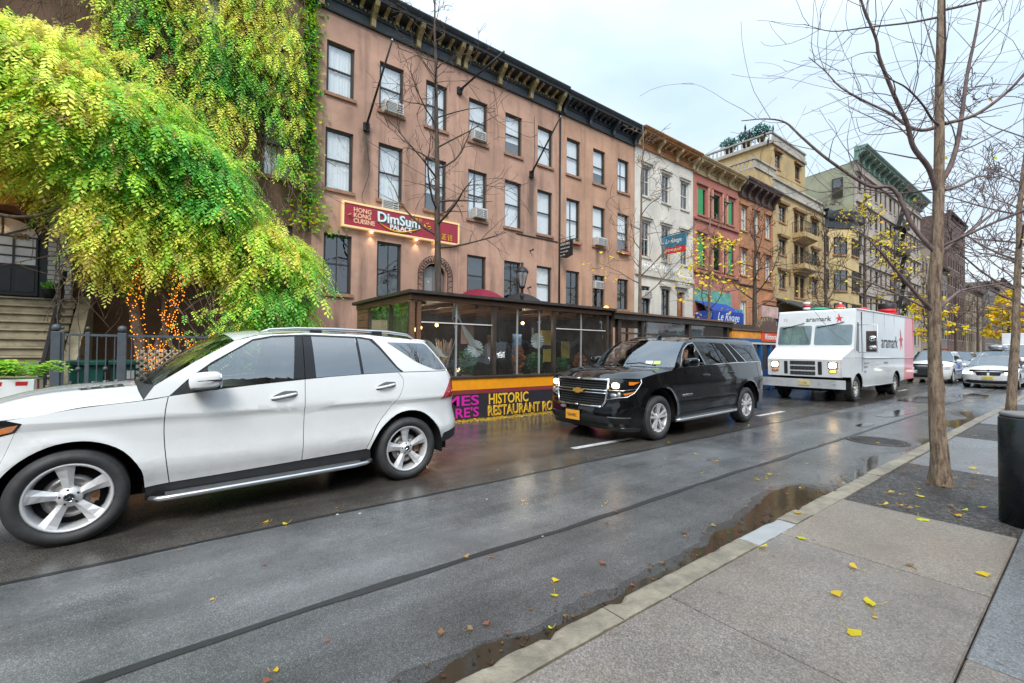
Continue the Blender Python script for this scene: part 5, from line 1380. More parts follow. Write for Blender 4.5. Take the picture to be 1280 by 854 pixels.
def bmats():
 g = MT
 g['brownstone'] = stucco('brownstone_stucco', (.50, .30, .222), .65, (.10, .07, .05), .8, drips=((1.85, 9.75, 6.9, .30, .9), (1.25, 10.4, 9.5, .2, .35), (3.9, 13.4, 11.5, .3, .3)))
 g['brownstone_b'] = stucco('brownstone_stucco_stained', (.50, .30, .218), .65, (.10, .068, .052), .8, drips=((4.05, 9.95, 6.3, .34, .85), (2.9, 7.2, 5.9, .3, .4), (5.2, 7.2, 5.6, .35, .35)))
 g['brownstone2'] = stucco('warm_brownstone_stucco', (.51, .30, .20), .55, (.13, .08, .06), .7, drips=((2.9, 7.2, 5.4, .28, .7), (.6, 7, 5.5, .25, .3)))
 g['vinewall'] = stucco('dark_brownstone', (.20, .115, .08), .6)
 g['white_brick'] = stucco('white_glazed_brick', (.80, .80, .78), .25, (.3, .3, .28), .2, (.32, .12, (.25, .25, .25)))
 g['white_stucco'] = stucco('cream_white_stucco', (.66, .62, .55), .3, (.34, .30, .25), .35)
 g['red_stone'] = stucco('salmon_red_stone', (.46, .17, .125), .3, (.16, .06, .05), .35)
 g['orange_stone'] = stucco('orange_brown_stone', (.47, .22, .11), .35, (.16, .08, .05), .4, (.4, .13, (.7, .65, .6)))
 g['yellow_stucco'] = stucco('ochre_yellow_stucco', (.50, .36, .175), .5, (.17, .13, .08), .6)
 g['bay_yellow'] = stucco('pale_yellow_stucco', (.62, .47, .24), .2, (.3, .24, .14), .2)
 g['grey_green'] = stucco('grey_green_render', (.36, .37, .26), .3, (.2, .2, .15), .25)
 g['pale_stone'] = stucco('weathered_pale_stone', (.42, .36, .31), .5, (.12, .10, .09), .6)
 g['balus'] = stucco('weathered_balustrade', (.45, .42, .37), .7, (.12, .11, .10), .6)
 g['dark_brick'] = stucco('dark_red_brick', (.16, .10, .085), .4, (.08, .05, .04), .3, (.25, .08, (.5, .45, .4)))
 g['tan_brick'] = stucco('tan_brick', (.36, .28, .20), .4, (.14, .11, .08), .3, (.25, .08, (.6, .55, .5)))
 g['grey_brick'] = stucco('grey_brick', (.24, .22, .21), .4, (.1, .1, .1), .3, (.25, .08, (.6, .55, .5)))
 g['cornice_black'] = mat('blue_black_cornice_paint', (.030, .040, .048), .45, 0, .3, 5)
 g['gold'] = mat('worn_gold_paint', (.31, .24, .11), .5, .1, .35, 9)
 g['rust_cornice'] = mat('rust_brown_cornice', (.36, .155, .045), .6, 0, .3, 5, dirt=.5, dcol=(.08, .045, .03))
 g['cream_cornice'] = mat('cream_gold_cornice', (.50, .38, .20), .6, 0, .2, 5, dirt=.5, dcol=(.15, .10, .06))
 g['brown_cornice'] = mat('dark_brown_cornice', (.09, .055, .045), .6, 0, .3, 5)
 g['green_cornice'] = mat('verdigris_cornice', (.20, .31, .25), .6, 0, .25, 4, dirt=.5, dcol=(.08, .12, .10))
 g['frame_dark'] = mat('dark_window_frame', (.040, .036, .032), .5, 0, .2)
 g['frame_brown'] = mat('brown_window_frame', (.13, .075, .045), .55, 0, .2)
 g['frame_white'] = mat('white_window_frame', (.62, .61, .58), .5, 0, .1)
 g['win_glass'] = glass_mat('window_glass', (.93, .95, .95), 1.8, .12, 0, .10)
 g['win_dark'] = glass_mat('dark_window_glass', (.30, .33, .35), 1.7, .08, 0, .14)
 c, nt, b = newmat('white_curtain'); N = NT(nt)
 wv = N.n('ShaderNodeTexWave'); wv.inputs['Scale'].default_value = 3.2; wv.inputs['Distortion'].default_value = 3; N.l(N.obj(), wv.inputs['Vector'])
 N.l(N.ramp(wv.outputs['Fac'], [(.0, (.85, .88, .90)), (.5, (.92, .94, .96))]), b.inputs['Base Color']); b.inputs['Roughness'].default_value = .9
 g['curtain'] = c
 g['blind'] = mat('grey_blind', (.45, .46, .46), .8, 0, .1, 3)
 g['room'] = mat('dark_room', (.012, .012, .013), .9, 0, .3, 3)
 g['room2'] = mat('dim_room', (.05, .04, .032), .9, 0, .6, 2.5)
 g['sill'] = mat('brownstone_sill', (.34, .19, .125), .85, 0, .2, 5, dirt=.4, dcol=(.12, .08, .06))
 g['iron'] = mat('black_iron', (.02, .02, .022), .5, .3, .3, 12)
 g['ac'] = mat('white_ac_casing', (.58, .57, .54), .5, 0, .08, 10, dirt=.3, dcol=(.3, .28, .25))
 g['ac_dark'] = mat('ac_louvre_shadow', (.10, .10, .10), .6, 0, .1)
 g['wood'] = mat('weathered_brown_wood', (.17, .085, .045), .6, 0, .35, 3, .3, 30, dirt=.5, dcol=(.035, .025, .018), stretch=(1, 1, 6))
 g['darkwood'] = mat('dark_stained_wood', (.045, .032, .025), .5, 0, .4, 4, .3, 30)
 g['roofing'] = mat('tar_roofing', (.03, .03, .032), .5, 0, .3, 3)
bmats()
_WIN = {}
def window_proto(w, h, style, rec=.16):
 """A window standing in an opening w x h whose lower left outer corner is the origin; outside is -y."""
 key = (round(w, 2), round(h, 2), style)
 fr = {'sash': 'frame_dark', 'sashb': 'frame_dark', 'sashc': 'frame_dark', 'dark': 'frame_dark', 'white': 'frame_white', 'brown': 'frame_brown', 'tall': 'frame_dark', 'blind': 'frame_dark', 'arch': 'frame_white', 'far': 'frame_dark', 'whitedark': 'frame_white'}[style]
 q = MB(); e = .07 if w > .5 else .05
 y0, y1 = rec - .07, rec + .02
 q.box(0, e, y0, y1, 0, h); q.box(w - e, w, y0, y1, 0, h); q.box(e, w - e, y0, y1, h - e, h); q.box(e, w - e, y0, y1, 0, e * .8)
 if style != 'far':
  q.box(e, w - e, y0 + .02, y1 - .005, h * .5 - .025, h * .5 + .025)
  q.box(e + .0, e + .025, y0 + .02, y1 - .01, e, h - e); q.box(w - e - .025, w - e, y0 + .02, y1 - .01, e, h - e)
 if style in ('brown', 'dark', 'white', 'whitedark') and w > .8:
  q.box(w / 2 - .012, w / 2 + .012, y0 + .03, y1 - .012, e, h - e)
 if style == 'brown':
  for k in (.25, .75): q.box(e, w - e, y0 + .03, y1 - .012, h * k - .01, h * k + .01)
 o = q.build('window', MT[fr])
 p = MB(); p.quad((e, rec - .012, e * .8), (w - e, rec - .012, e * .8), (w - e, rec - .012, h - e), (e, rec - .012, h - e)); p.build('pane', MT['win_glass' if style in ('sash', 'sashb', 'sashc', 'white', 'arch') else 'win_dark'], o)
 c = MB(); d = rec + .05
 if style in ('sashb', 'sashc'):
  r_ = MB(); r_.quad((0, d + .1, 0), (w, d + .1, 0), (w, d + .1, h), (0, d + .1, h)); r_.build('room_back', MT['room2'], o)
 if style == 'sashb':
  c.quad((e, d, h * .34), (w - e, d, h * .34), (w - e, d, h - .02), (e, d, h - .02)); c.build('roller_blind', MT['curtain'], o)
 elif style == 'sashc':
  for x_a, x_b in ((e, w * .40), (w * .52, w - e)):
   c.grid(lambda u, v: Vector((x_a + (x_b - x_a) * u, d + .02 * math.sin(u * 22), .02 + (h - .04) * v)), 14, 1)
  c.build('curtain', MT['curtain'], o)
 elif style in ('sash', 'white', 'arch'):
  n = 28
  c.grid(lambda u, v: Vector((e + (w - 2 * e) * u, d + .012 * math.sin(u * 40 + math.sin(u * 9) * 2), .02 + (h - .04) * v)), n, 1); c.build('curtain', MT['curtain'], o)
 elif style == 'blind':
  c.quad((e, d, h * .42), (w - e, d, h * .42), (w - e, d, h), (e, d, h)); c.build('blind', MT['blind'], o)
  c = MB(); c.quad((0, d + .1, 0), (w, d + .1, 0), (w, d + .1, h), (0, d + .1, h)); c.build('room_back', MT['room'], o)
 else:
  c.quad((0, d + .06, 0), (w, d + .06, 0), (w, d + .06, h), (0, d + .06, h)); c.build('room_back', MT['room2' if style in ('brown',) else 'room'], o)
 return o
def add_window(root, x, z, w, h, style, sill=True, sillm='sill', rec=.16, y=0.0, lab=None):
 key = (round(w, 2), round(h, 2), style, sill, sillm, rec)
 if key not in _WIN:
  o = window_proto(w, h, style, rec); o.parent = root
  if sill:
   s = MB(); s.box(-.08, w + .08, -.08, rec, -.13, -.003); s.build('sill', MT[sillm], o, bevel=.012)
  _WIN[key] = o
 else:
  o = copy_tree(_WIN[key]); o.parent = root
 o.location = (x, y, z)
 if lab: o['label'] = lab
 return o
def facade_wall(root, W, z0, z1, holes, m, depth=9.0, rec=.3, name='wall', roof=True):
 """Front wall in the plane y=0 (outside is -y) with rectangular holes, reveals, side walls and roof."""
 q = MB()
 xs = sorted(set([0, W] + [v for h in holes for v in (h[0], h[1])])); zs = sorted(set([z0, z1] + [v for h in holes for v in (h[2], h[3])]))
 def inside(x, z): return any(h[0] < x < h[1] and h[2] < z < h[3] for h in holes)
 for a, b in zip(xs, xs[1:]):
  for c, d in zip(zs, zs[1:]):
   if not inside((a + b) / 2, (c + d) / 2): q.quad((a, 0, c), (b, 0, c), (b, 0, d), (a, 0, d))
 for a, b, c, d in [h[:4] for h in holes]:
  q.quad((a, 0, c), (a, rec, c), (a, rec, d), (a, 0, d)); q.quad((b, 0, c), (b, 0, d), (b, rec, d), (b, rec, c))
  q.quad((a, 0, d), (a, rec, d), (b, rec, d), (b, 0, d)); q.quad((a, 0, c), (b, 0, c), (b, rec, c), (a, rec, c))
 q.quad((0, 0, z0), (0, 0, z1), (0, depth, z1), (0, depth, z0)); q.quad((W, 0, z0), (W, depth, z0), (W, depth, z1), (W, 0, z1))
 q.quad((0, depth, z0), (0, depth, z1), (W, depth, z1), (W, depth, z0))
 wo = q.build(name, m, root, fix=False)
 if roof:
  q = MB(); q.quad((0, 0, z1), (W, 0, z1), (W, depth, z1), (0, depth, z1)); q.build('roof', MT['roofing'], root, fix=False)
 return wo
def cornice(root, W, zb, zt, proj, m, nb, bm_, dent=None, brk=.16, x0=0.0, small=2, soff=None):
 """Bracketed cornice along x; brackets are parts of their own."""
 H = zt - zb
 prof = [(0, zb), (-.10, zb), (-.12, zb + .06 * H), (-.07, zb + .08 * H), (-.07, zb + .36 * H), (-.14, zb + .40 * H), (-.14, zb + .44 * H), (-.10, zb + .46 * H), (-.10, zb + .70 * H), (-proj * .80, zb + .74 * H), (-proj * .82, zb + .82 * H), (-proj * .92, zb + .86 * H), (-proj, zb + .95 * H), (-proj, zt), (0, zt + .05)]
 q = MB(); n = len(prof)
 q.add([(x0, y, z) for y, z in prof] + [(x0 + W, y, z) for y, z in prof], [(i, (i + 1) % n, n + (i + 1) % n, n + i) for i in range(n)] + [tuple(range(n)), tuple(reversed(range(n, 2 * n)))], False)
 q.cur = 1
 if dent:
  k = int(W / .16)
  for i in range(k):
   x = x0 + (i + .5) * W / k
   q.box(x - .035, x + .035, -.17, -.10, zb + .47 * H, zb + .54 * H)
 co = q.build('cornice', [m, MT['gold'] if dent == 'gold' else m], root)
 def bracket(x, w, z_lo, dep, name):
  b = MB(); z_hi = zb + .735 * H
  pr = [(-.07, z_lo), (-.07 - dep * .25, z_lo), (-.07 - dep * .30, z_lo + (z_hi - z_lo) * .35), (-.07 - dep * .45, z_lo + (z_hi - z_lo) * .5), (-.07 - dep * .9, z_lo + (z_hi - z_lo) * .78), (-.07 - dep, z_hi), (-.07, z_hi)]
  b.prism(pr, x - w / 2, x + w / 2, 'yz')
  b.build(name, bm_, co, bevel=.012)
 for i in range(nb):
  x = x0 + brk / 2 + .08 + (W - brk - .16) * i / (nb - 1)
  bracket(x, brk, zb + .02 * H, proj * .72, 'bracket')
  if i < nb - 1 and small:
   st = (W - brk - .16) / (nb - 1)
   for j in range(small): bracket(x + st * (j + 1) / (small + 1), brk * .75, zb + .50 * H, proj * .62, 'modillion')
 return co
def ac_unit(root, x, z, w=.62, h=.40, dep=.32, y=0.0, name='air_conditioner'):
 q = MB(); q.box(x, x + w, y - dep, y + .1, z, z + h)
 o = q.build(name, MT['ac'], root, bevel=.01)
 q = MB()
 for i in range(6): q.box(x + .04, x + w * .62, y - dep - .006, y - dep + .004, z + .04 + i * (h - .08) / 6, z + .04 + i * (h - .08) / 6 + .025)
 for i in range(4): q.box(x + w * .67, x + w - .04, y - dep - .006, y - dep + .004, z + .04 + i * (h - .08) / 4, z + .04 + i * (h - .08) / 4 + .05)
 q.build('louvre', MT['ac_dark'], o)
 return o
def thing_part(o, root):
 """Parent a world-placed object under a thing standing unrotated."""
 o.parent = root
 o.location = Vector(o.location) - Vector(root.location)
 return o
def brownstones():
 cols = [4.31, 6.24, 8.18, 10.23, 12.21, 14.18, 16.15, 18.13, 20.18]
 spec = [('townhouse', 3.90, 9.75, 'brown townhouse with the red dim sum sign across its front', 'brownstone', 0),
   ('townhouse', 9.76, 15.62, 'brown townhouse with gold bracketed cornice, between two flagpoles', 'brownstone_b', 1),
   ('townhouse', 15.64, 21.70, 'brown townhouse with plain black cornice beside the white building', 'brownstone2', 2)]
 out = []
 for name, x0, x1, lab, m, hi in spec:
  root = thing(name, lab, 'house', (x0, FY, 0)); W = x1 - x0; holes = []; wins = []
  for ci in range(3):
   x = cols[hi * 3 + ci] - x0
   for z, h in ((10.70, 1.88), (7.28, 2.16)):
    holes.append((x, x + .98, z, z + h)); wins.append((x, z, .98, h, ['sash', 'sash', 'sashb', 'sashc', 'sash', 'sash', 'sashc', 'sash', 'sashb'][(hi * 3 + ci + (4 if z > 9 else 0)) % 9]))
   if hi == 0 and ci == 2:
    holes.append((x - .02, x + 1.02, 3.0, 5.15)); continue
   z, h, st = (3.55, 2.12, 'dark') if hi == 0 else (3.95, 1.75, ['blind', 'blind', 'dark'][hi] if ci != 1 else 'dark')
   if hi == 1 and ci == 2: st = 'sash'
   holes.append((x, x + .98, z, z + h)); wins.append((x, z, .98, h, st))
  facade_wall(root, W, 0, 14.0, holes, MT[m])
  for (x, z, w, h, st) in wins: add_window(root, x, z, w, h, st)
  if hi < 2: cornice(root, W, 13.60, 14.62, .82, MT['cornice_black'], 4, MT['gold'], 'gold', .17, 0, 3)
  else: cornice(root, W, 13.62, 14.55, .78, MT['cornice_black'], 4, MT['cornice_black'], 'plain', .17, 0, 4)
  out.append(root)
 h1, h2, h3 = out
 x = 8.16 - 3.90; gd = mat('grey_door_paint', (.20, .205, .20), .45, 0, .1)
 q = MB()
 arch = lambda r_, z0: [(x + .52 + r_ * math.cos(a), z0 + r_ * math.sin(a)) for a in [PI * k / 14 for k in range(15)]]
 q.prism([(x + .98, 3.0)] + arch(.46, 4.55) + [(x + .06, 3.0)], .16, .22, 'xz'); d = q.build('door', gd, h1)
 q = MB()
 for k in (0, 1): q.box(x + .12 + k * .44, x + .46 + k * .44, .145, .165, 3.2, 4.5)
 q.build('door_panel', mat('grey_door_panel', (.27, .275, .27), .4, 0, .1), d, bevel=.01)
 q = MB(); q.box(x + .515, x + .525, .15, .17, 3.0, 5.0); q.build('door_seam', MT['dark_void'], d)
 for k, zz in ((.3, 4.35), (.72, 4.3), (.3, 3.85)):
  q = MB(); q.cyl((x + k, .14, zz), .035, .01, 12, axis='y'); q.build('door_sticker', MT['frame_white'], d)
 q = MB(); ar = arch(.50, 4.60)
 for (a, b), (c, e) in zip(ar, ar[1:]): q.quad((a, .02, b), (c, .02, e), (c, .02, 5.16), (a, .02, 5.16))
 q.build('arch_spandrel', MT['brownstone'], h1)
 tr = thing('trellis', 'dark wrought trellis arching round the grey double door', 'trellis', (8.16 + .52, FY - .08, 3.0))
 q = MB()
 for r_ in (.56, .78):
  q.tube([(-r_, 0, 0)] + [(r_ * math.cos(a), 0, 1.62 + r_ * math.sin(a)) for a in [PI - PI * k / 16 for k in range(17)]] + [(r_, 0, 0)], .014, 5)
 for k in range(34):
  a = PI * k / 33 + .06
  p1 = Vector((.56 * math.cos(a), 0, 1.62 + .56 * math.sin(a))); p2 = Vector((.78 * math.cos(a + (.12 if k % 2 else -.12)), 0, 1.62 + .78 * math.sin(a + (.12 if k % 2 else -.12)))); q.tube([p1, p2], .012, 4)
 for k in range(14):
  for sg in (-1, 1): q.tube([(sg * .56, 0, .12 * k), (sg * .78, 0, .12 * k + (.14 if k % 2 else -.02))], .012, 4)
 q.build('lattice', MT['iron'], tr)
 ac_unit(h1, 6.36 - 3.9, 10.60, .74, .42); ac_unit(h1, 6.38 - 3.9, 6.86, .66, .44, .10)
 ac_unit(h2, 10.37 - 9.76, 10.74, .62, .4, .25); ac_unit(h2, 10.45 - 9.76, 7.32, .6, .42); ac_unit(h3, 18.2 - 15.64, 7.28, .74, .42); ac_unit(h3, 18.25 - 15.64, 4.95, .68, .42, .12)
 q = MB(); q.tube([(15.63, FY - .06, .3), (15.63, FY - .06, 13.6)], .045, 8); dp = q.build('drain_pipe', MT['iron'])
 tag(dp, 'dark vertical drain pipe between the second and third brown townhouses', 'pipe')
 q = MB(); q.box(12.9, 15.55, FY - .04, FY - .005, 7.02, 7.06); dp = q.build('conduit', MT['iron']); tag(dp, 'thin dark conduit running left from the hanging black sign', 'conduit')
 for bx, bz, ln in ((5.75, 9.80, 4.0), (13.78, 9.98, 3.4)):
  pass
 for i, (b, t, lab) in enumerate((((5.75, FY, 9.86), (5.82, 14.4, 11.95), 'dark bare flagpole leaning out at the left windows of the brown row'), ((9.73, FY, 12.66), (10.45, 14.4, 13.48), 'shortest flagpole, with gold tip, high under the black cornice'), ((13.77, FY, 10.05), (13.60, 14.4, 11.88), 'dark flagpole above a long dark stain near the drain pipe'))):
  fp = thing('flagpole', lab, 'flagpole', b, 0, 'flagpoles on the brown townhouses')
  v = Vector(t) - Vector(b)
  q = MB(); q.tube([v * .0, v], [.045, .032], 8); q.build('pole', MT['iron'], fp)
  q = MB(); q.ball(v * 1.01, .055 if i == 1 else .03); q.build('finial', MT['gold' if i == 1 else 'alu'], fp)
  q = MB(); q.obox((0, -.04, -.02), (.22, .1, .3)); q.bar((0, -.05, -.2), v * .12, .05); q.build('bracket', MT['iron'], fp)
 q = MB()
 for pts in ([(9.9, FY - .5, 12.75), (11.5, FY - .12, 12.0), (13.4, FY - .1, 11.75), (13.9, FY - .3, 11.9)], [(13.9, FY - .06, 12.9), (13.95, FY - .05, 11), (13.8, FY - .05, 10.1)], [(14.2, FY - .1, 11.8), (14.6, FY - .15, 11.2), (14.9, FY - .1, 10.9)]): q.tube(spl(pts, 6), .012, 4)
 tag(q.build('cable', MT['iron']), 'loose thin black cables sagging between the two right flagpoles', 'cable')
 q = MB(); q.tube(spl([(5.7, FY - .1, 9.5), (5.85, FY - .12, 8.2), (5.6, FY - .1, 7.2), (5.75, FY - .1, 6.9)], 6), .010, 4); q.tube(spl([(5.8, FY - .1, 9.3), (8, FY - .12, 8.6), (10.2, FY - .12, 8.1), (10.9, FY - .1, 8.4)], 6), .010, 4)
 tag(q.build('cable', MT['iron']), 'thin cables trailing from the leftmost flagpole foot', 'cable')
 for x, z, lab in ((16.22, 7.10, 'terracotta window box with green plants beside the hanging sign'), (20.25, 7.12, 'window box with pink flowers under the rightmost brown window')):
  wb = thing('window_box', lab, 'planter', (x, FY, z))
  q = MB(); q.box(0, .9, -.22, -.085, -.02, .12); q.build('box', mat('terracotta', (.42, .17, .10), .8, 0, .2), wb, bevel=.01)
  leaf_clump(wb, (.45, -.15, .2), (.42, .07, .09), 120, [(.05, .16, .05), (.09, .2, .06)] if x < 18 else [(.45, .12, .2), (.1, .2, .06)], .05)
 for x, z in ((13.75, 6.35), (13.62, 4.55)):
  w = thing('wall_bracket', 'small dark iron bracket on the brown wall, ' + ('upper of two' if z > 5 else 'lower of two'), 'bracket', (x, FY, z))
  q = MB(); q.box(-.03, .03, -.2, 0, -.02, .02); q.ball((0, -.22, .02), .05); q.build('arm', MT['iron'], w)
 return out
def leaf_clump(parent, c, r, n, cols, size, name='foliage', seed=1):
 rr = random.Random(seed + int(c[0] * 100))
 q = MB()
 for i in range(n):
  while True:
   p = Vector((rr.uniform(-1, 1), rr.uniform(-1, 1), rr.uniform(-1, 1)))
   if p.length < 1: break
  p = Vector(c) + Vector((p.x * r[0], p.y * r[1], p.z * r[2]))
  a = Vector((rr.gauss(0, 1), rr.gauss(0, 1), rr.gauss(0, 1))).normalized(); b = a.orthogonal().normalized()
  s = size * rr.uniform(.6, 1.4)
  q.col = tuple(k * rr.uniform(.7, 1.3) for k in rr.choice(cols))
  q.quad(p - a * s, p - b * s * .5, p + a * s, p + b * s * .5)
 return q.build(name, MT['leaf'], parent, fix=False)
def leafmat():
 m = bpy.data.materials.new('leaf'); m.use_nodes = True; nt = m.node_tree; nt.nodes.clear(); N = NT(nt)
 at = N.n('ShaderNodeAttribute'); at.attribute_name = 'tint'
 out = N.n('ShaderNodeOutputMaterial'); b = N.n('ShaderNodeBsdfPrincipled'); t = N.n('ShaderNodeBsdfTranslucent'); mx = N.n('ShaderNodeMixShader')
 N.l(at.outputs['Color'], b.inputs['Base Color']); b.inputs['Roughness'].default_value = .5; b.inputs['Specular IOR Level'].default_value = .3
 hs = N.n('ShaderNodeHueSaturation'); hs.inputs['Value'].default_value = 1.25; hs.inputs['Saturation'].default_value = .98; N.l(at.outputs['Color'], hs.inputs['Color'])
 N.l(hs.outputs[0], t.inputs['Color']); mx.inputs[0].default_value = .38
 N.l(b.outputs[0], mx.inputs[1]); N.l(t.outputs[0], mx.inputs[2]); N.l(mx.outputs[0], out.inputs['Surface'])
 MT['leaf'] = m
leafmat()
def signs():
 red = mat('red_sign_board', (.36, .022, .045), .35, 0, .1, 2); cream = emit_mat('lit_cream_border', (.9, .62, .3), .12); yel = mat('yellow_sign_paint', (.85, .48, .02), .4, 0, .05)
 wt = mat('white_sign_paint', (.82, .86, .86), .35, 0, 0); teal = mat('teal_sign_paint', (.05, .33, .34), .4, 0, 0); pale = mat('pale_orange_letters', (.85, .52, .32), .5, 0, 0)
 s = thing('shop_sign', 'long red board with dim sum lettering over the grey door', 'sign', (4.90, FY, 5.98))
 W, H = 4.80, .90
 q = MB(); q.box(0, W, -.16, -.02, 0, H); q.build('board', red, s)
 q = MB(); e = .05
 q.box(-.02, W + .02, -.185, -.01, H - e, H + .02); q.box(-.02, W + .02, -.185, -.01, -.02, e); q.box(-.02, e, -.185, -.01, e, H - e); q.box(W - e, W + .02, -.185, -.01, e, H - e); q.build('border', cream, s)
 F = lambda x, z, y=-.165: frame_m((x, y, z), (1, 0, 0), (0, 0, 1))
 for i, t in enumerate(('HONG', 'KONG', 'CUISINE')): text('lettering', t, pale, s, F(.38, .58 - .20 * i), .23, .95, .02, bold=.006)
 text('lettering', 'DimSum', teal, s, F(1.25, .38, -.17), .52, .98, .03, bold=.03); text('lettering', 'DimSum', wt, s, F(1.25, .385, -.195), .52, .98, .03, bold=.008)
 text('lettering', 'PALACE', wt, s, F(1.76, .17, -.18), .25, 1.0, .03, bold=.006)
 q = MB(); pts = [(1.3 + 1.75 * k / 16, -.185, .40 - .29 * math.sin(PI * (k / 16) ** .8)) for k in range(17)]; q.tube(pts, [.008 + .028 * math.sin(PI * k / 16) for k in range(17)], 6); q.build('swoosh', yel, s)
 def strokes(name, x, z, h, sets):
  for ox, st in sets:
   q = MB()
   for a, b, c, d in st: q.bar((x + ox + a * h, -.175, z + b * h), (x + ox + c * h, -.175, z + d * h), h * .13, .02, up=(0, 1, 0))
   q.build(name, yel, s)
 g1 = [(.1, .9, .9, .9), (.5, 1, .5, .1), (.2, .6, .8, .6), (.1, .1, .9, .1), (.2, .35, .8, .35)]
 g2 = [(.1, .8, .9, .8), (.3, 1, .3, .5), (.7, 1, .7, .5), (.1, .5, .9, .5), (.5, .5, .1, 0), (.5, .5, .9, 0)]
 g3 = [(.1, .9, .4, .9), (.25, 1, .25, 0), (.05, .6, .45, .6), (.55, .9, .95, .9), (.55, .5, .95, .5), (.75, .9, .75, 0), (.6, .1, .95, .1)]
 strokes('character', 2.62, .66, .13, [(0, g1), (.17, g2), (.34, g3)])
 strokes('character', 3.62, .12, .24, [(0, g2), (.34, g1), (.62, g3)])
 q = MB(); q.tube([(3.20, -.18, .60), (3.24, -.18, .46), (3.38, -.18, .42), (3.5, -.18, .50), (3.44, -.18, .56), (3.34, -.18, .52)], .022, 6); q.tube([(3.26, -.18, .66), (3.34, -.18, .62), (3.38, -.18, .70)], .014, 6); q.build('teacup_logo', yel, s)
 for x in (1.08, 2.90, 3.75):
  q = MB(); q.cyl((x, -.1, -.07), .045, .06, 10); o = q.build('downlight', MT['lamp_on'], s)
  L = bpy.data.lights.new('sign_lamp', 'SPOT'); L.energy = 9; L.color = (1, .78, .5); L.spot_size = R(75); L.spot_blend = .8; L.shadow_soft_size = .03
  lo = bpy.data.objects.new('sign_lamp', L); lo.location = (4.9 + x, FY - .12, 5.89); lo.rotation_euler = (R(6), 0, 0); link(lo)
 h = thing('hanging_sign', 'black shield-shaped sign hanging square to the brown wall', 'sign', (15.62, FY, 6.15))
 bk = mat('black_sign_board', (.015, .016, .018), .35, 0, .1)
 q = MB(); q.prism([(-.12, .12), (-.55, .0), (-1.0, .10), (-1.0, .88), (-.12, .82)], -.025, .025, 'yz'); b = q.build('board', bk, h)
 for i, (t, sz) in enumerate((('UPSTAIRS', .17), ('cocktails & food', .11), ('live music nightly', .09), ('est. 1995', .10))):
  text('lettering', t, wt, b, frame_m((-.028, -.16, .66 - .17 * i), (0, -1, 0), (0, 0, 1)), sz, .9, .004)
 q = MB(); q.tube([(0, 0, 1.02), (0, -1.1, 1.02)], .014, 6); q.tube([(0, 0, 1.3), (0, -.2, 1.22), (0, -.45, 1.05)], .01, 5); q.tube([(0, -.3, 1.02), (0, -.3, .84)], .008, 5); q.tube([(0, -.85, 1.02), (0, -.85, .86)], .008, 5); q.build('bracket', MT['iron'], h)
 for nm, x, r_, m, lab in (('awning', 10.75, 1.15, mat('maroon_canvas', (.22, .008, .03), .7, 0, .15), 'maroon dome awning rising behind the dining shed'), ('awning', 13.0, 1.0, mat('black_canvas', (.02, .022, .026), .7, 0, .15), 'black dome awning behind the dining shed, beside the street lamp')):
  a = thing('awning', lab, 'awning', (x, FY, 3.08))
  q = MB(); q.grid(lambda u, v: Vector((r_ * math.cos(PI * u), -1.55 * math.sin(PI / 2 * v) * 1.0, .05 + (1.10 * math.sin(PI * u)) * math.cos(PI / 2 * v * .92))), 16, 8); q.build('canopy', m, a)
  q = MB(); q.tube([(r_ * math.cos(PI * k / 12), -1.56, .05) for k in range(13)], .02, 5); q.build('hoop', MT['iron'], a)
 l = thing('street_lamp', 'black post-top street lantern rising behind the dining shed', 'street lamp', (10.12, 12.65, .15))
 q = MB(); q.lathe([(.16, 0), (.16, .3), (.1, .4), (.085, 1.2), (.06, 1.3), (.055, 3.3), (.09, 3.36), (.06, 3.42), (.05, 3.62), (.1, 3.68), (.12, 3.74), (.02, 3.75)], 14); q.build('post', MT['iron'], l)
 q = MB(); q.lathe([(.10, 3.75), (.21, 4.18), (.20, 4.25), (.02, 4.26)], 12); q.build('lantern_glass', glass_mat('frosted_lantern', (.7, .72, .74), 1.5, .05, .1, 0, .55, (.6, .6, .62)), l)
 q = MB(); q.lathe([(.23, 4.22), (.23, 4.27), (.15, 4.38), (.05, 4.44), (.04, 4.50), (.055, 4.55), (.001, 4.62)], 14)
 for k in range(6):
  a = PI / 3 * k; q.tube([(.105 * math.cos(a), .105 * math.sin(a), 3.75), (.215 * math.cos(a), .215 * math.sin(a), 4.2)], .012, 5)
 q.build('lantern_cap', MT['iron'], l)
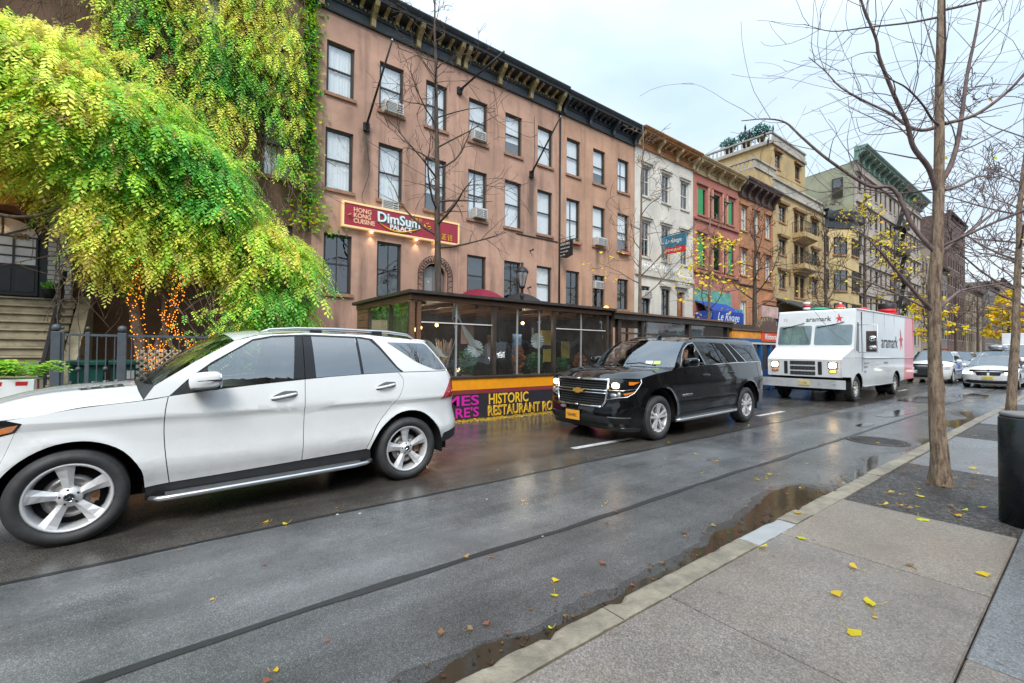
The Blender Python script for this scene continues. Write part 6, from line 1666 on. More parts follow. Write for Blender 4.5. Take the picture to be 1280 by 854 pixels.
def rivage():
 blue = mat('teal_blue_sign', (.015, .17, .27), .4, 0, .1); navy = mat('royal_blue_awning', (.005, .05, .34), .6, 0, .08); red = mat('bright_red_sign', (.65, .02, .02), .4, 0, .05); wt = mat('sign_white', (.8, .82, .82), .4, 0, 0)
 s = thing('blade_sign', 'teal and red restaurant sign on a bracket, square to the white house', 'sign', (24.3, FY, 7.6))
 q = MB(); q.box(-.05, .05, -1.75, -.28, .32, 1.05); b = q.build('upper_board', blue, s, bevel=.01)
 q = MB(); q.box(-.06, .06, -1.72, -.31, -.05, .31); b2 = q.build('lower_board', red, s, bevel=.02)
 text('lettering', 'Le Rivage', wt, b, frame_m((-.058, -.36, .58), (0, -1, 0), (0, 0, 1)), .40, .72, .006, shear=.35)
 text('lettering', 'RESTAURANT', wt, b2, frame_m((-.068, -.40, .07), (0, -1, 0), (0, 0, 1)), .20, .88, .006, bold=.003)
 q = MB(); q.tube([(0, 0, 1.1), (0, -2.2, 1.16)], .025, 6); q.tube([(0, 0, 1.9), (0, -1.6, 1.14)], .008, 4); q.tube([(0, 0, .6), (0, -.3, .6)], .02, 5); q.build('bracket', MT['iron'], s)
 a = thing('awning', 'royal blue restaurant awning with white script below the red house', 'awning', (28.2, FY, 3.55))
 q = MB(); q.box(0, 4.1, -1.3, -.01, 0, .75); q.add([(0, -1.3, .75), (4.1, -1.3, .75), (4.1, -.01, 1.5), (0, -.01, 1.5)], [(0, 1, 2, 3)]); q.build('canopy', navy, a)
 text('lettering', 'Le Rivage', wt, a, frame_m((.5, -1.306, .12), (1, 0, 0), (0, 0, 1)), .78, .98, .006, shear=.35)
 g = thing('shopfront', 'green painted shopfront strip at the right of the blue awning', 'shopfront', (32.35, FY, 0))
 q = MB(); q.box(0, 1.5, -.5, -.01, .15, 4.7); q.build('panel', mat('green_shop_paint', (.02, .28, .20), .5, 0, .1), g)
 q = MB(); q.box(.3, 1.2, -.52, -.495, 1.2, 3.8); q.build('glass', MT['win_dark'], g)
def white_house():
 x0, x1 = 21.72, 27.97
 root = thing('townhouse', 'white stucco townhouse lettered french bistro, rust brown cornice', 'house', (x0, FY, 0)); W = x1 - x0
 cols = [(22.40, .84), (24.40, .92), (26.50, .92)]; holes = []; wins = []
 for x, w in cols:
  for z, h in ((10.95, 1.80), (7.28, 2.15)): holes.append((x - x0, x - x0 + w, z, z + h)); wins.append((x - x0, z, w, h, 'whitedark'))
 for x, w in cols[:2]: holes.append((x - x0, x - x0 + w, 3.4, 5.5)); wins.append((x - x0, 3.4, w, 2.1, 'dark'))
 holes.append((26.12 - x0, 26.98 - x0, 2.9, 5.45))
 facade_wall(root, W, 0, 14.0, holes, MT['white_stucco'])
 for w in wins:
  add_window(root, *w, sillm='lintel_white')
  if w[1] > 6:
   q = MB(); q.box(w[0] - .16, w[0] + w[2] + .16, -.16, -.003, w[1] + w[3] + .16, w[1] + w[3] + .34); q.box(w[0] - .1, w[0] + w[2] + .1, -.08, -.003, w[1] + w[3] + .03, w[1] + w[3] + .158); q.build('lintel', MT['lintel_white'], root, bevel=.015)
 cornice(root, W, 13.75, 14.68, .8, MT['rust_cornice'], 4, MT['cream_cornice'], 'plain', .2, 0, 2)
 q = MB(); dx = 26.12 - x0
 q.prism([(dx + .84, 2.9)] + [(dx + .43 + .41 * math.cos(a), 4.95 + .45 * math.sin(a)) for a in [PI * k / 12 for k in range(13)]] + [(dx + .02, 2.9)], .14, .2, 'xz'); d = q.build('door', mat('dark_red_door', (.16, .012, .02), .4, 0, .15), root)
 q = MB(); q.prism([(dx + .58, 3.4)] + [(dx + .43 + .16 * math.cos(a), 4.75 + .3 * math.sin(a)) for a in [PI * k / 8 for k in range(9)]] + [(dx + .28, 3.4)], .12, .15, 'xz'); q.build('door_light', mat('amber_door_glass', (.3, .13, .04), .2, 0, .4, 8), d)
 q = MB(); q.box(-.003 + 21.75 - x0, W - .02, -.14, -.003, 6.1, 6.45); q.build('string_course', MT['lintel_white'], root, bevel=.02)
 q = MB(); q.box(24.2 - x0, 25.4 - x0, -.2, -.003, 5.62, 5.85); q.box(25.85 - x0, 27.25 - x0, -.25, -.003, 5.7, 6.0); q.build('hood', MT['lintel_white'], root, bevel=.02)
 text('lettering', 'FRENCH BISTRO', MT['letter_white'], root, frame_m((.35, -.19, 6.48), (1, 0, 0), (0, 0, 1)), .60, .86, .03, bold=.002, space=1.08)
 ac_unit(root, .72, 4.75, .74, .45, .2)
 return root
MT['lintel_white'] = mat('cream_lintel', (.60, .56, .49), .8, 0, .12, 5, dirt=.4, dcol=(.25, .22, .18))
MT['letter_white'] = mat('white_cut_letters', (.85, .86, .85), .4, 0, 0)
def red_house():
 x0, x1 = 27.99, 34.21
 root = thing('townhouse', 'salmon red townhouse with bright green window shutters', 'house', (x0, FY, 0)); W = x1 - x0
 grn = mat('bright_green_shutter', (.02, .33, .10), .45, 0, .12, 3); pl = mat('salmon_trim', (.54, .27, .20), .8, 0, .15, 6)
 cols = [(28.60, .98), (30.56, .98), (32.60, .95)]; holes = []; wins = []
 for x, w in cols:
  for z, h in ((11.0, 1.80), (7.38, 2.12)): holes.append((x - x0, x - x0 + w, z, z + h)); wins.append((x - x0, z, w, h, 'dark'))
 facade_wall(root, W, 0, 14.0, holes, MT['red_stone'])
 for x, z, w, h, st in wins:
  o = add_window(root, x, z, w, h, st, sillm='red_sill')
  q = MB(); q.box(.03, w * .66, .02, .06, .05, h - .05)
  for k in range(int(h / .09)): q.box(.07, w * .62, .010, .018, .1 + .09 * k, .15 + .09 * k)
  q.build('shutter', grn, o)
  q = MB(); q.box(x - .2, x + w + .2, -.16, -.003, z + h + .22, z + h + .36); q.build('lintel', MT['red_sill'], root, bevel=.02)
 for a, b in ((29.72, 30.42), (31.68, 32.46)):
  for z in (10.9, 7.3):
   q = MB(); q.box(a - x0, a - x0 + .16, -.14, -.003, z, z + 2.1); q.build('pilaster', pl, root, bevel=.02)
   q = MB(); q.box(b - x0 - .16, b - x0, -.14, -.003, z, z + 2.1); q.build('pilaster', pl, root, bevel=.02)
   q = MB(); q.tube([((a + b) / 2 - x0, -.05, z - .1), ((a + b) / 2 - x0, -.05, z + 1.9)], .03, 6); q.tube([(a - x0 + .1, -.1, z + 1.55), (b - x0 + .1, -.24, z + 1.55)], .05, 6); q.build('lamp_fitting', MT['iron'], root)
 q = MB(); q.box(.05, W - .02, -.18, -.003, 6.95, 7.12); q.box(.05, W - .02, -.14, -.003, 10.55, 10.72); q.build('string_course', MT['red_sill'], root, bevel=.02)
 q = MB(); q.box(.15, W * .82, -.02, .0 - .004, 4.9, 5.9); q.build('green_glazing', mat('green_glazing', (.08, .30, .24), .3, 0, .4, 2), root)
 cornice(root, W, 13.70, 14.62, .8, MT['cream_cornice'], 5, MT['cream_cornice'], 'plain', .18, 0, 2)
MT['red_sill'] = mat('dull_red_sill', (.33, .13, .10), .8, 0, .2, 5)
def orange_house():
 x0, x1 = 34.22, 40.2
 root = thing('townhouse', 'orange-brown townhouse with white arched windows and pedimented door', 'house', (x0, FY, 0)); W = x1 - x0
 cols = [(34.58, .95), (36.62, .95), (38.70, .98)]; holes = []; wins = []
 for x, w in cols:
  for z, h, st in ((10.95, 1.8, 'white'), (7.5, 1.95, 'arch')): holes.append((x - x0, x - x0 + w, z, z + h)); wins.append((x - x0, z, w, h, st))
 for x, w in cols[:2]: holes.append((x - x0, x - x0 + w, 3.6, 5.5)); wins.append((x - x0, 3.6, w, 1.9, 'white'))
 holes.append((38.6 - x0, 39.75 - x0, 2.6, 5.3))
 facade_wall(root, W, 0, 14.0, holes, MT['orange_stone'])
 tr = mat('orange_trim', (.38, .17, .085), .8, 0, .2, 6)
 for x, z, w, h, st in wins:
  o = add_window(root, x, z, w, h, st, sillm='orange_sill')
  if st == 'arch':
   q = MB()
   ar = [(x + w / 2 + w / 2 * math.cos(a), z + h - w / 2 + w / 2 * math.sin(a)) for a in [PI * k / 10 for k in range(11)]]
   for (a, b), (c, e) in zip(ar, ar[1:]): q.quad((a, .03, b), (c, .03, e), (c, .03, z + h + .01), (a, .03, z + h + .01))
   q.build('arch_infill', MT['orange_stone'], root)
  if z > 6:
   q = MB(); q.box(x - .15, x - .02, -.07, -.003, z - .1, z + h + .1); q.box(x + w + .02, x + w + .15, -.07, -.003, z - .1, z + h + .1); q.box(x - .22, x + w + .22, -.14, -.003, z + h + .11, z + h + .32); q.build('surround', tr, root, bevel=.015)
 q = MB(); dx = 38.6 - x0; q.box(dx + .05, dx + 1.1, .2, .25, 2.6, 5.25); q.build('door', MT['frame_dark'], root)
 q = MB(); q.box(dx - .25, dx - .02, -.2, -.003, 2.6, 5.4); q.box(dx + 1.17, dx + 1.4, -.2, -.003, 2.6, 5.4); q.box(dx - .35, dx + 1.5, -.3, -.003, 5.41, 5.75); q.prism([(dx - .4, 5.76), (dx + 1.55, 5.76), (dx + .575, 6.45)], -.35, -.004, 'xz'); q.build('door_surround', tr, root, bevel=.02)
 q = MB(); q.box(-.1 + .1, W, -.12, -.003, 6.7, 6.9); q.build('string_course', tr, root, bevel=.02)
 cornice(root, W, 13.45, 14.75, .85, MT['brown_cornice'], 6, MT['brown_cornice'], 'plain', .22, 0, 2)
MT['orange_sill'] = mat('orange_sill', (.40, .19, .10), .8, 0, .2, 5)
def balustrade(parent, x0, x1, z0, z1, y, n, m='balus', along='x', name='balustrade'):
 q = MB(); H = z1 - z0
 A = lambda a, b, c, d, e, f: q.box(a, b, c, d, e, f) if along == 'x' else q.box(c, d, a, b, e, f)
 A(x0, x1, y - .12, y + .12, z0, z0 + .15 * H); A(x0, x1, y - .13, y + .13, z1 - .16 * H, z1)
 L = x1 - x0
 for i in range(n):
  t = x0 + L * (i + .5) / n
  c = (t, y, z0 + .15 * H) if along == 'x' else (y, t, z0 + .15 * H)
  hh = H * .69; r = min(.09, L / n * .32)
  q.lathe([(r * .8, 0), (r * .5, hh * .12), (r, hh * .35), (r * .45, hh * .75), (r * .8, hh)], 8, c)
 return q.build(name, MT[m], parent)
def yellow_house():
 x0, x1 = 40.21, 51.4
 root = thing('apartment_house', 'ochre apartment house with iron balconies and a roof penthouse', 'building', (x0, FY, 0)); W = x1 - x0
 holes = []; wins = []
 for z, h in ((12.80, 1.42), (10.0, 1.35), (7.10, 1.36)):
  for x, w in ((41.3, 1.42), (48.52, 1.42)): holes.append((x - x0, x - x0 + w, z, z + h)); wins.append((x - x0, z, w, h, 'brown'))
  for x in (44.5, 45.78): holes.append((x - x0, x - x0 + .98, z - .55, z + h)); wins.append((x - x0, z - .55, .98, h + .55, 'brown'))
 facade_wall(root, W, 0, 15.5, holes, MT['yellow_stucco'], 11)
 hd = mat('brown_window_hood', (.22, .12, .05), .7, 0, .2, 5)
 for x, z, w, h, st in wins:
  add_window(root, x, z, w, h, st, sillm='orange_sill')
 for z, h in ((12.80, 1.42), (10.0, 1.35), (7.10, 1.36)):
  for a, b in ((41.3, 42.72), (44.5, 46.76), (48.52, 49.94)):
   q = MB(); q.prism([(a - x0 - .2, z + h + .08), (b - x0 + .2, z + h + .08), (b - x0 + .32, z + h + .3), (a - x0 - .32, z + h + .3)], -.28, -.003, 'xz'); q.build('window_hood', hd, root, bevel=.015)
 for z in (12.22, 9.42):
  a, b = 44.1 - x0, 47.3 - x0
  q = MB(); q.box(a, b, -1.0, -.003, z - .42, z); q.prism([(-1.0, z - .425), (-.01, z - .425), (-.01, z - .75)], a + .1, b - .1, 'yz'); bl = q.build('balcony', MT['yellow_stucco'], root)
  q = MB(); q.tube([(a, -.02, z + .95), (a, -.98, z + .95), (b, -.98, z + .95), (b, -.02, z + .95)], .025, 5, smooth=False)
  for i in range(25):
   x = a + (b - a) * i / 24; q.tube([(x, -.98, z), (x + .05 * (-1) ** i, -1.04, z + .45), (x, -.98, z + .95)], .014, 4)
  for i in range(7):
   y = -.98 + .96 * i / 6
   for x in (a, b): q.tube([(x, y, z), (x, y, z + .95)], .014, 4)
  q.build('railing', MT['iron'], bl)
 balustrade(root, 0, W, 15.45, 16.3, -.02, 44)
 q = MB(); q.box(-.05, W + .02, -.22, -.003, 15.2, 15.44); q.build('string_course', MT['balus'], root, bevel=.02)
 for x in (43.3, 47.9):
  q = MB(); q.box(x - x0, x - x0 + .22, -.12, -.003, 7.6, 8.9); q.build('wall_lantern', hd, root, bevel=.03)
 px0, px1 = 47.15 - x0, 55.5 - x0
 q = MB()
 pw = []
 for x, z in ((47.9, 20.1), (52.8, 20.1)): pw.append((x - x0, z, 1.25, 1.5))
 hol = [(x - px0, x - px0 + w, z, z + h) for x, z, w, h in pw]
 ph = group_node('penthouse', root, (px0, 3.0, 0))
 facade_wall(ph, px1 - px0, 15.5, 22.5, hol, MT['yellow_stucco'], 8)
 for x, z, w, h in pw:
  add_window(ph, x - px0, z, w, h, 'brown', sillm='orange_sill')
  q = MB(); q.prism([(x - px0 - .2, z + h + .08), (x - px0 + w + .2, z + h + .08), (x - px0 + w + .3, z + h + .3), (x - px0 - .3, z + h + .3)], -.28, -.003, 'xz'); q.build('window_hood', hd, ph, bevel=.015)
 balustrade(ph, 0, px1 - px0, 22.5, 23.45, -.02, 30); balustrade(ph, 0, 8, 22.5, 23.45, -.02, 18, along='y')
 q = MB(); q.box(-.2, px1 - px0, -.2, -.003, 22.25, 22.49); q.box(-.25, -.003, -.2, 8, 22.25, 22.49); q.build('cornice_band', MT['balus'], ph, bevel=.02)
 q = MB(); q.box(2.4, px0 - .02, 2.6, 9.5, 15.5, 18.6); q.build('terrace_wing', MT['yellow_stucco'], root)
 balustrade(root, 2.4, px0, 18.6, 19.55, 2.6, 18); balustrade(root, 2.6, 9.5, 18.6, 19.55, 2.5, 18, along='y')
 q = MB(); q.box(1.0, px0 - .02, 9.6, 16, 15.5, 21.0); q.build('rear_block', MT['grey_brick'], root); balustrade(root, 1.0, px0, 21.0, 21.95, 9.7, 18)
 for i, (x, y, z, r) in enumerate(((47.9, FY + 4.3, 24.1, .9), (48.0, FY + 5.8, 24.0, .9), (47.9, FY + 7.6, 23.9, .9), (43.2, FY + 10.5, 22.6, .7))):
  rp = thing('roof_plant', ['bluish green shrub highest on the penthouse roof', 'bluish green shrub on the penthouse roof edge', 'bluish green shrub further back on the penthouse roof', 'small bluish shrub on the rear roof block'][i], 'plant', (x, y, z - .9), 0, 'roof garden shrubs')
  q = MB(); q.cyl((0, 0, 0), .35, .6, 10, r2=.42); q.build('pot', MT['frame_brown'], rp)
  leaf_clump(rp, (0, 0, 1.0), (r * 1.2, r, r * .75), 500, [(.02, .13, .11), (.03, .17, .13), (.05, .2, .15)], .16, seed=i)
 c = thing('canopy', 'long dark sloping canopy over the shops of the ochre building', 'canopy', (40.3, FY, 4.9))
 q = MB(); q.prism([(-.01, 1.3), (-2.6, .1), (-2.6, 0), (-.01, 1.15)], 0, 14.0, 'yz'); q.build('roof', mat('dark_green_canopy', (.045, .05, .045), .6, 0, .3, 3), c)
 q = MB()
 for i in range(6): q.bar((.2 + 2.6 * i, -2.5, -4.7), (.2 + 2.6 * i, -2.5, 0), .1)
 q.build('post', MT['iron'], c)
 s = thing('shopfront', 'dark blue shopfront with a round violet emblem under the canopy', 'shopfront', (40.3, FY, .15))
 q = MB(); q.box(0, 11, -.35, -.01, 0, 4.7); q.build('panel', mat('deep_blue_shop_paint', (.01, .03, .14), .4, 0, .2), s)
 q = MB(); q.box(3.9, 5.4, -.55, -.36, 0, 4.9); q.build('brick_pier', MT['dark_brick'], s)
 q = MB(); q.cyl((7.6, -.38, 3.6), .75, -.08, 24, axis='y'); rn = q.build('round_emblem', mat('violet_blue_sign', (.12, .12, .5), .5, 0, .1), s)
 q = MB(); q.lathe([(.55, -.47), (.6, -.48), (.6, -.46)], 24, (7.6, 0, 3.6), axis='y'); q.build('emblem_ring', MT['frame_white'], rn)
 for i in range(3):
  q = MB(); q.box(1.0 + 3.4 * i, 2.9 + 3.4 * i, -.37, -.35, .8, 3.6); q.build('glass', MT['win_dark'], s)
def bay_house():
 root = thing('apartment_house', 'pale yellow house with angled bay and heavy dark blue cornice', 'building', (51.42, FY, 0))
 pts = [(0, 0), (1.5, 0), (3.6, -1.25), (6.2, -1.25), (7.6, 0), (9.6, 0)]
 q = MB()
 for (a, b), (c, d) in zip(pts, pts[1:]): q.quad((a, b, 0), (c, d, 0), (c, d, 14.3), (a, b, 14.3))
 q.quad((0, 0, 0), (0, 0, 14.3), (0, 9, 14.3), (0, 9, 0)); q.quad((9.6, 0, 0), (9.6, 9, 0), (9.6, 9, 14.3), (9.6, 0, 14.3)); q.build('wall', MT['bay_yellow'], root)
 q = MB(); q.add([(a, b, 14.3) for a, b in pts] + [(9.6, 9, 14.3), (0, 9, 14.3)], [tuple(range(8))]); q.build('roof', MT['roofing'], root)
 q = MB()
 off = [(0, -.5), (1.35, -.5), (3.5, -1.85), (6.35, -1.85), (8.0, -.5), (9.6, -.5)]
 lvl = [(0, 14.15), (.25, 14.25), (.3, 14.9), (.75, 15.1), (1.0, 15.7), (1.0, 15.85)]
 for (k0, z0), (k1, z1) in zip(lvl, lvl[1:]):
  for i in range(5):
   P_ = lambda j, k: (pts[j][0] + (off[j][0] - pts[j][0]) * k, pts[j][1] + (off[j][1] - pts[j][1]) * k)
   a, b, c, d = P_(i, k0), P_(i + 1, k0), P_(i + 1, k1), P_(i, k1)
   q.quad((*a, z0), (*b, z0), (*c, z1), (*d, z1))
 q.add([(*o_, 15.85) for o_ in off] + [(9.6, 1, 15.85), (0, 1, 15.85)], [tuple(range(8))]); q.build('cornice', MT['cornice_black'], root)
 def flat(p, q_, t0, t1, z, h, n):
  P_, Q_ = Vector((*p, 0)), Vector((*q_, 0)); d = (Q_ - P_); ang = math.atan2(d.y, d.x); w = d.length * (t1 - t0)
  o = window_proto(w, h, 'dark', .06); o.parent = root; o.rotation_euler = (0, 0, ang)
  nn = Vector((math.sin(ang), -math.cos(ang), 0))
  c = P_ + d * t0 + nn * .13; o.location = (c.x, c.y, z)
  s = MB(); s.box(-.12, w + .12, -.03, .1, -.14, -.003); s.build('sill', MT['orange_sill'], o)
 for z, h in ((11.55, 1.75), (7.9, 2.05), (4.6, 2.0)):
  flat(pts[1], pts[2], .22, .80, z, h, 0); flat(pts[2], pts[3], .1, .42, z, h, 0); flat(pts[2], pts[3], .58, .9, z, h, 0); flat(pts[0], pts[1], .1, .75, z, h, 0)
def green_house():
 x0 = 61.3
 root = thing('apartment_house', 'tall grey-green apartment house with verdigris cornice, pale stone front', 'building', (x0, FY, 0)); W = 30
 holes = []; wins = []
 for r_ in range(6):
  z = 20.1 - 3.45 * r_
  for i in range(14):
   x = .9 + 2.08 * i; w = .8 if i % 3 else 1.15
   holes.append((x, x + w, z, z + 1.85)); wins.append((x, z, w, 1.85, 'dark'))
 facade_wall(root, W, 0, 23.4, holes, MT['pale_stone'], .6, roof=False)
 q = MB(); q.quad((-.003, .2, 0), (-.003, .2, 23.2), (-.003, 16, 22.0), (-.003, 16, 0)); q.add([(0, 0, 23.3), (W, 0, 23.3), (W, 16, 22), (0, 16, 22)], [(0, 1, 2, 3)]); q.add([(W, 0, 0), (W, 16, 0), (W, 16, 22), (W, 0, 23.3)], [(0, 1, 2, 3)]); q.build('side_wall', MT['grey_green'], root)
 for x, z, w, h, st in wins: add_window(root, x, z, w, h, 'far', sillm='balus')
 for r_ in range(6):
  q = MB(); q.box(.02, W, -.22, -.003, 22.15 - 3.45 * r_, 22.4 - 3.45 * r_); q.build('string_course', MT['pale_stone'], root)
 for z in (19.5, 15.8):
  o = window_proto(1.05, 2.3, 'blind', .06); o.parent = root; o.rotation_euler = (0, 0, R(-90)); o.location = (-.13, 2.22, z)
 cornice(root, W + .6, 23.2, 24.7, 1.25, MT['green_cornice'], 16, MT['green_cornice'], 'plain', .4, -.5, 1)
 q = MB()
 for k in range(5):
  z = 4.2 + 3.45 * k; q.box(13.5, 17.2, -1.3, -.25, z, z + .05)
  q.tube([(13.5, -1.3, z + 1), (17.2, -1.3, z + 1)], .03, 4); q.bar((13.8, -.8, z), (16.8, -.8, z + 3.4), .5, .05)
  for i in range(16): q.tube([(13.5 + 3.7 * i / 15, -1.3, z), (13.5 + 3.7 * i / 15, -1.3, z + 1)], .02, 4)
 q.build('fire_escape', MT['iron'], root)
def far_blocks():
 specs = [(91.5, 7, 19, 'tan_brick', 'narrow tan brick block right of the verdigris cornice', .0), (98.7, 12, 16, 'grey_brick', 'grey brick block beyond the narrow tan one', 0), (111, 18, 27, 'dark_brick', 'tall dark red brick tower far down the street', 0), (129.2, 20, 15, 'tan_brick', 'low tan block right of the far red tower', 0), (149.5, 22, 18, 'grey_brick', 'long grey block near the far end of the street', -.5), (172, 30, 21, 'tan_brick', 'farthest tan block closing the row of houses', -1)]
 for x, w, h, m, lab, dy in specs:
  root = thing('apartment_block', lab, 'building', (x, FY + dy, 0)); holes = []
  nx = int(w / 2.4); nz = int((h - 4) / 3.3)
  for i in range(nx):
   for j in range(nz): holes.append((1 + 2.3 * i, 2.1 + 2.3 * i, 4.2 + 3.3 * j, 6.0 + 3.3 * j))
  facade_wall(root, w, 0, h, holes, MT[m], 12)
  for a, b, c, d in holes: add_window(root, a, c, b - a, d - c, 'far', sillm='balus')
  cornice(root, w, h - .4, h + .5, .6, MT['brown_cornice'], 5, MT['brown_cornice'], None, .3, 0, 0)
 root = thing('apartment_block', 'brown brick end building closing the street view', 'building', (215, -14, 0))
 q = MB(); q.box(0, 10, 0, 30, 0, 17); q.build('wall', MT['grey_brick'], root)
 holes = [(y, z) for y in range(2, 28, 3) for z in (4, 7.5, 11, 14)]
 for y, z in holes:
  o = copy_tree(_WIN[[k for k in _WIN if k[2] == 'far'][0]]); o.parent = root; o.rotation_euler = (0, 0, R(-90)); o.location = (-.15, y, z)
 root = thing('apartment_block', 'low brown row of houses on the near side behind the viewer', 'building', (-22, -4.8, 0))
 q = MB(); q.box(0, 52, -8, 0, 0, 5.4); q.build('wall', MT['dark_brick'], root)
 for i in range(22):
  o = window_proto(1.0, 1.9, 'far', .06) if i == 0 else copy_tree(nw)
  if i == 0: nw = o
  o.parent = root; o.rotation_euler = (0, 0, PI); o.location = (2 + 2.3 * i, .14, 3.2)
YG = [(.44, .70, .03), (.60, .74, .05), (.34, .64, .04), (.26, .58, .05), (.70, .70, .05)]
GR = [(.12, .44, .06), (.20, .56, .07), (.08, .33, .05), (.28, .64, .08)]
YE = [(.72, .66, .07), (.78, .76, .10), (.64, .52, .05), (.62, .74, .08)]
def pinnate(q, p, d, L, pal, rr, nl=9, wide=.34):
 """One compound leaf: leaflets in pairs along a drooping stalk from p in direction d."""
 d = d.normalized(); up = Vector((0, 0, 1)); s = d.cross(up)
 if s.length < .05: s = Vector((1, 0, 0))
 s.normalize(); nrm = s.cross(d)
 base = rr.choice(pal) if rr.random() > .08 else (.36, .26, .09); f = rr.uniform(.72, 1.36); g_ = sum(base) / 3 * .14; base = tuple(min(.95, (c * .90 + g_) * 1.14) for c in base)
 for i in range(nl):
  t = .15 + .85 * i / (nl - 1)
  c = p + d * (L * t) - up * (L * .38 * t * t)
  k = f * rr.uniform(.85, 1.15); q.col = (base[0] * k, base[1] * k, base[2] * k)
  l = L * wide * (1.0 - .35 * abs(t - .5))
  if i == nl - 1: e = d - up * .5; e.normalize(); w = s
  else:
   sg = 1 if i % 2 else -1
   e = (s * sg * .85 + d * .5 - up * rr.uniform(.1, .7)).normalized(); w = e.cross(nrm + up * .2)
   if w.length < .01: w = d
   w.normalize()
  m = c + e * l * .45; w = w * l * .23
  q.add([c, m - w, c + e * l, m + w], [(0, 1, 2, 3)], False)
def vine_house():
 x0, x1 = -7.2, 3.89
 root = thing('townhouse', 'dark brown house at left almost hidden under the hanging vine', 'house', (x0, FY, 0)); W = x1 - x0
 holes = []; wins = []
 for x in (-1.65, .35, 2.32):
  for z, h in ((10.7, 1.88), (7.28, 2.16), (3.6, 2.1)): holes.append((x - x0, x - x0 + .98, z, z + h)); wins.append((x - x0, z, .98, h, 'sash' if z > 6 else 'dark'))
 holes.append((-4.1 - x0, -2.48 - x0, 2.75, 5.2))
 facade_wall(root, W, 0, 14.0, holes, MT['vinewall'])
 for w in wins: add_window(root, *w)
 cornice(root, W, 13.60, 14.62, .82, MT['cornice_black'], 6, MT['gold'], 'gold', .17, 0, 3)
 bl = mat('black_door_paint', (.018, .018, .017), .35, 0, .15); dx = -4.1 - x0
 q = MB(); q.box(dx, dx + 1.62, .28, .34, 2.75, 5.2); q.build('door_frame', bl, root)
 q = MB(); q.box(dx + .1, dx + 1.40, .20, .279, 2.85, 3.62); d = q.build('door', bl, root, bevel=.01)
 for k in (0, 1, 2):
  q = MB(); q.box(dx + .16 + .42 * k, dx + .50 + .42 * k, .185, .20, 2.95, 3.55); q.build('door_panel', mat('door_panel_black', (.03, .03, .029), .35, 0, .2), d, bevel=.012)
 pw = mat('white_door_glass', (.8, .85, .86), .15, 0, .12, 3)
 q = MB(); q.box(dx + .14, dx + 1.36, .225, .26, 3.66, 4.34); q.prism([(dx + .75 + .62 * math.cos(a), 4.36 + .46 * math.sin(a)) for a in [PI * k / 14 for k in range(15)]], .225, .26, 'xz'); gl = q.build('door_glass', pw, root)
 q = MB()
 for k in range(4): q.box(dx + .12 + .415 * k - .02, dx + .12 + .415 * k + .02, .19, .224, 3.63, 4.36)
 for z in (3.64, 3.87, 4.11, 4.36): q.box(dx + .1, dx + 1.4, .192, .222, z - .018, z + .018)
 for a in (35, 90, 145): q.bar((dx + .75, .2, 4.36), (dx + .75 + .6 * math.cos(R(a)), .2, 4.36 + .45 * math.sin(R(a))), .035, .03, up=(0, 1, 0))
 q.build('glazing_bar', bl, gl)
 text('door_number', '330', MT['gold'], root, frame_m((dx + .92, .17, 4.30), (1, 0, 0), (0, 0, 1)), .20, 1.0, .02, bold=.006)
 q = MB(); ar = [(dx + .75 + .72 * math.cos(a), 4.36 + .62 * math.sin(a)) for a in [PI * k / 14 for k in range(15)]]
 for (a, b), (c, e) in zip(ar, ar[1:]): q.quad((a, .18, b), (c, .18, e), (c, .18, 5.22), (a, .18, 5.22))
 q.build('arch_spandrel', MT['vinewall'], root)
 pl = thing('pilaster', 'white glazed brick pilaster at the right of the arched black door', 'pilaster', (-2.46, FY - .3, .15))
 q = MB(); q.box(0, .44, 0, .296, 0, 5.2); q.build('shaft', MT['white_brick'], pl)
 q = MB(); q.box(-.05, .49, -.05, .296, 5.203, 5.4); q.build('cap', MT['white_brick'], pl)
 aw = thing('awning', 'orange-yellow canvas awning above the arched black door', 'awning', (-5.6, FY, 5.0))
 q = MB(); q.add([(0, -1.5, .05), (2.85, -1.5, .05), (2.85, -.02, .85), (0, -.02, .85)], [(0, 1, 2, 3)]); q.add([(0, -1.5, .05), (2.85, -1.5, .05), (2.85, -1.5, -.22), (0, -1.5, -.22)], [(0, 1, 2, 3)]); q.add([(2.85, -1.5, .05), (2.85, -.02, .85), (2.85, -.02, -.1), (2.85, -1.5, -.22)], [(0, 1, 2, 3)])
 cv = mat('orange_canvas', (.80, .34, .02), .7, 0, .12, 3); o = q.build('canopy', cv, aw); sd = o.modifiers.new('s', 'SOLIDIFY'); sd.thickness = .02
 q = MB(); q.ball((2.0, -1.2, -.25), .09); q.build('lamp_globe', MT['lamp_on'], aw)
 st = mat('mossy_brownstone_step', (.32, .27, .18), .8, 0, .25, 3, .4, 40, dirt=.6, dcol=(.055, .048, .03), dscale=4)
 sp = thing('stoop', 'mossy brown stone stoop climbing to the arched black door', 'stairs', (-5.2, 12.75, .15))
 n = 13; dy = 3.35 / n; dz = 2.60 / n
 for i in range(n):
  q = MB(); q.box(0, 3.32, dy * i + .03, 3.6, dz * i if i else 0, dz * (i + 1) - .045); q.box(-.03, 3.35, dy * i - .02, 3.6, dz * (i + 1) - .042, dz * (i + 1)); q.build('step', st, sp, bevel=.012)
 q = MB(); q.prism([(0, 0), (3.8, 0), (3.8, 2.72), (3.4, 2.72), (0, .25)], 3.36, 3.6, 'yz'); q.build('cheek_wall', st, sp, bevel=.02)
 hr = thing('handrail', 'heavy black stair handrail down the right side of the stoop', 'handrail', (-1.98, 12.85, .15))
 q = MB(); q.bar((-.12, 3.2, 3.3), (0, .05, .98), .075, .11); q.build('rail', MT['iron'], hr, bevel=.015)
 q = MB(); q.bar((0, .05, 0), (0, .05, 1.1), .09); q.build('newel', MT['iron'], hr)
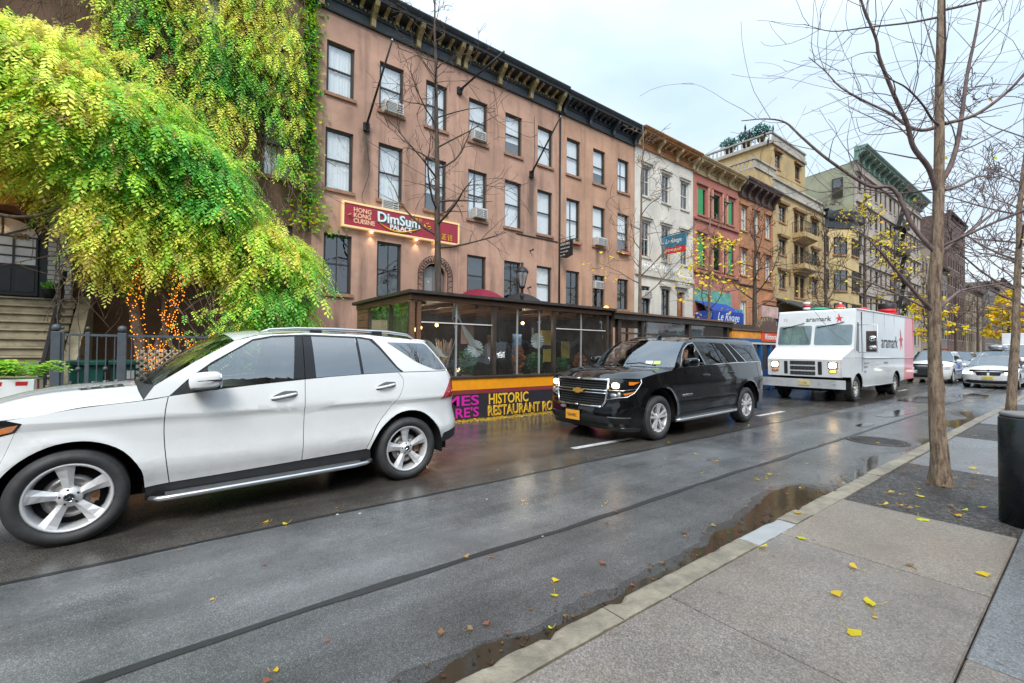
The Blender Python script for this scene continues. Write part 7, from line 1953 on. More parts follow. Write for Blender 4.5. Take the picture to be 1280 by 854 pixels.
 for i in range(11):
  k = .08 + .085 * i; y = .05 + 3.15 * k; q = MB(); q.bar((-.12 * k, y, .15 + 2.5 * k), (-.12 * k, y, 1.0 + 2.3 * k), .025); q.build('baluster', MT['iron'], hr)
 pt = thing('flower_pot', 'small dark pot with a plant beside the door step', 'plant pot', (-2.35, 15.8, 2.76))
 q = MB(); q.lathe([(.001, 0), (.10, 0), (.14, .2), (.15, .22), (.12, .22)], 12); q.build('pot', MT['iron'], pt); leaf_clump(pt, (0, 0, .3), (.16, .16, .1), 60, GR, .06)
 gm = mat('grey_painted_iron', (.085, .10, .115), .5, .2, .15, 8)
 fe = thing('fence', 'grey iron area fence in front of the vine, left of the dining shed', 'fence', (-1.80, 12.95, .15))
 def post(x, w):
  q = MB(); q.box(x - w / 2, x + w / 2, -w / 2, w / 2, 0, 1.72); q.ball((x, 0, 1.80), w * .55); q.build('post', gm, fe, bevel=.008)
 for x, w in ((0, .14), (.09, .06), (.47, .07), (1.02, .15), (3.2, .08), (5.5, .1)): post(x, w)
 for z in (1.66, .12):
  q = MB(); q.box(0, 5.5, -.018, .018, z - .025, z + .025); q.build('rail', gm, fe)
 for i in range(38):
  x = .2 + .14 * i; q = MB(); q.box(x - .009, x + .009, -.009, .009, .12, 1.66)
  if i in (1, 4, 9, 15): q.ball((x, -.02, .95), .045, 8, 6)
  q.build('bar', gm, fe)
 for i, (x, y) in enumerate(((-1.38, 13.6), (-.72, 13.75))):
  b = thing('wheelie_bin', ['green lidded wheelie bin behind the grey fence posts, left one', 'green lidded wheelie bin behind the grey fence, right one'][i], 'bin', (x, y, .15))
  gr = mat('dark_green_plastic', (.008, .085, .065), .45, 0, .15, 5)
  q = MB(); q.prism([(-.24, .08), (.24, .08), (.29, 1.0), (-.29, 1.0)], -.27, .3, 'xz'); q.build('body', gr, b, bevel=.02)
  q = MB(); q.prism([(-.36, 1.01), (.34, 1.01), (.34, 1.06), (.1, 1.12), (-.36, 1.1)], -.31, .31, 'yz'); q.build('lid', gr, b, bevel=.015)
  for sg in (-1, 1): q = MB(); q.cyl((sg * .22 - .03, .3, .1), .1, .06, 12, axis='x'); q.build('wheel', MT['tyre'], b)
 la = thing('lattice_screen', 'cream diamond lattice screen behind the fence', 'lattice', (-.55, 13.35, .55))
 cr = mat('cream_lattice', (.62, .50, .36), .6, 0, .1)
 q = MB(); W2, H2 = 1.55, .95
 for sg in (-1, 1):
  for i in range(-8, 16):
   a = i * .135; p0 = Vector((a, 0, 0)); p1 = Vector((a + H2, 0, H2))
   if p0.x < 0: p0 = Vector((0, 0, -a))
   if p1.x > W2: p1 = Vector((W2, 0, W2 - a))
   if p0.x >= W2 or p1.z <= 0 or p0.z >= H2: continue
   if sg < 0: p0 = Vector((W2 - p0.x, .012, p0.z)); p1 = Vector((W2 - p1.x, .012, p1.z))
   q.bar(p0, p1, .034, .01, up=(0, 1, 0))
 q.build('lattice', cr, la)
 q = MB(); q.box(-.16, -.03, -.04, .04, .3, .48); q.build('meter_box', MT['ac'], la)
 bp = thing('barrier_planter', 'white box planter with a red checked rim and bright ferns', 'planter', (-3.3, 8.7, 0))
 q = MB(); q.prism([(0, 0), (0, .75), (.08, 1.12), (.62, 1.12), (.70, .75), (.7, 0)], 0, 1.88, 'yz'); q.build('box', mat('white_planter_paint', (.66, .66, .65), .5, 0, .06, 5, dirt=.3, dcol=(.4, .38, .36)), bp, bevel=.012)
 for i in range(8):
  q = MB(); q.obox((.12 + .235 * i, .068, 1.05), (.11, .012, .085)); q.build('red_square', MT['red_paint'], bp)
 q = MB(); q.obox((1.886, .3, .6), (.012, .06, 1.0)); q.build('red_stripe', MT['red_paint'], bp)
 q = MB(); rr = random.Random(5)
 for i in range(150):
  p = Vector((rr.uniform(.1, 1.85), rr.uniform(.15, .55), 1.12)); a = rr.uniform(0, 2 * PI); L = rr.uniform(.45, .8)
  dr = Vector((math.cos(a), math.sin(a), 0))
  base = rr.choice([(.26, .52, .04), (.16, .42, .03), (.36, .58, .05)])
  for k in range(12):
   t = k / 12; c = p + dr * (L * .75 * t) + Vector((0, 0, L * (1.25 * t - 1.15 * t * t)))
   s = Vector((-dr.y, dr.x, 0)); l = .10 * (1 - t * .8); f = rr.uniform(.8, 1.2); q.col = tuple(b * f for b in base)
   for sg in (-1, 1): q.add([c, c + dr * .03, c + s * sg * l + dr * .04 - Vector((0, 0, .02)), c + s * sg * l * .9], [(0, 1, 2, 3)], False)
 q.build('fern', MT['leaf'], bp, fix=False)
MT['red_paint'] = mat('bright_red_paint', (.55, .02, .025), .45, 0, .05)
MT['bark'] = None
def barkmat(name, a, b_, sc=(6, 6, 1.2), rough=.85, bump=.8):
 m, nt, b = newmat(name); N = NT(nt); v = N.mapping(N.obj(), sc)
 n1 = N.noise(v, 2.2, 6, .7, .6); n2 = N.noise(N.obj(), 9, 4, .6)
 c = N.mix(N.ramp(n1, [(.36, 0.0), (.62, 1.0)]), b_, a); c = N.mix(N.ramp(n2, [(.5, 0.0), (.8, .5)]), c, tuple(min(1, q * 1.5) for q in a))
 N.l(c, b.inputs['Base Color']); b.inputs['Roughness'].default_value = rough
 N.l(N.bump(n1, bump, .03), b.inputs['Normal']); return m
MT['bark'] = barkmat('ginkgo_bark', (.36, .26, .18), (.09, .058, .04), (15, 15, 3.2), .85, 1.0)
MT['bark_dark'] = barkmat('dark_wet_bark', (.11, .075, .055), (.035, .026, .02))
MT['bark_pale'] = barkmat('pale_bark', (.25, .18, .13), (.09, .06, .045))
MT['twig'] = mat('purple_brown_twig', (.10, .065, .06), .7, 0, .2, 6)
MT['vine_stem'] = barkmat('vine_stem', (.17, .11, .075), (.05, .035, .025))
def vine():
 rr = random.Random(11)
 root = thing('vine', 'huge yellow-green hanging vine spilling over the brown house', 'vine', (-.45, 14.1, .15))
 ox, oy, oz = root.location
 q = MB()
 tone = lambda p: .85 * noise.noise(Vector((p.x * .62, p.z * .55, 3.1))) + .35 * noise.noise(p * 1.7) + (.25 if p.x < -1.3 else -.02)
 def spray(c, rad, n, hang, L, bias=0.0):
  c = Vector(c); tt = tone(c) + rr.gauss(0, .16) + bias; out = Vector((rr.gauss(.1, .9), -1, rr.gauss(0, .3))).normalized()
  for _ in range(n):
   u = rr.random() ** .7; a = rr.uniform(-1.5, 1.5); dv = Vector((out.x * math.cos(a) - out.y * math.sin(a), out.x * math.sin(a) + out.y * math.cos(a), 0))
   p = c + dv * rad * u + Vector((rr.gauss(0, .06), rr.gauss(0, .06), -hang * u * u + rr.gauss(0, .07)))
   t = tt + rr.gauss(0, .13) + .22 * (.5 - u)
   pal = GR if t < -.36 else (YG if t < .30 else YE)
   pinnate(q, p, dv * .8 + Vector((rr.gauss(0, .35), rr.gauss(0, .25), -.3 - .5 * u + rr.gauss(0, .25))), L * rr.uniform(.65, 1.3), pal, rr, 9, .36)
 ridge = lerp_tab([(-5.5, 9.3), (-3.2, 9.0), (-1.9, 9.3), (-1.0, 9.2), (0, 8.1), (1.0, 7.0), (2.0, 5.9), (2.6, 5.2), (3.3, 4.6)])
 hem = lerp_tab([(-5.5, 6.0), (-2.6, 5.6), (-1.8, 5.0), (-1.2, 4.5), (0, 4.75), (1.0, 4.2), (1.5, 2.9), (2.2, 2.0), (3.0, 2.4), (3.6, 3.4)])
 for i in range(560):
  x = rr.uniform(-4.6, 3.15); zr, zh = ridge(x) + .7 * noise.noise((x * 1.7, 2, 2)), hem(x); f = rr.random() ** .85
  z = zh + (zr - zh) * f
  bulge = math.sin(PI * min(1, max(0, .12 + .8 * f))) ** .7
  y = 15.9 - 2.3 * bulge + .45 * noise.noise(Vector((x * .9, z * .8, 4))) + rr.uniform(0, .35)
  if noise.noise(Vector((x * 1.1 + 3, z * 1.1, 7))) < -.20: continue
  spray((x, y, z), rr.uniform(.35, 1.0), int(rr.uniform(26, 50) * (1.0 if f > .25 else .7)), rr.uniform(.3, .8), rr.uniform(.24, .42), .06 if f > .75 else 0)
 for i in range(200):
  x = rr.uniform(-1.75, 1.9); z0 = hem(x) + rr.uniform(-.1, .6); ln = rr.uniform(.4, 1.5) * (1.2 if x < .6 else .7); y = rr.uniform(13.4, 14.7)
  tt = tone(Vector((x, y, z0))) + .3 + rr.gauss(0, .2)
  for k in range(int(ln * 15)):
   z = z0 - ln * rr.random()
   pinnate(q, Vector((x + rr.gauss(0, .13), y + rr.gauss(0, .13), z)), Vector((rr.gauss(0, .7), rr.gauss(-.3, .5), -.6)), .34 * rr.uniform(.7, 1.2), GR if tt < -.1 else (YG if tt + rr.gauss(0, .15) < .3 else YE), rr)
 for i in range(11500):
  x = rr.uniform(-5.5, 3.45); z = rr.uniform(5.5, 14.6)
  k = noise.noise(Vector((x * .55, z * .42, 9.0))) + .35 * noise.noise(Vector((x * 1.9, z * 1.4, 2.0)))
  if k < -.27 + .3 * max(0, (x - 2.4) / 1.0): continue
  p = Vector((x, 16.42 - rr.uniform(0, .5) - .35 * max(0, k), z))
  t = tone(p) + rr.gauss(0, .25) + .1
  pinnate(q, p, Vector((rr.gauss(0, .5), -.5, -.8)), .34 * rr.uniform(.6, 1.3), GR if t < -.1 else (YG if t < .25 else YE), rr)
 q.v = [(x - ox, y - oy, z - oz) for x, y, z in q.v]
 q.build('foliage', MT['leaf'], root, fix=False)
 def stem(pts, r0, r1, nm='stem'):
  p = spl(pts, 6); n = len(p)
  p = [(x + .05 * noise.noise((x * 2, z * 2, 1)) - ox, y + .05 * noise.noise((x, z * 2, 5)) - oy, z - oz) for x, y, z in p]
  q = MB(); q.tube(p, [r0 + (r1 - r0) * i / (n - 1) for i in range(n)], 7); return q.build(nm, MT['vine_stem'], root)
 stem([(-.42, 14.0, .1), (-.48, 13.95, 1.2), (-.62, 14.1, 2.4), (-.7, 14.3, 3.6), (-.5, 14.5, 5.2), (-.9, 14.8, 6.8)], .13, .08, 'trunk')
 stem([(-.25, 14.1, .1), (-.22, 14.1, 1.4), (.1, 14.2, 2.6), (.3, 14.3, 4.0), (.9, 14.4, 5.5)], .09, .05, 'trunk')
 stem([(.65, 13.7, .1), (.3, 13.75, 1.2), (-.05, 13.9, 2.0), (-.1, 14.1, 3.2)], .06, .04)
 for i in range(190):
  x = rr.uniform(-3.2, 3.4); z = rr.uniform(8, 13.8); L = rr.uniform(2.5, 6)
  pts = [(x + rr.gauss(0, .18) * k, 16.3 - .35 * rr.random() - (.5 * k if z - L * k / 4 < 6.5 else 0), z - L * k / 4) for k in range(5)]
  stem(pts, .012, .007)
 for i in range(90):
  x = rr.uniform(-2.0, 2.4); z = rr.uniform(3.4, 5.6); L = rr.uniform(1, 2.6)
  stem([(x + rr.gauss(0, .15) * k, 14.6 - rr.random() * .8, z - L * k / 3) for k in range(4)], .012, .006)
 q = MB(); stem([(-4.5, 14.0, 4.6), (-3.2, 13.9, 4.35), (-2.4, 13.8, 4.3), (-1.8, 13.9, 4.75), (-1.3, 14, 5.4)], .035, .03, 'limb')
 iv = thing('ivy', 'narrow green ivy column climbing the seam of the brown wall', 'ivy', (3.85, FY, 5.6))
 q = MB()
 for i in range(1900):
  z = rr.uniform(5.6, 14.7); w = .20 + .10 * noise.noise((z * .8, 2, 2)) + max(0, (7.2 - z)) * .28; x = 3.75 + rr.gauss(0, w) + .12 * noise.noise((z * .5, 0, 0))
  p = Vector((x - 3.85, -rr.uniform(.02, .28), z - 5.6))
  q.col = tuple(c * rr.uniform(.7, 1.3) for c in rr.choice(GR + YG[:3] if noise.noise((z * .9, x, 3)) < .1 else YG))
  a = Vector((rr.gauss(0, .6), -.5, rr.gauss(-.6, .4))).normalized(); b = a.orthogonal().normalized(); s = rr.uniform(.05, .10)
  q.quad(p - a * s, p - b * s * .7, p + a * s, p + b * s * .7)
 q.build('foliage', MT['leaf'], iv, fix=False)
 q = MB(); q.tube([(-.05 + .06 * noise.noise((k * .7, 1, 1)), -.04, k * .5) for k in range(19)], .02, 5); q.build('stem', MT['vine_stem'], iv)
 sh = thing('shrub', 'thin-stemmed shrub with bare fanning branches right of the fairy lights', 'shrub', (1.12, 12.6 + .8, .15))
 q = MB()
 for i in range(16):
  a = rr.uniform(-1.2, 1.2); L = rr.uniform(1.6, 3.2)
  p = [Vector((0, 0, 0)) + Vector((math.sin(a) * L * k * k * .6, rr.gauss(0, .04) * k * 4, L * k)) + Vector((rr.gauss(0, .03), 0, 0)) for k in (0, .25, .5, .75, 1)]
  q.tube(p, [.022, .016, .012, .009, .004], 5)
  for t in (2, 3):
   for _ in range(2): e = p[t] + Vector((rr.gauss(0, .35), rr.gauss(0, .2), rr.uniform(.2, .6))); q.tube([p[t], (p[t] + e) / 2 + Vector((0, 0, .05)), e], [.008, .006, .003], 4)
 q.build('crown', MT['bark_pale'], sh)
 q = MB()
 for i in range(300): pinnate(q, Vector((rr.gauss(.1, .5), rr.gauss(-.1, .25), abs(rr.gauss(1.5, .7)))), Vector((rr.gauss(0, 1), -.6, -.3)), .26, GR if rr.random() < .55 else YG, rr)
 q.build('foliage', MT['leaf'], sh, fix=False)
 fl = thing('string_lights', 'orange fairy lights wound round the vine trunks', 'string lights', (-.45, 13.9, .15))
 am = emit_mat('amber_fairy_bulb', (1.0, .30, .015), 1.5); q = MB()
 paths = [spl([(-.42, 14.0, .9), (-.48, 13.95, 1.4), (-.62, 14.1, 2.6), (-.7, 14.3, 3.6), (-.55, 14.4, 5.6)], 8), spl([(-.22, 14.1, 1.0), (-.2, 14.1, 1.6), (.1, 14.2, 2.6), (.25, 14.25, 3.4)], 8), spl([(.75, 13.6, 1.45), (.4, 13.6, 1.7), (.1, 13.75, 2.0), (-.1, 13.9, 2.4)], 8)]
 for pi, P_ in enumerate(paths):
  for k in range(230 if pi < 2 else 120):
   t = rr.random() ** 1.3 * (len(P_) - 1.01); i = int(t); f = t - i; c = Vector(P_[i]).lerp(Vector(P_[i + 1]), f)
   a = rr.uniform(PI, 2 * PI); r_ = .15 if pi < 2 else .09
   q.ball(c + Vector((math.cos(a) * r_ - fl.location.x, math.sin(a) * r_ - fl.location.y, rr.uniform(-.1, .1) - fl.location.z)), .012, 5, 4)
 o = q.build('bulbs', am, fl); kind(o, 'stuff')
 q = MB()
 for P_ in paths: q.tube([(c[0] + .15 * math.cos(i * 1.4) - fl.location.x, c[1] - .13 - fl.location.y, c[2] - fl.location.z) for i, c in enumerate(P_)], .006, 4)
 q.build('wire', MT['iron'], fl)
MT['vinyl'] = glass_mat('clear_vinyl_sheet', (.70, .74, .73), 1.5, .10, .02, .45, .10, (.4, .42, .4))
MT['orange_band'] = mat('bright_orange_paint', (.86, .33, .01), .45, 0, .08, 4, dirt=.25, dcol=(.4, .15, .02))
MT['red_band'] = mat('dull_red_paint', (.24, .035, .04), .5, 0, .2, 5)
MT['banner'] = mat('black_banner', (.028, .026, .034), .45, 0, .15, 6)
MT['mag'] = mat('magenta_print', (.62, .02, .36), .5, 0, 0); MT['yprint'] = mat('yellow_print', (.86, .52, .03), .5, 0, 0)
def outline_text(name, body, m, parent, M, size, sx, bev):
 cu = bpy.data.curves.new('text', 'FONT'); cu.body = body; cu.size = size; cu.resolution_u = 3
 try: cu.fill_mode = 'NONE'
 except Exception: pass
 cu.bevel_depth = bev; cu.bevel_resolution = 0; cu.offset = 0
 o = bpy.data.objects.new('text', cu); COL.objects.link(o)
 me = bpy.data.meshes.new_from_object(o.evaluated_get(bpy.context.evaluated_depsgraph_get())); bpy.data.objects.remove(o)
 for v in me.vertices: v.co.x *= sx
 me.transform(M); me.materials.clear(); me.materials.append(m); me.name = name
 return link(bpy.data.objects.new(name, me), parent)
def topiary(x, y, z, lab, cols, h, r, grp='shed plants'):
 t = thing('potted_shrub', lab, 'plant', (x, y, z), 0, grp)
 q = MB(); q.lathe([(.001, 0), (.10, 0), (.13, .2), (.11, .2)], 12); q.build('pot', MT['frame_brown'], t)
 leaf_clump(t, (0, 0, .2 + h / 2), (r, r, h / 2), 420, cols, .045, seed=int(x * 10))
 return t
def shed_one():
 xa, xb, yf, yb = 3.97, 10.10, 8.53, 11.85
 s = thing('dining_shed', 'glazed dining shed with orange band and restaurant banner behind the white SUV', 'dining shed', (xa, yf, 0)); W = xb - xa; D = yb - yf
 q = MB(); q.box(.02, W, .05, D, .04, .12); q.build('floor', MT['darkwood'], s)
 q = MB(); q.box(-.03, W, -.03, .12, .93, .985); q.build('sill', MT['darkwood'], s, bevel=.008)
 q = MB(); q.box(0, W, 0, .08, .68, .928); q.build('orange_band', MT['orange_band'], s)
 q = MB(); q.box(0, W, .005, .08, .59, .678); q.build('red_band', MT['red_band'], s)
 q = MB(); q.box(.02, W, -.012, .08, .03, .588); b = q.build('banner', MT['banner'], s)
 F = lambda x, z: frame_m((x, -.016, z), (1, 0, 0), (0, 0, 1))
 def fit(body, x0, x1, z, h, m, outline=False, right=False):
  me = text_mesh(body, 1.0, 1.0, .01); w = max(v.co.x for v in me.vertices); hh = max(v.co.y for v in me.vertices); bpy.data.meshes.remove(me)
  size = h / hh; sx = (x1 - x0) / (w * size)
  if outline: outline_text('lettering', body, m, b, F(x0, z), size, sx, .010)
  else: text('lettering', body, m, b, F(x0, z), size, sx, .006, bold=.008 * size * 2)
 fit('TIMES', .30, 1.62, .345, .21, MT['mag']); fit('SQUARE\'S', .05, 1.62, .085, .21, MT['mag'])
 fit('HISTORIC', 1.88, 3.06, .335, .23, MT['yprint']); fit('RESTAURANT ROW', 1.86, 4.14, .07, .22, MT['yprint'], True)
 fit('EAT LOCAL', 4.7, 5.9, .20, .22, MT['mag'])
 q = MB(); q.box(-.06, W, -.05, .10, 2.585, 2.70); q.build('front_beam', MT['wood'], s, bevel=.01)
 q = MB(); q.box(-.12, W + .05, -.16, D + .1, 2.705, 2.76); q.build('roof', MT['roofing'], s)
 q = MB(); q.box(-.125, W + .05, -.175, -.14, 2.715, 2.775); q.box(-.14, -.125, -.16, D + .1, 2.715, 2.78); q.build('roof_edge', MT['darkwood'], s)
 for x, m in ((.0, 'wood'), (.14, 'wood'), (2.05, 'darkwood'), (3.93, 'darkwood'), (5.98, 'darkwood')):
  q = MB(); q.box(x - .045, x + .045, -.02, .08, .99, 2.58); q.build('post', MT[m], s, bevel=.008)
 gy = mat('grey_tape_mullion', (.30, .31, .31), .5, 0, .1)
 for x in (1.05, 2.75, 3.45, 4.95):
  q = MB(); q.box(x - .018, x + .018, .03, .06, .99, 2.58); q.build('mullion', gy, s)
 for a, c in ((.2, 2.0), (4.0, 5.92)):
  q = MB(); q.box(a, c, .02, .04, 2.13, 2.155); q.build('mullion', MT['frame_white'], s)
 for a, c in ((.19, 2.0), (2.1, 3.88), (3.98, 5.93)):
  q = MB(); n = 14; q.grid(lambda u, v: Vector((a + (c - a) * u, .05 + .012 * math.sin(u * 17 + v * 4), .99 + 1.59 * v)), n, 8); q.build('vinyl_window', MT['vinyl'], s, fix=False)
 q = MB(); q.box(-.02, .06, .1, D, .05, 1.0); q.build('end_base', MT['darkwood'], s)
 for i in range(9):
  q = MB(); q.box(-.03, .05, 2.55, D, 1.0 + .185 * i, 1.178 + .185 * i); q.build('board', MT['wood'], s, bevel=.006)
 for y in (.12, 1.15, 2.5):
  q = MB(); q.box(-.025, .05, y - .04, y + .04, 1.0, 2.5); q.build('post', MT['darkwood'], s)
 q = MB(); q.box(-.05, .06, .1, D, 2.585, 2.7); q.build('end_beam', MT['wood'], s)
 for a, c in ((.16, 1.11), (1.19, 2.46)):
  q = MB(); q.grid(lambda u, v: Vector((.01 + .008 * math.sin(u * 9), a + (c - a) * u, 1.0 + 1.58 * v)), 6, 4); q.build('vinyl_window', MT['vinyl'], s, fix=False)
 q = MB(); q.box(0, W, D - .06, D, .1, 1.75); q.box(0, W, D - .06, D, 2.35, 2.7); q.box(.8, 2.9, D - .05, D - .01, 1.7, 2.4); q.box(3.6, 5.9, D - .05, D - .01, 1.7, 2.4)
 for x in (0, 1.5, 3.0, 4.5, W - .1): q.box(x, x + .1, D - .06, D, 1.75, 2.35)
 q.build('back_wall', MT['darkwood'], s)
 q = MB(); q.box(W - .06, W, .1, D - .07, .1, 2.5); q.build('end_wall', MT['darkwood'], s)
 q = MB(); q.box(.02, W, .1, D, 2.62, 2.70); q.build('ceiling', mat('corrugated_ceiling', (.16, .15, .14), .6, 0, .2), s)
 for i in range(9):
  q = MB(); q.box(.3 + .65 * i, .36 + .65 * i, .12, D - .1, 2.52, 2.615); q.build('rafter', MT['wood'], s)
 cy = mat('yellow_poster', (.85, .62, .12), .6, 0, .1)
 posters = [(4.35, 1.72, .55, .42, cy, 'yellow poster inside the shed, larger one'), (5.15, 1.35, .32, .5, cy, 'narrow yellow poster inside the shed, right one'), (4.45, 1.25, .36, .36, cy, 'small square yellow poster inside the shed, lower left one'), (2.55, 1.35, .26, .6, mat('orange_violet_poster', (.42, .22, .20), .6, 0, .8, 3), 'orange and violet poster inside the shed'), (3.35, 1.45, .30, .55, mat('blue_print_poster', (.10, .22, .45), .6, 0, .9, 4), 'blue and orange poster inside the shed')]
 for x, z, w, h, m, lab in posters:
  p = thing('poster', lab, 'poster', (xa + x, yf + 1.0, z)); q = MB(); q.box(0, w, 0, .02, 0, h); q.build('sheet', m, p)
  q = MB(); q.box(-.015, w + .015, .021, .04, -.015, h + .015); q.build('frame', MT['darkwood'], p); q = MB(); q.box(w / 2 - .01, w / 2 + .01, .02, .03, h, 2.60 - z); q.build('hanger', MT['iron'], p)
 for i in range(5):
  x = .7 + 1.15 * i
  t = thing('table', ['dark table in the shed by the left end window', 'dark table in the shed beside the green shrub', 'dark table in the shed by the orange shrub', 'dark table in the shed under the blue poster', 'dark table in the shed under the yellow posters'][i], 'table', (xa + x, yf + 1.6, .12), 0, 'tables in the dining shed')
  q = MB(); q.box(-.35, .35, -.35, .35, .70, .74); q.build('tabletop', MT['darkwood'], t); q = MB(); q.cyl((0, 0, 0), .035, .7, 8); q.cyl((0, 0, 0), .22, .03, 12); q.build('pedestal', MT['iron'], t)
  for sg in (-1, 1):
   c = thing('chair', 'dark chair tucked at a table inside the dining shed', 'chair', (xa + x + sg * .5, yf + 1.6, .12), 0, 'chairs in the dining shed')
   q = MB(); q.box(-.2, .2, -.2, .2, .44, .48); q.build('seat', MT['darkwood'], c)
   q = MB(); q.box(sg * .18 - .015, sg * .18 + .015, -.2, .2, .6, .92); q.build('backrest', MT['darkwood'], c)
   for lx in (-.18, .18):
    for ly in (-.18, .18): q = MB(); q.box(lx - .015, lx + .015, ly - .015, ly + .015, 0, .44 if lx * sg < 0 else .9); q.build('leg', MT['iron'], c)
 G = [(.03, .14, .04), (.05, .2, .05), (.08, .26, .06)]; O = [(.42, .17, .05), (.36, .12, .04), (.52, .24, .08)]
 ex = .12
 for x, lab, col, h, r in ((1.55, 'bushy green shrub in the first shed window', G, .62, .20), (3.05, 'orange leaved shrub in the middle shed window', O, .72, .17), (3.60, 'green shrub beside the orange shrub in the shed window', G, .55, .22), (4.55, 'dark green shrub in the third shed window', G, .42, .22), (5.25, 'orange leaved shrub near the black SUV hood', O, .5, .18)):
  st = thing('plant_stand', 'dark stand under the ' + lab.split(' in ')[0].split(' beside')[0].split(' near')[0] + {1.55: ', first window', 3.05: ', middle window', 3.6: ', right of the middle', 4.55: ', third window', 5.25: ', far right'}[x], 'stand', (xa + x, yf + .38, .12)); q = MB(); q.box(-.16, .16, -.16, .16, 0, .68); q.build('box', MT['darkwood'], st, bevel=.01)
  topiary(xa + x, yf + .38, .80, lab, col, h, r)
 dg = thing('dried_flowers', 'tall dried pink grasses standing at the left shed window', 'dried plant', (xa + .95, yf + .4, .82)); q = MB(); rr = random.Random(3)
 for i in range(120):
  a = rr.uniform(0, 2 * PI); L = rr.uniform(.5, 1.0); e = Vector((math.cos(a) * .2 * L, math.sin(a) * .15, L)); q.tube([(0, 0, 0), e * .6 + Vector((0, 0, .06)), e], [.004, .005, .012], 3)
 q.build('stalks', mat('dry_grass', (.45, .30, .22), .8, 0, .2), dg); q = MB(); q.lathe([(.05, -.68), (.09, -.5), (.07, -.1), (.05, 0)], 12); q.build('vase', MT['frame_white'], dg)
 wl = emit_mat('warm_bulb', (1.0, .62, .22), 4.0)
 for i, (x, y, z) in enumerate(((.55, .9, 1.75), (.52, .95, 2.02), (.9, 1.5, 2.1), (1.5, 1.8, 2.2), (3.6, .9, 2.3))):
  if i != 1:
   L = bpy.data.lights.new('bulb_light', 'POINT'); L.energy = 9; L.color = (1, .8, .55); L.shadow_soft_size = .05; lo = bpy.data.objects.new('bulb_light', L); lo.location = (xa + x, yf + y - .08, z - .08); link(lo)
  b = thing('pendant_bulb', ['warm glowing bulb, lowest, at the left of the shed', 'warm glowing bulb just above the lowest one in the shed', 'warm bulb hanging near the grasses in the shed', 'warm bulb hanging behind the green shrub', 'warm bulb hanging over the middle of the shed'][i], 'lamp', (xa + x, yf + y, z)); q = MB(); q.ball((0, 0, 0), .045); q.build('bulb', wl, b); q = MB(); q.tube([(0, 0, .04), (0, 0, 2.6 - z)], .005, 4); q.build('cord', MT['iron'], b)
 cl = mat('matte_white', (.72, .74, .72), .7, 0, .05)
 dr = thing('pale_curves', 'pale white curved bands in the left shed window', 'pale_curves', (xa, yf + .3, 0))  # two pale curved bands just behind the left window
 q = MB()
 for pts in ([(.28, 1.70), (.5, 1.68), (.75, 1.52), (1.0, 1.48), (1.12, 1.62), (1.18, 1.95), (1.1, 2.35)], [(1.1, 2.40), (1.25, 2.35), (1.4, 2.05), (1.65, 1.75), (1.9, 1.66)]):
  P_ = spl(pts, 6); n = len(P_)
  q.grid(lambda u, v: Vector((P_[min(n - 1, int(u * (n - 1)))][0], .04 * math.sin(u * 12 + v * 3), P_[min(n - 1, int(u * (n - 1)))][1] + .17 * (v - .5))), n - 1, 3)
 q.build('cloth', cl, dr)
 for i, (x, z) in enumerate(((1.72, 1.60), (3.62, 1.82))):
  p = thing('paper_fan', ['round white paper rosette at the first shed post', 'round white paper rosette in the middle shed window'][i], 'decoration', (xa + x, yf + .3, z)); q = MB()
  for k in range(32):
   a0, a1 = 2 * PI * k / 32, 2 * PI * (k + 1) / 32; o = .02 * (-1) ** k
   q.add([(0, 0, 0), (.22 * math.cos(a0), o, .2 * math.sin(a0)), (.22 * math.cos(a1), -o, .2 * math.sin(a1))], [(0, 1, 2)])
  q.build('paper', cl, p); q = MB(); q.tube([(0, .01, .15), (0, .01, 2.6 - z)], .004, 4); q.build('string', MT['iron'], p)
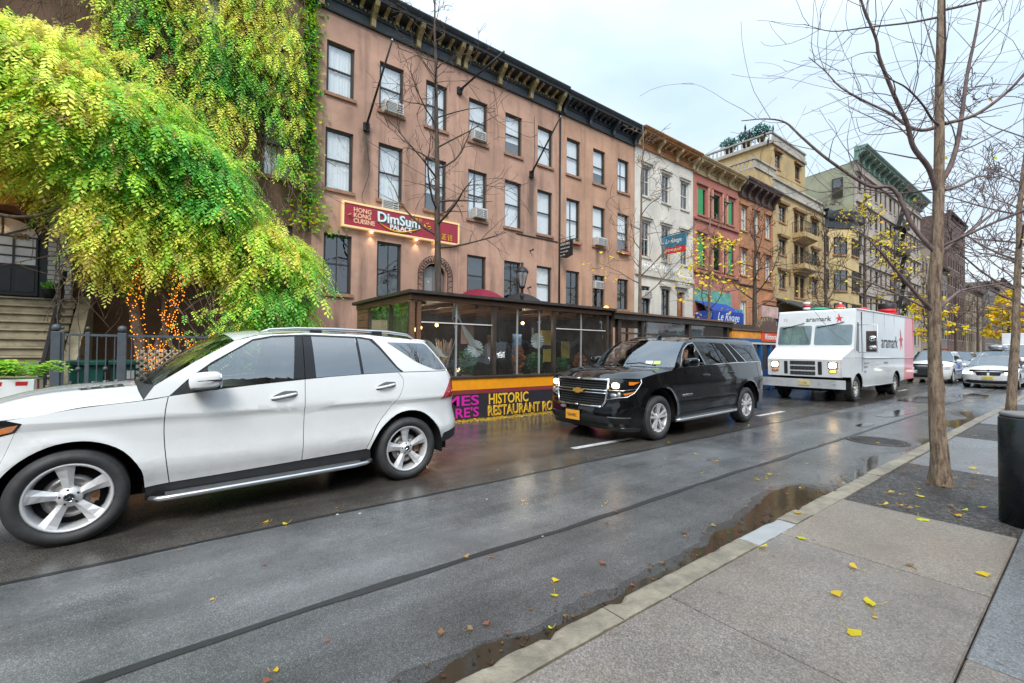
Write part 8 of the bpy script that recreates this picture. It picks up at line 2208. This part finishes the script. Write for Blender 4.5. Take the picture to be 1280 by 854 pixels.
def shed_two():
 xa, xb, yf, yb = 10.42, 16.85, 8.53, 11.6
 s = thing('dining_shed', 'dark timber dining shed with flat roof behind the black SUV', 'dining shed', (xa, yf, 0)); W = xb - xa; D = yb - yf
 q = MB(); q.box(0, W, 0, .1, .05, 1.0); q.build('front_panel', MT['darkwood'], s)
 q = MB(); q.box(-.3, W + .1, -.12, D, 2.50, 2.66); q.build('roof_beam', MT['darkwood'], s)
 q = MB(); q.box(-.32, W + .12, -.2, D + .1, 2.663, 2.72); q.build('roof', MT['wood'], s)
 for x in (.05, 1.15, 3.75, W - .08):
  q = MB(); q.box(x - .07, x + .07, -.02, .1, 1.0, 2.5); q.build('post', MT['darkwood'], s)
 q = MB(); q.box(.1, W, .02, .06, 2.08, 2.13); q.build('transom', MT['darkwood'], s)
 for a, c in ((.12, 1.08), (1.22, 3.68), (3.82, W - .15)):
  q = MB(); q.grid(lambda u, v: Vector((a + (c - a) * u, .06, 1.0 + 1.5 * v)), 8, 4); q.build('vinyl_window', MT['vinyl'], s, fix=False)
 q = MB(); q.box(0, W, D - .06, D, .1, 1.3); q.box(W - .06, W, .1, D - .07, .1, 2.5); q.box(0, .05, .2, D - .07, .1, 1.2)
 for x in (0, 2.1, 4.2): q.box(x, x + .1, D - .06, D, 1.3, 2.5)
 q.build('back_wall', MT['darkwood'], s)
 q = MB(); q.box(0, W, .1, D, .04, .1); q.build('floor', MT['darkwood'], s)
 ch = mat('bright_yellow_chair', (.75, .68, .03), .5, 0, .1)
 for i, (x, z) in enumerate(((.72, 1.5), (1.6, 1.42), (1.95, 1.42))):
  t = thing('menu_board', ['bright yellow menu card in the first window of the dark shed', 'bright yellow menu card, left of a pair in the dark shed', 'bright yellow menu card, right of a pair in the dark shed'][i], 'menu card', (xa + x, yf + .5, .1)); q = MB(); q.box(-.09, .09, 0, .02, z - .25, z + .12); q.build('card', ch, t); q = MB(); q.tube([(0, .02, 0), (0, .02, z)], .012, 5); q.build('stand', MT['iron'], t)
 d = thing('doorway', 'dark timber doorway between the two dining sheds', 'doorway', (10.12, yf, 0))
 q = MB(); q.box(0, .09, .02, .12, 0, 2.6); q.build('jamb', MT['darkwood'], d)
 q = MB(); q.box(.09, .26, .5, .55, .05, 1.75); q.build('door', MT['dark_void'], d)
 lw = thing('wall_lamp', 'orange glowing lamp on the brown wall above the sheds', 'lamp', (18.95, FY, 3.9)); q = MB(); q.ball((0, -.25, 0), .14); q.build('globe', emit_mat('orange_lamp', (1, .45, .08), 2.5), lw); q = MB(); q.tube([(0, 0, .1), (0, -.25, .18), (0, -.25, .1)], .02, 5); q.build('arm', MT['iron'], lw)
def shed_three():
 xa, xb, yf = 16.98, 24.6, 8.53
 s = thing('dining_shed', 'dining shed with orange fascia, blue posts and red banner beside the truck', 'dining shed', (xa, yf, 0)); W = xb - xa
 bl = mat('bright_blue_paint', (.01, .13, .38), .45, 0, .1); og = mat('orange_fascia', (.80, .32, .04), .5, 0, .25, 3); rd = mat('orange_red_banner', (.72, .09, .04), .5, 0, .1); wt = MT['letter_white']
 q = MB(); q.box(0, 2.4, -.05, .05, 2.12, 2.40); f = q.build('fascia', og, s)
 q = MB(); q.box(0, 2.4, -.055, .05, 1.98, 2.117); q.build('blue_band', bl, s)
 q = MB(); q.box(2.42, 5.6, -.07, .05, 2.02, 2.42); b = q.build('banner', rd, s)
 text('lettering', 'Ristorante Bar', wt, b, frame_m((2.7, -.075, 2.12), (1, 0, 0), (0, 0, 1)), .32, 1.15, .004, shear=.2, bold=.004)
 q = MB(); q.box(5.62, W, -.07, .05, 2.02, 2.40); q.build('banner', rd, s)
 q = MB(); q.box(0, W, -.06, .05, 1.90, 1.975); q.build('white_trim', MT['frame_white'], s)
 for x in (.05, 2.5, 3.4, 5.0, W - .1):
  q = MB(); q.box(x - .08, x + .08, -.03, .1, 0, 1.9); q.build('post', bl, s)
 q = MB(); q.box(0, W, 0, .08, .05, .85); q.build('panel', bl, s)
 q = MB(); q.grid(lambda u, v: Vector((W * u, .05, .85 + 1.05 * v)), 10, 3); q.build('vinyl_window', MT['vinyl'], s, fix=False)
 q = MB(); q.box(-.05, W, -.1, 3.0, 2.42, 2.48); q.build('roof', MT['wood'], s); q = MB(); q.box(0, W, 2.9, 2.95, .1, 2.4); q.build('back_wall', MT['wood'], s)
 q = MB(); q.box(.02, .10, .1, 2.9, .1, 2.4); q.build('end_wall', MT['darkwood'], s)
 sg = thing('arched_sign', 'brown arched sign with pale letters above the orange shed', 'sign', (20.6, yf + .15, 2.5))
 q = MB(); q.prism([(1.15 * math.cos(a), .62 * math.sin(a)) for a in [PI * k / 18 for k in range(19)]], 0, .06, 'xz'); bb = q.build('board', mat('brown_sign_board', (.09, .05, .035), .5, 0, .15), sg)
 for k, ch in enumerate('ROMANTE STA'):
  a = PI - PI * (k + .7) / 11.4; p = Vector((.90 * math.cos(a), -.006, .40 * math.sin(a) + .02)); t = Vector((math.sin(a), 0, -math.cos(a) * .6))
  text('lettering', ch, MT['cream_cornice'], bb, frame_m(p, t, Vector((math.cos(a) * .6, 0, math.sin(a)))), .24, .9, .006)
 ws = thing('sign_board', 'weathered pinkish board fixed above the arched brown sign', 'sign', (20.3, yf + .3, 3.1)); q = MB(); q.box(0, 1.6, 0, .05, 0, .5); q.build('board', mat('faded_pink_board', (.45, .30, .27), .7, 0, .35, 2), ws); q = MB(); q.box(.1, .16, .055, .1, -.6, 0); q.box(1.4, 1.46, .055, .1, -.6, 0); q.build('leg', MT['iron'], ws)
 bs = thing('low_wall', 'grey weathered planter wall running behind the arched sign', 'wall', (17.2, 12.3, .15)); q = MB(); q.box(0, 12, 0, .3, 0, 3.0); q.build('wall', MT['darkwood'], bs)
 s4 = thing('dining_shed', 'long low dining shed hidden behind the delivery truck', 'dining shed', (25.2, yf, 0))
 q = MB(); q.box(0, 18, 0, .1, .05, 1.0); q.build('panel', MT['darkwood'], s4); q = MB(); q.box(0, 18, -.1, 2.9, 2.5, 2.75); q.build('roof', MT['darkwood'], s4)
 for x in range(0, 19, 3): q = MB(); q.box(x, x + .12, 0, .12, 1, 2.5); q.build('post', MT['darkwood'], s4)
 q = MB(); q.box(0, 18, 2.8, 2.85, .1, 2.5); q.build('back_wall', MT['darkwood'], s4)
 fab = lambda n, c: mat(n, c, .5, 0, .06, 3)
 rd2, wh, gn, yl, bk = fab('red_nylon', (.62, .015, .02)), fab('white_nylon', (.75, .76, .78)), fab('green_nylon', (.02, .34, .18)), fab('yellow_nylon', (.7, .62, .05)), fab('black_nylon', (.015, .015, .017))
 def ornament(x, lab, body, hatf):
  o = thing('inflatable_ornament', lab, 'inflatable', (x, yf + .8, 2.76), 0, 'inflatables on the shed roof'); q = MB(); q.ball((0, 0, .55), .55); q.ball((0, 0, 1.25), .36); q.build('body', body, o); hatf(o)
 def cone(o, z=1.5):
  q = MB(); q.lathe([(.36, z - .35), (.32, z - .1), (.14, z + .16), (.001, z + .22)], 14); q.build('hat', rd2, o); q = MB(); q.ball((0, 0, z + .24), .07); q.build('bobble', wh, o)
 ornament(31.6, 'red cone hat inflatable peeking over the truck cab roof', yl, cone)
 def slump(o):
  q = MB(); q.ball((.1, 0, 1.55), .34, sc=(1.3, 1, .7)); q.build('hat', rd2, o); q = MB(); q.ball((.62, 0, 1.52), .16); q.build('bobble', wh, o)
 ornament(35.6, 'yellow inflatable with slumped red cap over the truck roof', yl, slump)
 ornament(37.6, 'white inflatable lump over the truck roof, left of the top hat', wh, lambda o: None)
 def top(o):
  q = MB(); q.cyl((0, 0, 1.55), .62, .16, 18); q.cyl((0, 0, 1.72), .50, .28, 18); q.build('hat_band', rd2, o); q = MB(); q.lathe([(.5, 2.0), (.52, 2.35), (.45, 2.42), (.001, 2.44)], 18); q.build('hat', bk, o)
 ornament(41.2, 'black top hat with red band over the truck rear roof', wh, top)
 cc = thing('striped_pole', 'red and white striped candy pole left of the truck roof', 'pole', (26.0, yf + .6, 2.76)); q = MB()
 for k in range(10): q.cur = k % 2; q.cyl((0, 0, .14 * k), .16, .14, 12)
 q.build('pole', [rd2, wh], cc)
 gt = thing('tarpaulin', 'green tarpaulin bundle on the shed roof above the truck cab', 'tarpaulin', (28.0, yf + .6, 2.76)); q = sup((0, 0, .7), (.9, .5, .55), .6); q.build('cloth', gn, gt)
RMIN = [.0022]
def grow(q, p, d, L, r, lev, rr, tips, up=.12, seg=None, kids=None):
 n = 6 if lev > 0 else 4; curl = Vector((rr.gauss(0, .13), rr.gauss(0, .13), rr.gauss(.02, .10)))
 pts = [Vector(p)]; dd = Vector(d).normalized()
 for i in range(n):
  dd = (dd + curl + Vector((rr.gauss(0, .10), rr.gauss(0, .10), rr.gauss(0, .08) + up * .28))).normalized(); pts.append(pts[-1] + dd * (L / n))
 rad = [max(RMIN[0], r * (1 - .8 * i / n)) for i in range(n + 1)]
 q.tube(pts, rad, seg or (6 if lev > 1 else (4 if lev == 1 else 3)), cap=False)
 tips.append(pts[-1])
 if lev <= 0: return
 for k in range(kids if kids is not None else (rr.randint(3, 5) if lev > 1 else rr.randint(2, 4))):
  t = rr.uniform(.25, .98); i = min(n - 1, int(t * n)); c = pts[i].lerp(pts[i + 1], t * n - i)
  ax = (pts[i + 1] - pts[i]).normalized(); s = ax.orthogonal().normalized(); s.rotate(Matrix.Rotation(rr.uniform(0, 2 * PI), 3, ax))
  e = (ax * rr.uniform(.45, .9) + s * rr.uniform(.5, 1.0)).normalized()
  grow(q, c, e, L * rr.uniform(.35, .62), max(.003, rad[i] * .55), lev - 1, rr, tips, up)
def bare_tree(label, base, H, r, seed, nl=12, spread=.42, leaves=None, barkm='bark_dark', lean=(0, 0), lo=.33, lev=2, up=.18, wood='twig'):
 rr = random.Random(seed); root = thing('street_tree', label, 'tree', base, 0, 'street trees'); RMIN[0] = max(.0022, min(.022, math.hypot(base[0], base[1]) * .00042))
 n = 12; tp = [Vector((lean[0] * (k / n) ** 1.2 + .10 * noise.noise((k * .5, seed, 0)) * k / n, lean[1] * k / n + .10 * noise.noise((k * .5, seed, 5)) * k / n, H * k / n)) for k in range(n + 1)]
 tr = [r * (1.25 if k == 0 else 1 - .86 * k / n) + .004 for k in range(n + 1)]
 q = MB(); q.tube(tp, tr, 10); q.build('trunk', MT[barkm], root)
 q = MB(); tips = []
 for i in range(nl):
  t = lo + (1 - lo) * (i + rr.random() * .8) / nl; k = min(n - 1, int(t * n)); p = tp[k].lerp(tp[k + 1], t * n - k)
  a = i * 2.4 + rr.uniform(-.5, .5); L = H * spread * (1.12 - t) ** .7 * rr.uniform(.75, 1.15)
  grow(q, p, (math.cos(a), math.sin(a), rr.uniform(.35, .75)), L, tr[k] * .42, lev, rr, tips, up)
 q.build('crown', MT[wood], root)
 if leaves:
  cnt, cols, sz, zf = leaves; q = MB()
  tt = [t for t in tips if zf(t)]
  for i in range(cnt):
   p = rr.choice(tt) + Vector((rr.gauss(0, .12), rr.gauss(0, .12), rr.gauss(-.05, .12)))
   q.col = tuple(c * rr.uniform(.75, 1.2) for c in rr.choice(cols)); a = Vector((rr.gauss(0, 1), rr.gauss(0, 1), rr.gauss(-.3, .6))).normalized(); b = a.orthogonal().normalized(); s = sz * rr.uniform(.6, 1.3)
   q.quad(p - a * s * .4, p + b * s * .6, p + a * s, p - b * s * .6)
  q.build('foliage', MT['leaf'], root, fix=False)
 return root
def near_tree():
 RMIN[0] = .0022
 rr = random.Random(21)
 root = thing('street_tree', 'nearest bare tree with thick trunk in the gravel pit', 'tree', (6.71, 1.08, .12), 0, 'street trees')
 rt = Vector((.794, -.608, 0)); dp = Vector((.608, .794, 0))
 P_ = lambda u, z, w=0.0: rt * u + dp * w + Vector((0, 0, z - .12))
 T = [(.03, .05), (.015, .35), (-.02, .85), (-.04, 1.64), (-.03, 2.34), (0, 2.78), (.03, 3.66), (.04, 4.54), (.06, 5.41), (.10, 6.6), (.12, 7.6)]
 R_ = [.118, .086, .069, .059, .056, .053, .046, .039, .028, .017, .007]
 q = MB(); pts = spl([(*P_(u, z), r_) for (u, z), r_ in zip(T, R_)], 7)
 seg = 20; vs = []; fs = []
 for i, p in enumerate(pts):
  for k in range(seg):
   a = 2 * PI * k / seg
   rr_ = p[3] * (1 + .10 * noise.noise((math.cos(a) * 1.3, math.sin(a) * 1.3, p[2] * 2.6)) + .06 * noise.noise((math.cos(a) * 4, math.sin(a) * 4, p[2] * 6)) + (.25 * max(0, 1 - p[2] / .25) * (.5 + .5 * math.cos(3 * a + 1))))
   for kz, ka in ((.52, 2.5), (1.05, 4.9), (1.62, 3.4), (1.92, 1.2), (.92, .6)):
    da = (a - ka + PI) % (2 * PI) - PI
    rr_ += .016 * math.exp(-((p[2] - kz) / .05) ** 2 - (da / .4) ** 2)
   vs.append((p[0] + rr_ * math.cos(a), p[1] + rr_ * math.sin(a), p[2]))
 for i in range(len(pts) - 1):
  for k in range(seg): fs.append((i * seg + k, i * seg + (k + 1) % seg, (i + 1) * seg + (k + 1) % seg, (i + 1) * seg + k))
 q.add(vs, fs, True); q.build('trunk', MT['bark'], root)
 limbs = [([(-.03, 2.7), (-.22, 2.99), (-.39, 3.42), (-.64, 3.48), (-1.05, 3.79), (-1.33, 4.08), (-1.48, 4.27), (-1.68, 4.34), (-1.95, 4.34)], .036, .25),
    ([(-.01, 3.4), (-.14, 3.61), (-.35, 3.81), (-.47, 4.06), (-.64, 4.3), (-.84, 4.67), (-.92, 4.84), (-1.09, 5.13), (-1.25, 5.5), (-1.38, 5.78)], .042, -.3),
    ([(.04, 4.09), (-.1, 4.08), (-.22, 4.18), (-.35, 4.35), (-.55, 4.51), (-.8, 4.72), (-.94, 4.96), (-1.09, 5.17)], .030, .3),
    ([(.03, 4.11), (-.22, 4.06), (-.51, 4.13), (-.84, 4.18), (-1.17, 4.16), (-1.46, 4.24)], .02, -.6),
    ([(.03, 3.44), (.19, 3.69), (.31, 4.06), (.43, 4.72), (.56, 5.21), (.66, 5.66), (.75, 6.2)], .040, .1),
    ([(.1, 4.12), (.35, 4.18), (.6, 4.39), (.76, 4.63), (.97, 4.86), (1.26, 5.04)], .028, -.3),
    ([(.08, 3.38), (.43, 3.5), (.76, 3.65), (1.01, 3.73), (1.38, 3.77)], .026, .4),
    ([(.03, 2.67), (.27, 2.82), (.6, 3.03), (.97, 3.28), (1.34, 3.52)], .034, .2), ([(.02, 2.74), (.35, 2.95), (.76, 3.15), (1.17, 3.28)], .022, -.5),
    ([(-.06, 2.05), (-.22, 2.17), (-.47, 2.41), (-.72, 2.66), (-.9, 2.8)], .034, -.1), ([(-.1, 2.06), (-.35, 2.27), (-.64, 2.45), (-.84, 2.53), (-1.13, 2.58)], .017, .4),
    ([(0, 2.06), (.27, 2.21), (.52, 2.31), (.97, 2.39), (1.34, 2.45)], .028, .3), ([(.06, 5.32), (-.22, 5.31), (-.64, 5.31), (-.98, 5.32), (-1.25, 5.46)], .018, .2),
    ([(.07, 5.39), (.35, 5.4), (.6, 5.44), (.93, 5.58)], .02, -.2), ([(.06, 4.09), (.19, 4.3), (.35, 4.59), (.52, 4.88), (.8, 5.04)], .02, .5), ([(.03, 3.4), (-.22, 3.44), (-.51, 3.61), (-.76, 3.65), (-1.09, 3.98)], .016, .7),
    ([(.05, 4.5), (-.1, 4.8), (-.3, 5.3), (-.42, 5.9)], .02, -.4), ([(.05, 4.7), (.2, 5.0), (.3, 5.5), (.36, 6.1)], .018, .4)]
 tips = []
 for li, (L, r0, dw) in enumerate(limbs):
  n = len(L); p = spl([tuple(P_(u, z, dw * (i / (n - 1)) * 1.6)) for i, (u, z) in enumerate(L)], 5); m = len(p)
  rad = [max(.003, r0 * .72 * (1 - .80 * i / (m - 1))) for i in range(m)]
  q = MB(); q.tube(p, rad, 8, cap=False)
  if r0 > .016:
   b = q;
  for k in range(int(5 + m * .26)):
   i = rr.randint(int(m * .15), m - 2); c = Vector(p[i]); ax = (Vector(p[i + 1]) - c).normalized(); s = ax.orthogonal().normalized(); s.rotate(Matrix.Rotation(rr.uniform(0, 2 * PI), 3, ax))
   grow(q, c, ax * rr.uniform(.5, .9) + s * rr.uniform(.5, .9), rr.uniform(.45, 1.35), max(.0036, rad[i] * .34), 1, rr, tips, .10, 4, rr.choice((0, 1, 1, 2)))
  q.build('limb', MT['bark_limb'], root)
 q = MB()
 for p in [Vector((-1.95, 4.30))] * 0: pass
 for u, z in ((-1.93, 4.28), (-1.88, 4.22), (-1.70, 4.20), (-1.66, 4.12), (-1.60, 4.28)):
  q.col = (.05, .03, .025); c = P_(u, z, .35); q.add([c, c + Vector((.028, 0, -.05)), c + Vector((0, .01, -.12)), c + Vector((-.028, 0, -.05))], [(0, 1, 2, 3)])
 q.build('dead_leaf', MT['leaf'], root, fix=False)
MT['bark_limb'] = barkmat('purple_grey_limb_bark', (.20, .14, .125), (.085, .055, .052), (8, 8, 3), .75, .4)
def trees():
 near_tree()
 gold = [(.88, .66, .02), (.92, .74, .04), (.75, .55, .02)]
 bare_tree('second bare tree, leaning at the right edge behind the bin', (12.7, 1.05, .12), 7.2, .075, 4, 16, .40, (14, gold, .07, lambda t: True), 'bark', (.55, -.25), .30, 3, .16, 'bark_limb')
 bare_tree('bare dark tree before the red dim sum sign', (6.85, 12.75, .15), 12.6, .14, 12, 26, .30, None, 'bark_dark', (-.3, 0), .36, 2, .05, 'bark_dark')
 bare_tree('slim pale tree with few yellow leaves before the white house', (16.95, 12.7, .15), 11.8, .10, 33, 15, .27, (90, gold, .10, lambda t: t.z < 6), 'bark_pale', (.25, 0), .30, 2, .14, 'bark_pale')
 bare_tree('slim tree holding yellow leaves before the salmon red house', (22.9, 12.7, .15), 8.6, .11, 46, 16, .36, (330, gold, .14, lambda t: t.z < 7.6), 'bark_pale', (.2, 0), .34, 2, .12, 'bark_pale')
 bare_tree('dark forked bare tree before the orange-brown house', (28.5, 12.8, .15), 10.5, .19, 58, 14, .36, (60, gold, .13, lambda t: t.z < 6.5), 'bark_dark', (.4, .2), .36, 2, .16, 'bark_dark')
 bare_tree('thin bare tree before the pale yellow bay house', (41.0, 13.0, .15), 13, .15, 63, 14, .30, None, 'bark_dark', (-.6, 0), .3, 2, .14, 'bark_dark')
 bare_tree('dark tree with yellow top leaves before the grey-green house', (50, 12.9, .15), 15, .2, 71, 18, .34, (380, gold, .2, lambda t: t.z > 7), 'bark_dark', (0, 0), .3, 2, .14, 'bark_dark')
 bare_tree('dark street tree left of the nearest trunk, sparse gold leaves', (60, 12.9, .15), 14, .2, 77, 18, .36, (220, gold, .2, lambda t: t.z > 4), 'bark_dark', (0, 0), .28, 2, .14, 'bark_dark')
 bare_tree('gold leaved tree right behind the nearest trunk', (74, 12.6, .15), 11, .2, 83, 16, .40, (520, gold, .26, lambda t: t.z < 8.5), 'bark_dark', (0, 0), .28, 2, .10, 'bark_dark')
 bare_tree('bare tree far down the street, left of the golden one', (90, 12.6, .15), 13, .2, 87, 16, .38, None, 'bark_dark', (0, 0), .26, 2, .12, 'bark_dark')
 bare_tree('bare tree further back, over the white sedan', (104, 12.0, .15), 14, .22, 91, 16, .40, None, 'bark_dark', (0, 0), .26, 2, .12, 'bark_dark')
 bare_tree('full golden yellow ginkgo at the right, behind the second tree', (132, 11.0, .15), 13.5, .3, 95, 22, .34, (6500, [(.92, .72, .03), (.95, .80, .06), (.85, .62, .03)], .34, lambda t: t.z > 2.0), 'bark_dark', (0, 0), .2, 2, .14, 'bark_dark')
 bare_tree('bare purple-brown tree at the right edge, near side pit', (18.2, 1.05, .12), 7.5, .12, 99, 16, .42, (10, gold, .08, lambda t: True), 'bark', (-.2, .1), .28, 3, .16, 'bark_limb')
 bare_tree('further bare near-side tree, thin, behind the right edge one', (25.2, 1.05, .12), 8, .12, 104, 14, .42, None, 'bark', (0, 0), .28, 2, .16, 'bark_limb')
def bollard_and_leaves():
 b = thing('bollard', 'thick black cylindrical bollard at the right edge beside the tree pit', 'bollard', (5.80, .36, .13))
 dk = mat('blue_black_enamel', (.012, .017, .022), .28, .1, .3, 5, dirt=.3, dcol=(.06, .05, .045), dscale=9)
 q = MB(); q.lathe([(.001, 0), (.195, 0), (.195, .90), (.185, .915), (.001, .915)], 40); q.build('body', dk, b)
 q = MB(); q.lathe([(.001, .917), (.18, .917), (.19, .925), (.185, .945), (.17, .95), (.001, .952)], 40); q.build('cap', mat('grey_bin_cap', (.19, .185, .18), .6, 0, .2, 8), b)
 rr = random.Random(8)
 def ginkgo(q, p, s, a, cols, tilt=.35):
  col = rr.choice(cols); q.col = tuple(c * rr.uniform(.8, 1.15) for c in col)
  n = 7; pts = [Vector((0, 0, 0))]
  for i in range(n):
   t = -.95 + 1.9 * i / (n - 1); r_ = s * (1 - .10 * (i == 3) + .05 * rr.gauss(0, 1)); pts.append(Vector((math.sin(t) * r_, math.cos(t) * r_, s * (.12 * abs(t) ** 1.5 + rr.uniform(0, .18)))))
  M = Matrix.Rotation(a, 3, 'Z') @ Matrix.Rotation(rr.uniform(-tilt, tilt), 3, 'X')
  w = [Vector(p) + M @ v for v in pts]
  q.add(w, [(0, i, i + 1) for i in range(1, n)], False)
  st = [Vector(p), Vector(p) + M @ Vector((.1 * s, -.5 * s, .04 * s)), Vector(p) + M @ Vector((0, -.95 * s, .02))]
  q.tube(st, .0016, 3)
 gold = [(.78, .55, .02), (.85, .62, .05), (.70, .46, .02)]; brn = [(.30, .17, .07), (.22, .11, .05), (.45, .28, .10), (.36, .14, .08)]
 sp = [(3.12, .93, 'left of a close pair'), (3.20, .78, 'right of a close pair'), (2.80, .80, 'below the pair'), (3.62, .98, 'by the tan slab edge'), (4.15, .45, 'by the tan slab corner'), (5.15, .95, 'on the tan slab border'), (5.35, 1.25, 'in the gravel near the kerb'), (5.85, 1.33, 'in the gravel left of the trunk'), (6.0, 1.12, 'in the gravel before the trunk'), (5.55, .80, 'in the gravel, nearer the bollard'), (5.75, .78, 'in the gravel beside another'), (7.9, .95, 'on the blue slab behind the trunk'), (4.42, 1.72 - .1, 'on the kerb stone joint'), (3.45, 1.52, 'beside the pale kerb stone')]
 for x, y, w in sp:
  z = .162 if not 5.24 < x < 7.72 else .160
  if 3.86 < x < 5.24: z = .166
  o = thing('fallen_leaf', 'yellow fan-shaped fallen leaf ' + w, 'leaf', (x, y, z), 0, 'yellow leaves on the sidewalk')
  q = MB(); ginkgo(q, (0, 0, 0), rr.uniform(.045, .06), rr.uniform(0, 6), gold); q.build('blade', MT['leaf'], o, fix=False)
 o = thing('fallen_leaf', 'yellow fan-shaped leaf stuck to the foot of the black bollard', 'leaf', (5.66, .22 + .02, .30), 0, 'yellow leaves on the sidewalk')
 q = MB(); q.col = gold[0]; q.add([(0, -.0, 0), (-.05, .01, .075), (-.02, 0, .09), (.02, -.0, .09), (.05, -.01, .075)], [(0, 1, 2), (0, 2, 3), (0, 3, 4)]); q.tube([(0, 0, 0), (.01, 0, -.12)], .003, 3)
 o2 = q.build('blade', MT['leaf'], o, fix=False); o.rotation_euler = (0, 0, R(-38)); o.location = (5.80 - .21 * .79, .36 - .21 * .61, .28)
 q = MB()
 for i in range(170):      # litter
  k = rr.random()
  if k < .25: x, y, z = rr.uniform(5.3, 7.7), rr.uniform(.45, 1.5), .165
  elif k < .38: x, y, z = rr.uniform(10.9, 13.3), rr.uniform(.5, 1.5), .165
  elif k < .50: x, y, z = rr.uniform(1, 11), rr.uniform(-.8, 1.5), .160
  elif k < .74: x, y, z = rr.uniform(.3, 7), KERB_Y + abs(rr.gauss(.02, .45)), .012
  else: x, y, z = rr.uniform(0, 10), rr.uniform(1.9, 4.6), .008
  ginkgo(q, (x, y, z), rr.uniform(.018, .045), rr.uniform(0, 6), brn + gold[:1] if k < .74 else brn + gold, .2)
 for i in range(520):      # sodden scraps along the gutter
  x = rr.uniform(-1, 7.2); ginkgo(q, (x, KERB_Y + .02 + abs(rr.gauss(0, .13)), .010), rr.uniform(.008, .022), rr.uniform(0, 6), [(.10, .06, .03), (.06, .04, .025), (.20, .12, .05), (.03, .022, .016)], .15)
 kind(q.build('leaf_litter', MT['leaf'], fix=False), 'stuff')
 q = MB()
 for i in range(1500):     # drift of yellow leaves at the foot of the shed
  x = rr.uniform(4.2, 10); y = 8.50 - abs(rr.gauss(0, .11)); ginkgo(q, (x, y, .006 + .03 * max(0, 1 - (8.5 - y) / .15) * rr.random()), rr.uniform(.025, .045), rr.uniform(0, 6), gold + brn[:1])
 kind(q.build('leaf_drift', MT['leaf'], fix=False), 'stuff')
 q = MB(); q.box(3.9, 10.1, 8.36, 8.50, .004, .012)
 wl = mat('worn_kerb_line', (.42, .38, .32), .6, 0, .3, 9, dirt=.6, dcol=(.08, .07, .06), dscale=8); kind(q.build('parking_line', wl), 'structure')
 pm = mat('grey_grit', (.5, .5, .48), .6, 0, .2); q = MB()
 for i in range(12): q.ball((rr.uniform(-1, 9), rr.uniform(2, 5), .004), rr.uniform(.008, .018), 7, 4, (1, .7, .25))
 kind(q.build('road_grit', pm), 'stuff')
white_suv()
black_suv()
traffic()
brownstones(); signs(); white_house(); rivage(); red_house(); orange_house(); yellow_house(); bay_house(); green_house(); far_blocks()
vine_house(); vine()
shed_one(); shed_two(); shed_three()
trees(); bollard_and_leaves()
